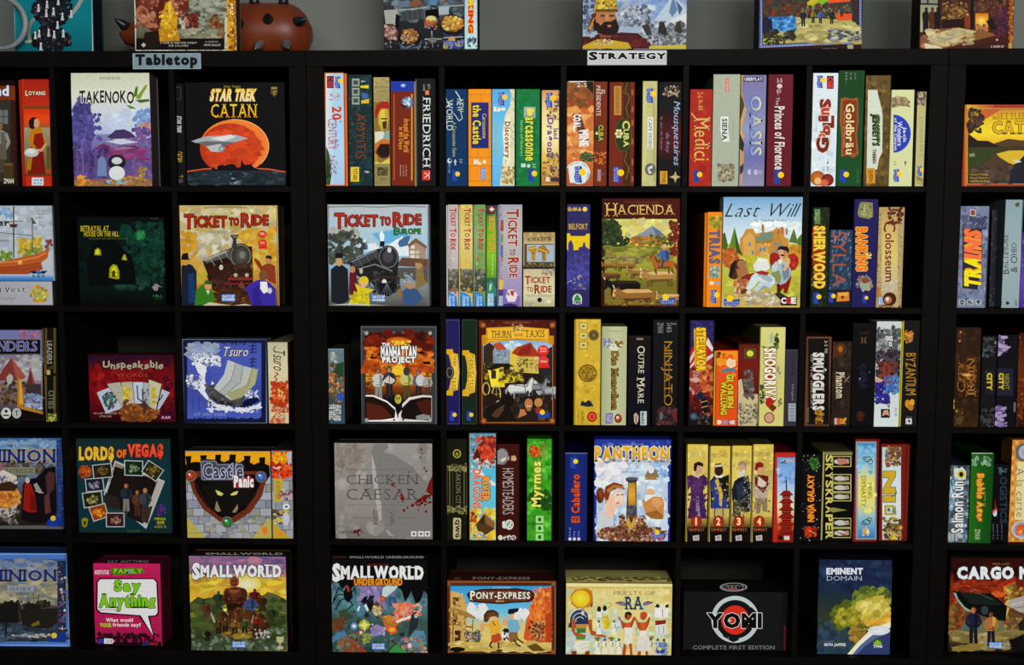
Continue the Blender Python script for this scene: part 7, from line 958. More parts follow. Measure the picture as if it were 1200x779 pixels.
part('fighters_picture'); E(452, 350, 24, 44, '6a3424'); E(552, 352, 24, 44, '50261a'); P('4a2418', 440, 330, 470, 305, 520, 300, 560, 310, 572, 350, 560, 400, 545, 420, 540, 460, 450, 460, 445, 410, 430, 380); E(496, 268, 28, 34, '7a3c28'); P('5c3020', 470, 320, 530, 312, 540, 360, 480, 370); P('3c1c14', 440, 340, 480, 370, 470, 400, 434, 380); P('3c1c14', 560, 340, 566, 390, 520, 400, 515, 370); P('24180f', 455, 400, 545, 400, 540, 470, 460, 470); S(450, 310, 560, 400, 14, 6, 15, '6a3828 3c2018 7a4830', 725)
P('5c2c1c', 470, 500, 480, 450, 530, 430, 560, 470, 570, 540, 470, 560); E(520, 455, 26, 30, '8a4428'); P('5a1c18', 610, 470, 640, 440, 690, 490, 700, 550, 640, 560, 600, 520); S(380, 440, 700, 620, 110, 8, 24, '4a2c18 5c3820 3c2414 6a4a28 2c1c14 54341c', 726, 1.2, 'e'); S(420, 560, 610, 610, 20, 8, 18, '8a7430 6a5c28 a08838', 727, 2); L('b0a880', 4, 420, 420, 460, 470); E(440, 440, 12, 10, 'd8d860'); E(488, 262, 5, 4, '1a0c08', n=6); E(505, 262, 5, 4, '1a0c08', n=6); L('2c120c', 4, 486, 284, 508, 284); P('8a4a34', 470, 312, 500, 318, 528, 312, 524, 330, 500, 340, 474, 330); [F(x, y, 86, q, z, hair=q, leg='2c1c14', wd=1.7) for x, y, q, z in ((440, 490, '5a3c1c', 'a87848'), (500, 500, '7a5a28', 'c8905c'), (560, 495, '3c4a28', '8a9c54'), (630, 480, '7a2418', 'c87850'), (685, 500, '4a2c1c', '9c6c48'), (400, 500, '4a3a24', '8a6440'))]; P('8a8478', 596, 520, 612, 470, 618, 472, 606, 524); P('a8a090', 370, 520, 350, 460, 358, 456, 382, 514); S(620, 560, 720, 610, 16, 5, 12, 'a8a89c 6a6a60 c0bcb0', 728)
part('cover_art'); T('SMALLWORLD', 244, 158, 780, 248, 'ece8e4', b=2, ol='3c3450', caps=1, arc=-.0); L('ece8e4', 8, 245, 240, 300, 235, 310, 225); L('ece8e4', 7, 680, 165, 760, 170, 780, 200, 770, 236)
DOW(482, 632, 566, 670); P('b0b080', 752, 604, 800, 604, 794, 636, 780, 644, 780, 660, 796, 664, 796, 680, 758, 680, 758, 664, 772, 660, 772, 644, 758, 636)
top(); G(222, 94, 816, 114, '1a1614', '241c20'); T('SMALLWORLD', 320, 98, 790, 110, 'a8a4a0', b=1, nm='top_lettering')
# c
B('5c', 138, 116, 764, 708, 'cave-dark box with small monsters, glowing sparks and curly white lettering', '1c1c20', sc='141214')
G(138, 116, 764, 708, '1c1410', '141414', '4a7478', '4a7c80', '3c5450', '3a5c5c', '2c3c34'); S(145, 250, 758, 420, 70, 14, 40, '54808a 40686c 5c8c8c 7c6c98 385c60', 731); S(330, 270, 480, 400, 26, 14, 30, '8a78a8 7468a0 9c8cb4', 732); P('0f0e10', 138, 116, 764, 116, 764, 330, 740, 310, 720, 370, 690, 400, 660, 310, 640, 350, 620, 380, 600, 310, 560, 270, 300, 270, 270, 310, 250, 270, 220, 300, 200, 260, 138, 250); S(140, 440, 760, 700, 100, 10, 28, '3c4c3c 2c3428 4a6060 24201c 5a6a58 3a5470', 733); P('b8c8c8', 475, 340, 480, 290, 520, 265, 590, 260, 560, 300, 500, 350)
part('monsters_picture')
P('100c10', 230, 320, 250, 280, 280, 290, 290, 350, 260, 385, 235, 360)
for a in ((240, 320, 200, 290, 165, 370), (240, 335, 195, 330, 160, 390), (245, 355, 210, 370, 180, 430), (270, 370, 290, 400, 250, 430), (275, 330, 300, 290, 310, 330)): L('100c10', 7, *a)
P('a82c28', 246, 280, 262, 275, 272, 310, 258, 318); P('141418', 360, 420, 350, 360, 372, 340, 385, 370, 400, 330, 415, 350, 425, 400, 400, 440); S(340, 340, 430, 430, 24, 5, 14, '1c1c20 2c2a34 0f0e12', 734); E(338, 432, 34, 40, '4a7890'); P('d0dcdc', 360, 400, 372, 390, 392, 430, 380, 440); P('d8e0e0', 316, 430, 330, 400, 336, 410, 326, 440); E(446, 425, 32, 44, 'c8b890'); P('5a3c24', 416, 400, 440, 375, 476, 400, 480, 420, 440, 405); S(420, 400, 480, 480, 16, 5, 12, '8a6c44 d0b888 6a5034 b89c70', 735); P('b06c2c', 470, 470, 520, 460, 570, 480, 600, 500, 560, 540, 540, 580, 500, 560); P('e0c060', 480, 465, 520, 480, 570, 490, 530, 500); E(525, 488, 24, 24, 'c08038'); P('d85c28', 500, 540, 560, 530, 572, 570, 530, 590); E(538, 555, 20, 14, 'e8a838'); E(478, 360, 18, 18, 'e8703c', 'a83c20'); E(540, 376, 26, 30, '4a6a94', '2c4468'); P('d86838', 545, 450, 580, 410, 610, 390, 640, 410, 630, 460, 600, 500, 570, 480); E(610, 425, 20, 20, 'e88c50'); S(550, 390, 720, 500, 34, 6, 18, 'd86c48 e8947c b84c30 d8a898', 736, 1.4); P('dce0d0', 560, 500, 700, 450, 706, 462, 570, 512); P('2c3034', 660, 460, 690, 440, 706, 480, 700, 540, 640, 600, 650, 520); E(690, 468, 12, 14, 'a0a8a8'); P('8a7cA8'.lower(), 400, 545, 440, 520, 490, 540, 495, 580, 440, 595, 405, 580); S(400, 520, 496, 592, 18, 5, 13, '9c90b8 6a5c90 b0a8c4', 737)
E(362, 525, 36, 34, 'd8e048', '7a8c34'); P('e8f080', 362, 480, 370, 518, 405, 520, 372, 532, 366, 572, 354, 534, 322, 528, 354, 516); E(298, 532, 26, 26, 'a8c8f0', '2c5498'); E(298, 532, 10, 10, 'e8f4ff'); E(342, 574, 18, 18, 'f0b0a8', '8a3438'); E(340, 572, 7, 7, 'fff0e8'); S(350, 580, 400, 640, 14, 6, 14, '8a9c3c a8b04c 5a6a28', 738); P('3c4a34', 200, 440, 240, 420, 280, 470, 250, 500, 210, 490); P('7a3c24', 145, 500, 180, 470, 215, 490, 210, 550, 150, 560); S(145, 480, 240, 560, 24, 7, 18, '8a4c30 5a3020 3c4c34 6a3c28', 739); P('8a4028', 200, 600, 240, 580, 330, 640, 380, 700, 240, 700); S(180, 570, 330, 700, 40, 8, 20, 'a04c2c 4a6c58 7a3824 5a8068', 740); P('4c7a98', 150, 600, 200, 570, 240, 560, 250, 590, 190, 620, 150, 640); P('5a8498', 640, 620, 680, 560, 740, 560, 760, 640, 700, 690); S(600, 600, 760, 700, 40, 8, 20, '4a7890 a86050 c09078 38607c 5a9060', 741); E(650, 655, 14, 16, 'd8c0b8'); P('3c8a48', 520, 690, 560, 650, 600, 670, 640, 700, 520, 704)
part('cover_art'); T('SMALLWORLD', 166, 142, 734, 244, 'ece8e0', b=2, ol='241c24', caps=1); L('ece8e0', 8, 168, 240, 220, 232, 235, 222); L('ece8e0', 7, 625, 155, 710, 165, 732, 200, 720, 236); T('UNDERGROUND', 300, 232, 602, 272, 'd88c20', b=2, ol='3c1c0c'); t('PHILIPPE KEYAERTS', 386, 136, 516, 152, '6a2c20'); DOW(410, 640, 494, 680); R(300, 92, 700, 100, '2a2a2c')
top(); T('SMALLWORLD UNDERGROUND', 270, 92, 740, 106, 'b0aca8', b=1, nm='top_lettering'); R(150, 94, 250, 104, '5a3018')
# d
B('5d', 64, 244, 768, 718, 'leather-brown framed western box with two cartoonish riders on a sandy street', '6a3c20', d=.1, sc='2c1410')
H(64, 244, 768, 718, '7a4424', '5c3018', '6a3820'); FR(66, 248, 766, 716, 10, '8a5430'); FR(80, 262, 752, 702, 6, '3c1c10')
part('western_picture'); R(92, 274, 740, 698, '241408'); G(96, 278, 738, 694, '3c94c8', '54a8d8', '6cb8d8', 'c8c080', 'd8c070', 'c0a050'); S(200, 400, 330, 480, 30, 10, 26, 'e0e8e4 d0dce0 ecf0ec', 751); S(500, 430, 620, 490, 22, 10, 24, 'e0e8e4 d4dfe0', 752); P('c8582c', 560, 610, 580, 480, 610, 440, 620, 380, 660, 350, 690, 290, 738, 285, 738, 640, 600, 640); P('e07c34', 600, 600, 610, 450, 640, 380, 690, 330, 700, 560); S(590, 300, 736, 620, 60, 10, 28, 'e08038 c85c28 b84c20 e8984c', 753, .6); P('b04420', 700, 460, 738, 440, 738, 640, 706, 660, 700, 560)
P('c8a460', 96, 640, 96, 310, 150, 318, 180, 350, 200, 400, 196, 640); P('a07c40', 96, 410, 200, 440, 260, 480, 250, 490, 96, 440); P('7a5028', 96, 500, 200, 530, 240, 535, 240, 545, 96, 520); L('5a3818', 6, 115, 440, 112, 640); L('5a3818', 5, 190, 470, 186, 600); L('5a3818', 5, 240, 490, 236, 560); R(112, 350, 150, 400, '5a3c20'); R(114, 455, 140, 510, '4a2c18'); R(124, 560, 160, 640, '4a2814'); S(96, 320, 196, 640, 30, 7, 18, 'b8944c d8b470 8a6430', 754); S(190, 560, 290, 640, 40, 6, 16, '4a4c50 8a8478 c0b8a0 2c2c30 6a5440', 755); G(96, 636, 738, 694, 'd0bc70', 'c8b060', 'b09048'); S(100, 640, 700, 692, 30, 8, 24, 'd8c880 c0a858 b89c50', 756, 2.6); S(600, 500, 690, 620, 44, 6, 15, '3c2418 6a3420 a86840 c8a078 2c1c18', 757); E(140, 680, 50, 16, '1c140c'); P('6a5020', 580, 660, 640, 640, 700, 690, 620, 692)
P('4a2c18', 310, 505, 308, 460, 330, 432, 370, 428, 402, 448, 402, 490, 380, 480, 350, 480, 330, 506); P('6a4428', 318, 500, 330, 450, 370, 440, 395, 455, 390, 480, 350, 478); E(372, 492, 32, 22, 'd8b080'); P('d8a838', 340, 520, 360, 500, 400, 490, 420, 540, 400, 580, 350, 580); L('2c2018', 5, 365, 500, 380, 530); P('b84c28', 356, 590, 410, 575, 424, 620, 380, 640, 356, 630); L('d8a838', 14, 345, 530, 310, 520); E(300, 540, 14, 30, 'd8a070'); L('3c2018', 10, 360, 630, 345, 655, 360, 668); L('3c2018', 10, 400, 635, 404, 672); E(408, 686, 22, 7, '3c2414')
P('1c1c28', 460, 450, 465, 425, 500, 420, 532, 418, 525, 440, 500, 450, 495, 470, 480, 460); E(488, 475, 14, 22, 'd8ac80'); P('78a8c0', 455, 520, 470, 490, 520, 490, 540, 540, 520, 580, 470, 570); P('8a6434', 470, 570, 520, 570, 530, 620, 480, 636, 460, 610); L('78a8c0', 12, 465, 505, 445, 500); E(442, 505, 14, 24, 'd8a070'); L('3c2c28', 10, 500, 620, 520, 650, 540, 660); L('3c2c28', 9, 525, 615, 560, 640); E(445, 590, 24, 36, 'e0dcd8'); P('1c1818', 425, 560, 440, 545, 465, 550, 470, 570, 445, 575); E(440, 580, 6, 9, '1c1818'); E(455, 605, 6, 9, '1c1818'); S(430, 560, 470, 620, 8, 4, 9, '1c1818 2c2828', 758)
part('cover_art'); P('3c1c10', 200, 330, 220, 310, 300, 296, 520, 292, 610, 306, 630, 330, 626, 360, 600, 380, 500, 384, 420, 392, 300, 386, 220, 376); P('6a3820', 212, 332, 228, 318, 300, 306, 520, 302, 602, 316, 616, 334, 610, 354, 590, 370, 420, 380, 300, 376, 224, 366); T('PONY-EXPRESS', 224, 310, 602, 366, 'ece4d0', serif=1, b=1, ol='3c1c10', caps=1); t('ANTOINE BAUZA', 360, 282, 480, 294, 'a8d0e0'); t('1860', 385, 368, 436, 380, 'd8b880'); t('W. OHIO', 640, 346, 740, 366, '8a4a24', sh=.3)
part('frame_corner')
for x, y in ((84, 262), (750, 262), (84, 698), (750, 698)): E(x, y, 18, 22, '9a6440', '6a3c24')
top(); T('PONY-EXPRESS', 240, 224, 600, 240, '8a8078', b=1, nm='top_lettering'); R(120, 226, 160, 240, '5a4430')
# e
B('5e', 70, 262, 744, 722, 'papyrus-yellow box covered with Egyptian style figures and a sun disc', 'd0bc70', d=.13, sc='8a8454')
H(70, 262, 744, 722, 'd0b868', 'd8c880', 'd8cc88', 'd0bc70'); R(70, 262, 744, 282, 'e8d898'); L('a88c40', 3, 74, 288, 740, 288); S(80, 300, 735, 715, 90, 16, 44, 'd8cc90 d0c07c b8c8b0 c8c890 e0d090', 761); S(80, 560, 260, 700, 20, 16, 34, 'b0c8c0 c0ccb8 a8c0c4', 762); S(260, 430, 420, 620, 26, 14, 32, 'a8c4c8 b8ccc4 c8d0b0', 763); S(560, 440, 740, 700, 30, 14, 34, 'b8ccbc c8c898 d0c888', 764)
for x in range(80, 740, 16): L('c0a858', 1.5, x, 288, x+1, 300)
part('sun_disc'); P('b87c24', 105, 330, 130, 300, 200, 292, 238, 310, 244, 380, 220, 412, 140, 418, 104, 390); E(166, 358, 58, 54, 'f0dc40', 'e0b828'); P('7a3020', 232, 390, 244, 384, 238, 414, 228, 412); part('egyptian_figures_picture')
P('2c3858', 86, 540, 100, 460, 140, 425, 180, 420, 210, 450, 215, 520, 190, 540, 110, 545)
for i, q in enumerate(('d8dce0', '3c5a88', 'd8dce0', '2c2c40', 'd8d8d0')): ring(160, 500, 66-i*10, 74-i*12, 4, q, 170, 330)
P('b05a28', 108, 490, 130, 480, 130, 570, 200, 590, 195, 606, 130, 596, 106, 560); P('b05a28', 214, 490, 236, 490, 240, 560, 330, 596, 322, 606, 232, 590, 214, 540); P('4a7a3c', 136, 540, 200, 540, 196, 575, 142, 578); P('c88c3c', 130, 520, 210, 520, 200, 545, 138, 545); P('5c8a3c', 134, 596, 196, 596, 192, 618, 138, 618); P('e0dccc', 130, 630, 215, 626, 222, 650, 200, 690, 160, 704, 140, 690, 120, 660); P('8a3c20', 110, 690, 140, 690, 138, 718, 106, 716); P('8a3c20', 200, 690, 222, 690, 220, 718, 190, 716); L('7ab0b0', 3, 150, 660, 215, 640); L('c8a060', 4, 165, 680, 210, 660); E(178, 450, 10, 14, 'd8c8b8')
for x, y, h_, c in ((280, 495, 90, 'e4e0d0'), (376, 495, 90, 'e4e0d0'), (272, 610, 100, 'd8e0d8'), (318, 610, 100, 'e0dcc8'), (360, 610, 100, 'd8dcd8'), (408, 610, 100, 'e0e0d4'), (610, 606, 106, 'd8ccb0'), (654, 610, 104, 'd0d8d0'), (694, 612, 104, '7aa0b0')): F(x, y, h_, c, '8a3c20', '2c1c18', c, wd=.9, skirt=1)
for x, y in ((272, 608), (360, 608), (610, 604)): E(x, y, 20, 9, '8a7c2c')
S(305, 462, 350, 545, 26, 7, 18, 'd8c838 c8b428 e0d458 b8a424', 765, shape='e'); E(282, 425, 12, 20, '1c1818'); E(318, 418, 12, 18, '1c1818'); P('e0e0d8', 270, 440, 296, 440, 300, 475, 266, 478); L('8a8a6c', 3, 300, 400, 350, 380, 360, 400, 330, 420)
def priest(x, y, flip, hair):
    P('b04c24', x-34, y+90, x-44, y+50, x-60, y+30, x-52, y+20, x-30, y+56, x-10, y+60, x+20, y+56, x+40, y+20, x+48, y+30, x+36, y+70, x+16, y+110, x-14, y+112); P('c86030', x-16, y+62, x+18, y+60, x+14, y+100, x-12, y+104); P('ded8cc', x-20, y+110, x+22, y+108, x+34, y+190, x+20, y+196, x-24, y+192); P('b04c24', x-22, y+190, x-6, y+192, x-14, y+262, x-30, y+272, x-34, y+262); P('b04c24', x+10, y+192, x+26, y+188, x+32, y+262, x+40, y+272, x+18, y+270); E(x+2, y+18, 20, 24, 'b04c24'); P(hair, x-18, y+20, x-14, y-6, x+8, y-12, x+26, y, x+26, y+24, x+14, y+10, x-4, y+6, x-6, y+36)
priest(462, 450, 0, '1c2420'); priest(560, 450, 0, 'c84c28'); P('d8d0c8', 520, 600, 600, 596, 600, 690, 520, 690); P('dcd8cc', 440, 540, 492, 540, 488, 640, 446, 650)
R(630, 398, 722, 480, 'd8d4c4'); P('241c1c', 634, 410, 650, 388, 668, 402, 660, 416); P('241c1c', 700, 400, 722, 390, 722, 414, 704, 414); P('e4e4dc', 636, 420, 720, 420, 716, 474, 632, 476); L('8a4a34', 4, 684, 424, 684, 472); R(638, 496, 712, 586, 'd0d4cc'); P('8a2c20', 638, 496, 708, 492, 704, 516, 640, 526); L('7a6c5c', 3, 660, 530, 660, 580); L('7a6c5c', 3, 690, 530, 690, 580); S(640, 640, 716, 712, 26, 6, 14, '3c68b0 4a78b8 8ab0c0 c89c50', 766); RG(672, 686, 28, 0, 0)
part('cover_art'); T('PRIESTS OF', 374, 308, 638, 336, 'a08c50', serif=0, b=-1); T('RA', 452, 346, 558, 424, '1c3444', b=0, serif=1, ol='6a8c94', olw=.03); P('5a5468', 382, 380, 420, 374, 455, 386, 452, 404, 410, 396); P('8a7890', 390, 384, 440, 384, 448, 400, 410, 394); P('5a5468', 628, 378, 590, 372, 562, 384, 564, 402, 604, 394); P('8a7890', 620, 382, 575, 384, 568, 398, 600, 392)
top(); G(60, 220, 760, 262, '8a8040', 'b8ac68'); S(80, 228, 740, 250, 40, 5, 12, '3c3820 5a5430 c8bc78', 767, 3)
# f
B('5f', 84, 316, 746, 722, 'black box with a white ring around a red disc and bold outlined letters', '1a1a1c', d=.12, rec=.05, sc='101012', gr=.04)
part('ring_emblem'); ring(414, 490, 138, 136, 26, 'b8c4c4', 0, 360, 40); E(414, 494, 88, 92, 'c82c1c', 'd03424', 32); ring(400, 480, 100, 96, 16, '18181a', -150, -60); ring(420, 500, 108, 104, 12, '18181a', 30, 120); P('18181a', 500, 450, 516, 410, 556, 450, 540, 470); P('18181a', 360, 610, 430, 600, 440, 620, 400, 636); P('18181a', 320, 560, 350, 580, 380, 620, 340, 600)
part('title_lettering'); T('YOMI', 250, 456, 576, 540, '121214', b=2, ol='d8dcdc'); E(378, 500, 14, 16, '1a1a1c'); E(378, 498, 11, 12, 'd8a8a0'); T('COMPLETE FIRST EDITION', 146, 656, 664, 680, '6c6c6e', b=1, nm='subtitle'); E(406, 703, 24, 10, '8a3424'); t('SIRLIN', 388, 698, 424, 708, '2c1010')
K.cur = 'cover_art'; P('7a2018', 724, 530, 734, 530, 730, 700, 722, 700)
top('top_emblem'); E(404, 286, 88, 28, 'b0b4b8'); E(404, 284, 74, 21, '1c1c1e'); E(404, 290, 40, 14, 'c83424'); T('YOMI', 334, 276, 474, 296, '121214', b=2, ol='c8ccd0', olw=.03, nm='top_emblem')
# g
B('5g', 152, 112, 620, 712, 'night-blue box with a glowing green nebula over a bright planet edge', '1a2440', gr=.08, sc='0e1018')
G(152, 112, 624, 712, '1c2444', '202c4c', '24343c', '343c28', '2a3440', '34486a'); S(158, 120, 610, 300, 50, 18, 50, '1c2848 22304c 1a2440 2a3c5c', 771); S(165, 480, 380, 700, 40, 16, 44, '2c4454 24384c 3c4c44 344c64', 772)
for n, box, r0, r1, cc in ((46, (240, 380, 620, 560), 14, 44, '4a5a1c 5c6a20 3c4a1c 6a7424'), (50, (380, 290, 616, 440), 12, 38, '4a5c2c 6a7828 8a9434 3c4c34'), (60, (280, 400, 560, 520), 10, 32, '8a8c24 a09c30 6a6a1c b0a83c'), (40, (460, 340, 612, 470), 9, 28, 'a89c30 c8b840 8a8c34 b8a85c'), (34, (440, 440, 620, 540), 12, 34, 'c89c3c d8a83c b88830 e0b850'), (20, (360, 500, 480, 680), 10, 30, '8a7028 a8843c 6a5c2c')): S(*box, n, r0, r1, cc, 773+n, 1.3, 'e', rot=-.5)
S(420, 360, 600, 470, 40, 14, 40, 'b8a83c c8b44c a09834 d0c470', 785, 1.4, 'e', rot=-.5); S(260, 430, 420, 530, 24, 8, 24, '7a7c20 98962c 5c6420 b0a438', 786, 1.4, 'e', rot=-.4)
P('e8dcb0', 340, 712, 400, 640, 470, 570, 540, 530, 624, 505, 624, 590, 540, 600, 460, 660, 420, 712); P('f4f4e8', 362, 712, 410, 650, 480, 580, 550, 545, 624, 520, 624, 575, 540, 585, 470, 640, 410, 712); P('5a6a90', 372, 712, 420, 655, 490, 595, 560, 560, 624, 540, 624, 712); E(540, 560, 70, 30, 'fcfcf4', 'c8d0d8'); P('34406c', 400, 712, 450, 660, 520, 610, 624, 570, 624, 712); L('d8a850', 3, 390, 556, 540, 552)
T('EMINENT', 210, 166, 436, 202, 'd0d4dc', b=2); T('DOMAIN', 210, 214, 432, 244, 'c0c4d0', b=-1); t('A GAME BY', 196, 626, 260, 634, '8a90a0'); T('SETH JAFFEE', 194, 642, 328, 662, 'c8ccd4', b=2, nm='designer_name'); part('publisher_logo'); E(532, 636, 32, 26, '3c5a24'); P('8ab040', 505, 640, 532, 618, 560, 640, 548, 648, 516, 648); T('TMG', 506, 652, 560, 668, 'd0d4cc', b=2, nm='publisher_logo')
# h
B('5h', 282, 100, 900, 700, 'dark box with a ship prow over two dockers in red light', '1c1210', sc='141010')
G(282, 100, 900, 700, '2c100c', '4a140c', '8a2c14', '6a2c1c', '5c5430', '4a4424', '1c1610'); S(295, 240, 750, 420, 70, 12, 40, '8a2814 a83c1c 5a1c10 742414', 781, 1.4); S(295, 120, 750, 230, 30, 14, 40, '24100c 3c120c 1c0c0a', 782); S(285, 380, 400, 580, 40, 9, 26, '7a2414 5a3420 8a6430 a84424 6a6a2c', 783); P('c85c24', 540, 330, 600, 290, 700, 250, 710, 280, 620, 350, 560, 350); S(640, 270, 757, 420, 50, 7, 20, '8a7434 b89c40 6a4420 c8a850 4a3c20', 784); P('c8b058', 600, 480, 640, 380, 660, 360, 670, 400, 640, 500); S(630, 480, 750, 560, 24, 8, 18, '8a3420 a8884c 6a5c34', 785); P('a8a09c', 660, 370, 757, 340, 757, 450, 720, 440, 650, 400); L('d8d0c8', 3, 670, 400, 757, 376); L('2c2c2c', 3, 680, 420, 757, 408)
G(282, 560, 900, 690, '8a7c40', '6a5c34', '3c3020', '1c1410'); S(290, 560, 700, 680, 40, 10, 28, '9a8c54 7a6c3c 5a4c28 a89868', 786, 2.4); P('5c6650', 340, 560, 400, 480, 440, 420, 480, 460, 460, 580); P('6a7050', 460, 500, 620, 500, 640, 560, 460, 580); part('ship_picture'); P('0e1210', 308, 320, 320, 300, 380, 282, 460, 290, 540, 320, 620, 380, 650, 410, 640, 500, 580, 490, 500, 470, 420, 440, 360, 400); P('8aa89c', 308, 320, 340, 380, 375, 420, 400, 440, 430, 440, 380, 410, 340, 360, 325, 322); P('1c2420', 340, 310, 460, 310, 560, 350, 620, 400, 540, 400, 420, 390); L('5a6460', 3, 460, 320, 560, 366); E(508, 432, 24, 28, '34424c'); P('e0602c', 330, 275, 460, 284, 400, 276); S(300, 250, 620, 320, 26, 7, 20, '8a3018 a84420 6a2014', 787, 2); L('3c342c', 4, 640, 400, 757, 470)
part('dockers_picture'); F(436, 410, 240, '20243c', 'c87848', '6a3c24', '1c1c2c'); F(548, 440, 220, 'a87040', '8a4c30', '3c2418', '1c1c28'); P('c89c3c', 556, 470, 580, 480, 572, 540, 556, 530); L('1c2034', 14, 460, 480, 486, 514); part('cover_art'); P('141010', 660, 620, 720, 600, 757, 580, 757, 700, 690, 700); P('24201c', 720, 520, 757, 480, 757, 560, 730, 560); P('8a7434', 290, 690, 420, 640, 530, 650, 400, 690)
T('CARGO NOIR', 338, 160, 960, 230, 'd8dce0', b=2, ol='3c4450'); t('SERGE LAGET', 556, 132, 666, 144, '9a7a34'); DOW(534, 634, 620, 672); S(622, 634, 670, 672, 8, 7, 15, 'b0a888 8a8470', 788)
# ------------------------------------------------------------------ on top of the bookcases
B('0a', 75, -330, 545, 316, 'teal box with black blobs and pale pegs, on top at the far left', '0d6a74', rec=.05, sc='14161a', gr=.05)
G(75, -330, 545, 316, '0c5860', '0e6c76', '0f747e', '0c5c66'); FR(75, -330, 547, 318, 7, '9aa8a8'); part('peg_cluster_picture'); ring(300, -120, 200, 250, 22, '8a9084', 20, 90); ring(230, 190, 62, 90, 20, '7a8078', 140, 250); L('9a9c8c', 16, 150, 245, 215, 235)
S(190, -60, 420, 150, 120, 12, 30, '10141c 1c222c 0c1014 24222c', 801, 1, 'e'); S(195, 160, 410, 300, 90, 12, 28, '10141c 1c1c28 0c1014 20242c', 802, 1, 'e'); S(200, 40, 410, 290, 24, 5, 10, '5a3c40 3c4450 6a4c50', 803)
for x, y in ((226, 60), (272, 90), (314, 80), (342, 20), (366, 110), (418, 95), (276, 40), (230, 210), (286, 205), (318, 215), (338, 160), (240, 285), (208, 220), (372, 210)): P('b0b4b4', x-3, y-30, x+4, y-30, x+9, y+10, x-9, y+10); E(x, y-30, 6, 6, 'c8cccc', n=8)
B('0b', 82, -330, 682, 306, 'box with a bare-armed giant in yellow and a grey battlefield, above the Tabletop sign', 'b8b8ac', rec=.03, d=.05, sc='3a2a10')
FR(82, -330, 630, 308, 10, 'c0c0b4'); S(82, 285, 630, 306, 16, 5, 11, '4a4a44 d0d0c4 8a8a80', 811, 2); R(98, -330, 616, 292, '14110f'); part('battlefield_picture'); G(100, -330, 614, 240, '6a7468', '8a9080', '98a08c', '7c8068', '4c4a38'); S(340, -20, 612, 240, 90, 10, 30, '7a8270 98a090 5c6050 a8ac98 4a4c40 6a6450', 812, 1.8); R(350, 110, 384, 170, 'b0b8a8'); S(400, 80, 470, 160, 26, 8, 18, '6a2420 7c3428 4a2018', 813); S(530, 90, 600, 230, 40, 8, 18, '8a5428 6a3820 4a3020 a8703c', 814); P('5a5a48', 380, 190, 500, 180, 600, 230, 614, 270, 380, 260); S(380, 180, 610, 260, 30, 8, 24, 'a8a890 6c6c54 8a8a74', 815, 2.4)
R(98, 225, 616, 292, '15110f'); P('5c2418', 90, -40, 160, -120, 330, -140, 400, -60, 410, 60, 370, 80, 320, 20, 300, 100, 240, 130, 220, 200, 170, 170, 100, 120); P('a86a4c', 95, 60, 120, 30, 160, 40, 180, 90, 220, 120, 215, 160, 170, 165, 110, 140); P('6a2c20', 330, 0, 400, -10, 408, 60, 360, 78, 326, 50); P('7c3c2c', 120, -40, 200, -60, 220, 30, 170, 60, 120, 20); S(100, -40, 400, 160, 60, 8, 24, '8a4c38 5c2c20 a8705c 3c1c18 c08c70', 816); P('c89c1c', 270, 20, 300, 0, 320, 60, 340, 110, 335, 170, 250, 180, 240, 140); P('e0bc3c', 285, 20, 300, 10, 310, 90, 290, 130); P('b8841c', 230, 170, 340, 170, 356, 240, 230, 245); S(235, 60, 340, 240, 30, 6, 15, 'd8a828 a87418 8a5414 e8c850', 817); P('241814', 150, 190, 230, 180, 240, 280, 130, 280); part('cover_art')
P('b8b0a8', 142, 250, 156, 264, 142, 278, 128, 264); t('A GAME OF MINIATURE COMBAT', 240, 246, 456, 256, 'c8c4bc'); t('FOR 2 PLAYERS', 290, 262, 404, 274, 'b8b4ac'); t('A GAME BY', 504, 240, 580, 250, 'b0aca4'); t('MARTIN WALLACE', 496, 258, 592, 270, 'c8c4bc')
H(631, -330, 684, 300, 'd8a424', 'c8901c', '6a2814'); S(640, -100, 682, 290, 60, 7, 16, 'c89424 8a4414 a86818 5a1c14 e0b848', 821); S(650, 20, 664, 100, 6, 6, 10, 'd8ccb0 f0e0b8', 822)
B('0c', 146, -330, 620, 287, 'turned box showing iron pots of food on a stove', '2c3038', rec=.012, yaw=math.radians(38), sc='3c4044')
G(146, -330, 620, 287, '5c7080', '4c5c68', '34383c', '24262a'); S(150, -60, 618, 120, 70, 12, 34, '5a6c7c 3c4850 7a8c98 2c3438 8a7460', 831, 1.4); P('6c7c8c', 230, 10, 300, 0, 300, 40, 240, 44); P('8a5c40', 300, 10, 350, -5, 376, 20, 340, 40, 304, 36); P('5c88a8', 420, -20, 470, -20, 460, 30, 410, 30); P('a8b4bc', 470, 40, 530, 36, 530, 84, 470, 88); L('b0b0a8', 6, 236, 60, 400, 44); L('a8a8a0', 6, 470, 40, 620, 30); P('4c5458', 246, 70, 386, 54, 386, 110, 250, 124)
for x in (270, 300, 330, 360): L('2c3034', 4, x, 66, x+2, 116)
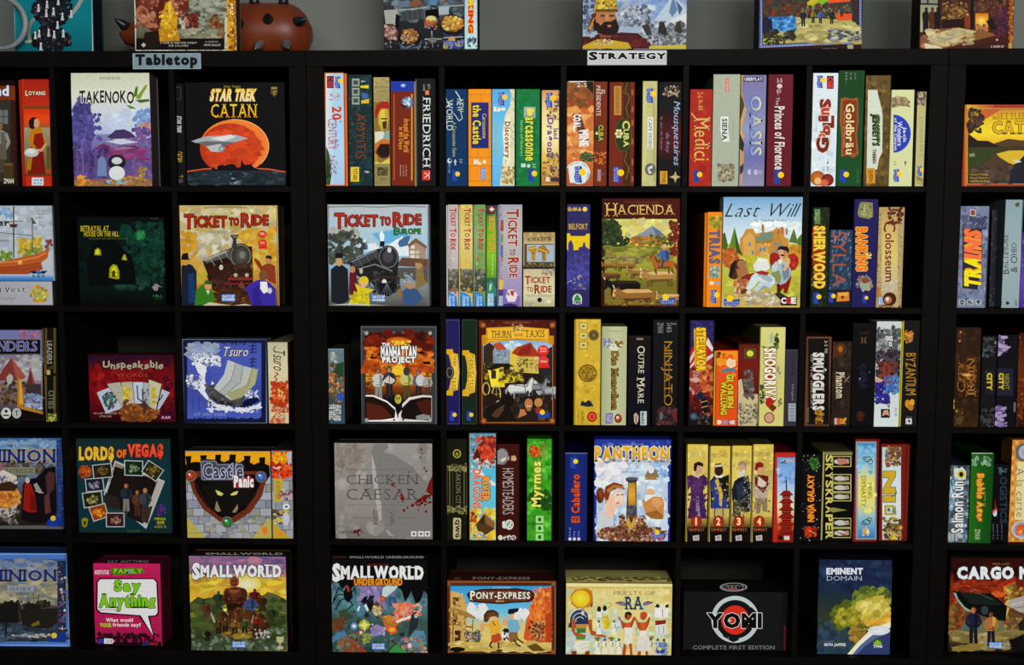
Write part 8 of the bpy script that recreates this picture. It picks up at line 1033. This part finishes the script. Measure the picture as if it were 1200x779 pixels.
P('b0b0a8', 150, 60, 230, 56, 236, 110, 220, 140, 160, 140); E(190, 190, 44, 48, 'a87c78', '5c3c38'); P('1c1c20', 220, 80, 240, 90, 236, 180, 214, 160); S(156, 140, 224, 230, 14, 7, 16, 'c89c94 8a6a5c d0b8a0', 832); part('cooking_pots_picture'); P('16161a', 390, 60, 470, 50, 474, 110, 440, 90, 395, 110); E(424, 140, 46, 42, '2c2c34'); E(424, 126, 40, 32, 'c8782c', '8a3c18'); E(426, 110, 30, 18, 'e0d080'); S(390, 120, 460, 170, 12, 6, 13, 'a84c20 d88c38 8a9cb8', 833); E(550, 150, 74, 68, '24262c'); E(550, 138, 66, 48, 'c88c2c', '8a5018'); S(490, 96, 612, 180, 44, 7, 17, 'e8c848 d8943c a84c24 8a9c3c f0e0a0 c86c2c', 834, shape='e'); P('3c4a6a', 490, 185, 520, 205, 580, 210, 618, 190, 600, 215, 510, 216); E(302, 225, 68, 62, '24222a'); E(302, 212, 58, 46, '7a4420', '4a2414'); S(252, 172, 350, 250, 40, 7, 16, 'b87838 d8a868 6a3418 8a5428 c0b08c', 835, shape='e'); P('5c6c88', 240, 250, 290, 285, 350, 270, 372, 230, 366, 280, 250, 287); part('cover_art')
L('a8a8a0', 7, 390, 230, 490, 228); L('a8a8a0', 6, 430, 180, 432, 210); E(435, 236, 24, 18, '7a7c7c'); L('8a8c8c', 5, 436, 250, 436, 280); E(548, 232, 20, 18, 'e8a028'); P('3850a0', 500, 240, 610, 240, 606, 284, 505, 284); S(500, 240, 615, 284, 22, 7, 16, '5a78c0 2c3c7c c8a838 8a9cc8', 836); L('b0b0a8', 6, 500, 222, 615, 216); S(150, 240, 620, 285, 30, 5, 12, '1c1c20 8a8c88 2c2c30', 837)
side('side_art'); G(622, -330, 706, 287, '90b0c4', 'a0c0d4', 'b0d0e0'); 
for y in range(-300, 287, 40): L('c8e0e8', 3, 624, y, 704, y+4)
for x in (645, 680): L('c8e0e8', 3, x, -330, x, 285)
T('COOKING', 644, -180, 670, 190, 'd83424', 90, b=2, ol='e8a838'); P('e8c030', 644, -10, 672, -10, 668, 30, 648, 34); S(640, 210, 690, 280, 12, 6, 14, '4a5c70 7a8c9c 2c3c4c', 838)
B('0d', 214, -330, 826, 285, 'box with a bearded warrior in a golden helmet before snowy mountains, above the STRATEGY sign', '8a9cb4', rec=.03, sc='3c3020')
G(214, -330, 826, 285, '5878a8', '7c98c0', 'a0b4cc', 'a8b4c4'); S(430, -100, 820, 100, 70, 14, 40, 'a8bcd4 88a4cc c0ccd8 6c8cc0', 841, 1.4); P('b8c8d8', 640, 110, 700, 30, 745, -40, 800, 30, 826, 50, 826, 140, 640, 140); P('6a84a8', 745, -30, 770, 60, 740, 100, 720, 70); P('4c6088', 760, 0, 800, 50, 780, 90); P('d8dce0', 700, 140, 780, 90, 826, 80, 826, 150); S(430, 30, 600, 150, 60, 9, 24, '5a6478 8a94a8 3c4454 a8b4c0 c8d0d8', 842); S(560, 130, 820, 265, 110, 8, 22, '4a4c54 8a94a0 3c3834 b0b8c4 6a6c74 c8d0d4 5a5048', 843); P('3c3834', 750, 180, 765, 130, 780, 125, 800, 180, 790, 200); P('34302c', 655, 190, 665, 130, 690, 130, 712, 190, 700, 210); P('3c3c40', 560, 150, 600, 140, 620, 200, 590, 210); P('c8b83c', 600, 268, 826, 262, 826, 285, 600, 285); S(216, -60, 290, 190, 40, 9, 24, '4c5470 6a7490 8a94ac 2c3450', 844)
part('warrior_picture'); P('6a1c1c', 240, 180, 270, 90, 290, 60, 296, 100, 270, 170); P('b88c3c', 246, 170, 280, 100, 284, 130, 262, 180); P('4a1818', 214, 240, 300, 210, 440, 190, 540, 195, 590, 240, 606, 285, 214, 285); S(220, 215, 590, 280, 40, 10, 28, '5c2020 3c1414 7a2c24 4a1c18', 845, 1.6); P('b8784c', 286, 110, 300, 64, 400, 60, 414, 110, 400, 170, 360, 200, 320, 190, 296, 150); P('8a4c30', 300, 190, 360, 200, 390, 190, 380, 220, 320, 222); P('241410', 285, 140, 300, 130, 320, 150, 340, 128, 380, 126, 410, 110, 428, 160, 420, 190, 380, 208, 340, 206, 300, 190); P('c86c58', 358, 146, 382, 146, 378, 160, 362, 160); P('c8906c', 345, 90, 360, 84, 368, 120, 352, 122); R(318, 88, 345, 98, '3c2418'); R(370, 88, 398, 98, '3c2418'); P('241410', 275, 130, 290, 110, 300, 180, 280, 180); P('b89424', 280, 80, 290, 0, 320, -60, 380, -60, 410, 0, 424, 70, 400, 52, 340, 52, 300, 66); P('e0c850', 300, 60, 310, 0, 335, -40, 345, 40); S(285, -50, 415, 60, 24, 6, 15, 'd8b838 8a6818 e8d878 5c4410', 846); R(290, 54, 420, 70, '6a5018'); P('c8a830', 214, 270, 300, 230, 380, 235, 480, 250, 500, 285, 214, 285); S(290, 235, 390, 268, 12, 6, 13, 'c8a888 e0d0a8 8a6c2c', 847); part('cover_art')
B('0e', 147, -330, 758, 295, 'dark blue box with a checked rim around a busy market street', '202848', rec=.03, sc='1c1c2c')
R(147, -330, 760, 295, '1c2040'); P('30100f', 147, 280, 760, 258, 760, 296, 147, 296); P('8a98c8', 147, -330, 166, -330, 166, 264, 735, 240, 738, -330, 752, -330, 752, 254, 150, 280)
for i in range(40): x = 152+i*15; y = 276-i*.96; R(x, y-10, x+7, y-2, '2c3468')
for i in range(38): R(150, -310+i*15, 158, -303+i*15, '2c3468'); R(742, -320+i*15, 750, -313+i*15, '2c3468')
part('market_picture'); P('28262c', 168, -330, 734, -330, 732, 238, 168, 262); G(170, -330, 730, 100, '28344c', '3c3c48', '3c4034'); S(172, -60, 400, 100, 90, 9, 24, '24301c 5a3038 3c4a2c 2c2430 6a4a24 8a3424', 851); P('c8b820', 400, 40, 470, -20, 500, 10, 420, 46); P('8ab828', 440, 44, 500, 0, 560, 0, 500, 40); P('e05c28', 545, 20, 560, -10, 680, -20, 680, 10); P('d87830', 540, -20, 560, -60, 680, -70, 690, -24, 560, -10); S(400, 30, 690, 110, 90, 8, 20, '2c343c 3c3c24 8a8454 5a4c3c 24242c 6a3424', 852); P('b8b068', 170, 200, 360, 100, 700, 120, 732, 160, 732, 236, 170, 260); G(380, 120, 700, 230, 'b0a868', 'c8c07c', 'a8a058'); S(300, 140, 720, 245, 46, 10, 30, 'c8c080 a8a060 d8d098 8a844c b8ac64', 853, 2.4); P('2a70b8', 200, 100, 360, 96, 364, 160, 320, 180, 230, 185, 215, 160); S(215, 100, 362, 180, 40, 8, 20, '4a98d8 2c70b8 1c4a8a 6ab0e0', 854); P('1c2440', 172, 110, 220, 110, 230, 200, 172, 220); S(180, 180, 360, 230, 24, 8, 20, '3c3828 5a5438 24242c', 855); E(252, 230, 18, 18, '4a4c1c'); P('e05828', 595, 84, 688, 80, 690, 118, 605, 122); P('3c2c34', 690, -60, 732, -60, 732, 130, 694, 130)
for x, y, h_, c in ((405, 56, 100, '242c3c'), (463, 56, 80, '8a7c3c'), (506, 62, 76, '3c68b0'), (572, 56, 86, '2c2c34'), (630, 40, 60, '3c4c5c'), (440, 50, 60, '6a3c34')): F(x, y, h_, c, 'a87c5c', leg='241c20')
S(560, 180, 730, 236, 24, 6, 18, '3c4454 8a9098 c8c8b8 2c2c2c', 856, 2); S(172, 225, 300, 258, 14, 6, 14, '5a5a34 2c2c28', 857); part('cover_art'); t('RUDIGER DORN', 515, 284, 604, 294, 'a89c94'); part('publisher_logo'); P('b0a488', 662, 264, 696, 262, 698, 284, 680, 296, 664, 286); part('cover_art')
B('0f', 388, -440, 1128, 404, 'box with a candlelit scroll on a desk before a fireplace, on top at the right', '3c1c14', rec=.03, sc='1c1410')
G(388, -440, 1128, 404, '2c2018', '44241c', '50281c', '401c18'); S(540, -100, 1070, 220, 120, 12, 38, '4a2820 5c3424 3c1c1c 6a4428 34201c 4a2438', 861); R(388, -440, 540, 250, '8c8c78'); G(390, 40, 520, 250, '98987c', 'b0a884'); L('14100e', 12, 388, 30, 530, 34); L('14100e', 12, 448, -200, 448, 30); L('241814', 20, 535, -200, 535, 240); S(560, 20, 760, 150, 40, 9, 24, '8a6a34 6a4424 a88444 4a2c1c', 862); P('2c1410', 560, 150, 740, 130, 760, 215, 560, 230); L('9a7c4c', 5, 600, 150, 720, 140)
for x, c in ((432, '1c1818'), (480, '5a3018'), (522, '1c1614')): P(c, x-14, 90, x+14, 84, x+26, 110, x+22, 180, x+24, 260, x+6, 264, x, 220, x-8, 266, x-22, 258, x-22, 180, x-28, 110); E(x+4, 72, 12, 16, c)
S(800, -100, 1060, 110, 40, 10, 28, '5c3424 4a2828 6a4834 7a5038', 863); R(810, 90, 930, 280, '5a2c18'); G(820, 104, 920, 272, 'c87820', 'f0b030', 'd87818', '3c2418'); E(868, 165, 46, 40, 'f8e068', 'e89828'); S(822, 190, 918, 270, 24, 6, 16, '8a8478 4a3428 b0a488 2c1c18', 864); R(735, 125, 780, 215, '8a3c1c'); P('14120f', 784, -100, 808, -100, 806, 230, 790, 265, 760, 268, 780, 240); P('1c1814', 905, 165, 940, 140, 980, 170, 984, 220, 950, 235, 920, 200); S(980, 60, 1075, 280, 44, 10, 26, '5a2c40 6a3444 48203a 3c1c28', 865); H(1075, -440, 1128, 404, '4a2010', 'a85c1c', '3c1c10'); S(1080, -100, 1118, 330, 40, 6, 14, 'c87828 7a3c14 e09838 4a2010', 866)
part('desk_picture'); P('8a5c34', 388, 290, 520, 230, 690, 214, 960, 260, 980, 280, 600, 380, 388, 360); P('4a2418', 980, 276, 990, 310, 700, 404, 560, 400, 600, 372); P('c8b888', 400, 286, 680, 218, 830, 246, 560, 362); P('b0a478', 450, 296, 660, 240, 770, 256, 560, 340); P('8c9484', 540, 296, 600, 270, 660, 276, 640, 306, 570, 310); S(420, 230, 800, 350, 30, 8, 24, 'c0b080 d8c89c a89868 9ca08c', 867, 2.2); E(424, 290, 26, 20, 'a8744c', '6a3c24'); E(416, 356, 32, 28, 'c89c70', '7a3c28'); P('d8ccb0', 420, 340, 440, 340, 560, 372, 560, 398, 430, 390); P('1c1a18', 556, 380, 640, 382, 640, 404, 556, 402); P('d8d8d0', 640, 386, 672, 390, 664, 404, 640, 402); part('cover_art')
t('A GAME OF', 938, 356, 1040, 372, 'c8b8b0', b=1); t('ESPIONAGE AND INTRIGUE', 846, 380, 1040, 392, 'b0a098'); R(1076, 338, 1104, 408, 'c8983c'); E(988, 312, 8, 8, 'd8c8a0')
flush()
M_METAL_DARK = mat_noise('blackened_steel', '18181a', '34343a', 40, .35, .5, metal=.6)
M_METAL = mat_noise('brushed_steel', '6a6c70', 'a0a4a8', 40, .3, .5, metal=.8)
M_CLUB = mat_noise('red_brown_vinyl', '5c2410', '74300f', 9, .42, .35, bump=.05)
M_WHITE = mat_noise('white_plastic', '6c7478', '80888c', 12, .4, .3)
def lathe_x(prof, n=32):
    V, F = [], []
    for x, r in prof:
        for i in range(n): a = 2*math.pi*i/n; V.append((x, r*math.cos(a), r*math.sin(a)))
    for k in range(len(prof)-1):
        for i in range(n): F.append((k*n+i, k*n+(i+1) % n, (k+1)*n+(i+1) % n, (k+1)*n+i))
    F.append(tuple(range(n))[::-1]); F.append(tuple((len(prof)-1)*n+i for i in range(n)))
    return V, F
def smooth(o):
    for p in o.data.polygons: p.use_smooth = True
# spiked club lying behind the giant's box
YC = .25
xl = on_y(141, 50, YC).x; xr = on_y(365, 45, YC).x; LN = xr-xl
prof = []
for i in range(33):
    s_ = i/32
    r = .036 + .058*min(1, max(0, (s_-.05)/.6))**1.2
    if s_ < .06: r *= math.sqrt(max(.03, 1-((.06-s_)/.06)**2))
    if s_ > .86: r *= math.sqrt(max(.02, 1-((s_-.86)/.145)**2))
    prof.append((s_*LN, r))
def rad(s_):
    k = min(31, int(s_*32)); f_ = s_*32-k; return prof[k][1]*(1-f_)+prof[k+1][1]*f_
RMAX = max(p[1] for p in prof)
club = empty('spiked_club', (xl, YC, TOPZ+RMAX+.001), 0, 'red-brown spiked club lying behind the giant in yellow box', 'toy club')
o = mesh_obj('club_body', *lathe_x(prof, 40), M_CLUB, club); smooth(o)
o.rotation_euler = (0, 0, 0)
def spike(s_, ang, mat, tilt=0):
    a = math.radians(ang); r = rad(s_)
    nrm = Vector((math.sin(math.radians(tilt)), -math.cos(a)*math.cos(math.radians(tilt)), math.sin(a)*math.cos(math.radians(tilt)))).normalized()
    base = Vector((s_*LN, -math.cos(a)*r, math.sin(a)*r)) - nrm*.006
    t1 = nrm.orthogonal().normalized(); t2 = nrm.cross(t1); V, F = [], []; n = 16
    for hh, rr in ((0, .0165), (.012, .0155), (.03, .009), (.042, .003), (.0445, .0008)):
        for i in range(n): q = 2*math.pi*i/n; V.append(tuple(base+nrm*hh+t1*(rr*math.cos(q))+t2*(rr*math.sin(q))))
    for k in range(4):
        for i in range(n): F.append((k*n+i, k*n+(i+1) % n, (k+1)*n+(i+1) % n, (k+1)*n+i))
    F.append(tuple(range(n))[::-1]); F.append(tuple(4*n+i for i in range(n)))
    smooth(mesh_obj('spike', V, F, mat, club))
for q in ((.665, 8, M_METAL_DARK, -25), (.815, 16, M_METAL_DARK, 10), (.955, 20, M_METAL_DARK, 62), (.765, -30, M_METAL, -8), (.9, -30, M_METAL, 20), (.72, 72, M_METAL_DARK, -5), (.87, 70, M_METAL_DARK, 12), (.045, 40, M_METAL_DARK, -40), (.4, 60, M_METAL_DARK, 0), (.4, 160, M_METAL_DARK, 0), (.6, 140, M_METAL_DARK, 0), (.8, 150, M_METAL_DARK, 0)): spike(*q)
# white hoop in front of the teal box
c0 = on_y(2, 41, .022); V, F_ = [], []; n, m = 56, 12; RR = .072
for i in range(n):
    a = 2*math.pi*i/n; rt = .0052+.003*max(0, math.cos(a))
    for j in range(m):
        b = 2*math.pi*j/m; rr = RR+rt*math.cos(b); V.append((rr*math.cos(a), rt*.9*math.sin(b), rr*math.sin(a)))
for i in range(n):
    for j in range(m): F_.append((i*m+j, ((i+1) % n)*m+j, ((i+1) % n)*m+(j+1) % m, i*m+(j+1) % m))
hoop = mesh_obj('hoop', V, F_, M_WHITE); smooth(hoop); hoop.location = (c0.x, .022, TOPZ+RR+.0125)
hoop['label'] = 'white hoop standing on edge before the teal box, cut by the left frame edge'; hoop['category'] = 'hoop'
# paper signs on the top boards
def sign(crop, x0, y0, x1, y1, label, col, draw):
    ox, oy, sc = CROPS[crop]; K.crop = (ox, oy, sc)
    a = on_y(ox+x0/sc, oy+y1/sc, -.003); b = on_y(ox+x1/sc, oy+y0/sc, -.003)
    K.org, K.u, K.n, K.w, K.h, K.d = a.copy(), Vector((1, 0, 0)), Vector((0, -1, 0)), b.x-a.x, b.z-a.z, .0025
    K.gr = .04; K.L = lit(ox+(x0+x1)/2/sc, 60); K.layer = 1; K.parts = {}; K.cur = 'border'; K.face = 0; K.fx0, K.fx1, K.e0 = 0, K.w, .0003
    K.root = empty('shelf_sign', a, 0, label, 'sign')
    V, F = bevel_box(0, K.w, 0, .0026, 0, K.h, .0004); mesh_obj('sign_card', V, F, M_PRINT, K.root, [(*conv(col), .05)]*sum(len(f) for f in F))
    draw(); flush()
def s1():
    FR(780, 312, 1174, 404, 3, 'a0b0b8'); T('Tabletop', 798, 322, 1152, 396, '14181c', b=2)
def s2():
    G(243, 296, 706, 380, 'd0d4d4', 'b8bcbc', 'c8cccc'); FR(243, 296, 706, 380, 3, 'b0b4b4'); T('STRATEGY', 256, 306, 698, 350, '14161a', b=2, ol='e8ecec', caps=1)
sign('0a', 778, 311, 1176, 405, 'blue-grey sign reading Tabletop on the left bookcase', '7c8e98', s1)
sign('0d', 241, 294, 708, 382, 'silver-white sign reading STRATEGY on the middle bookcase', 'b4b8b8', s2)
flush()
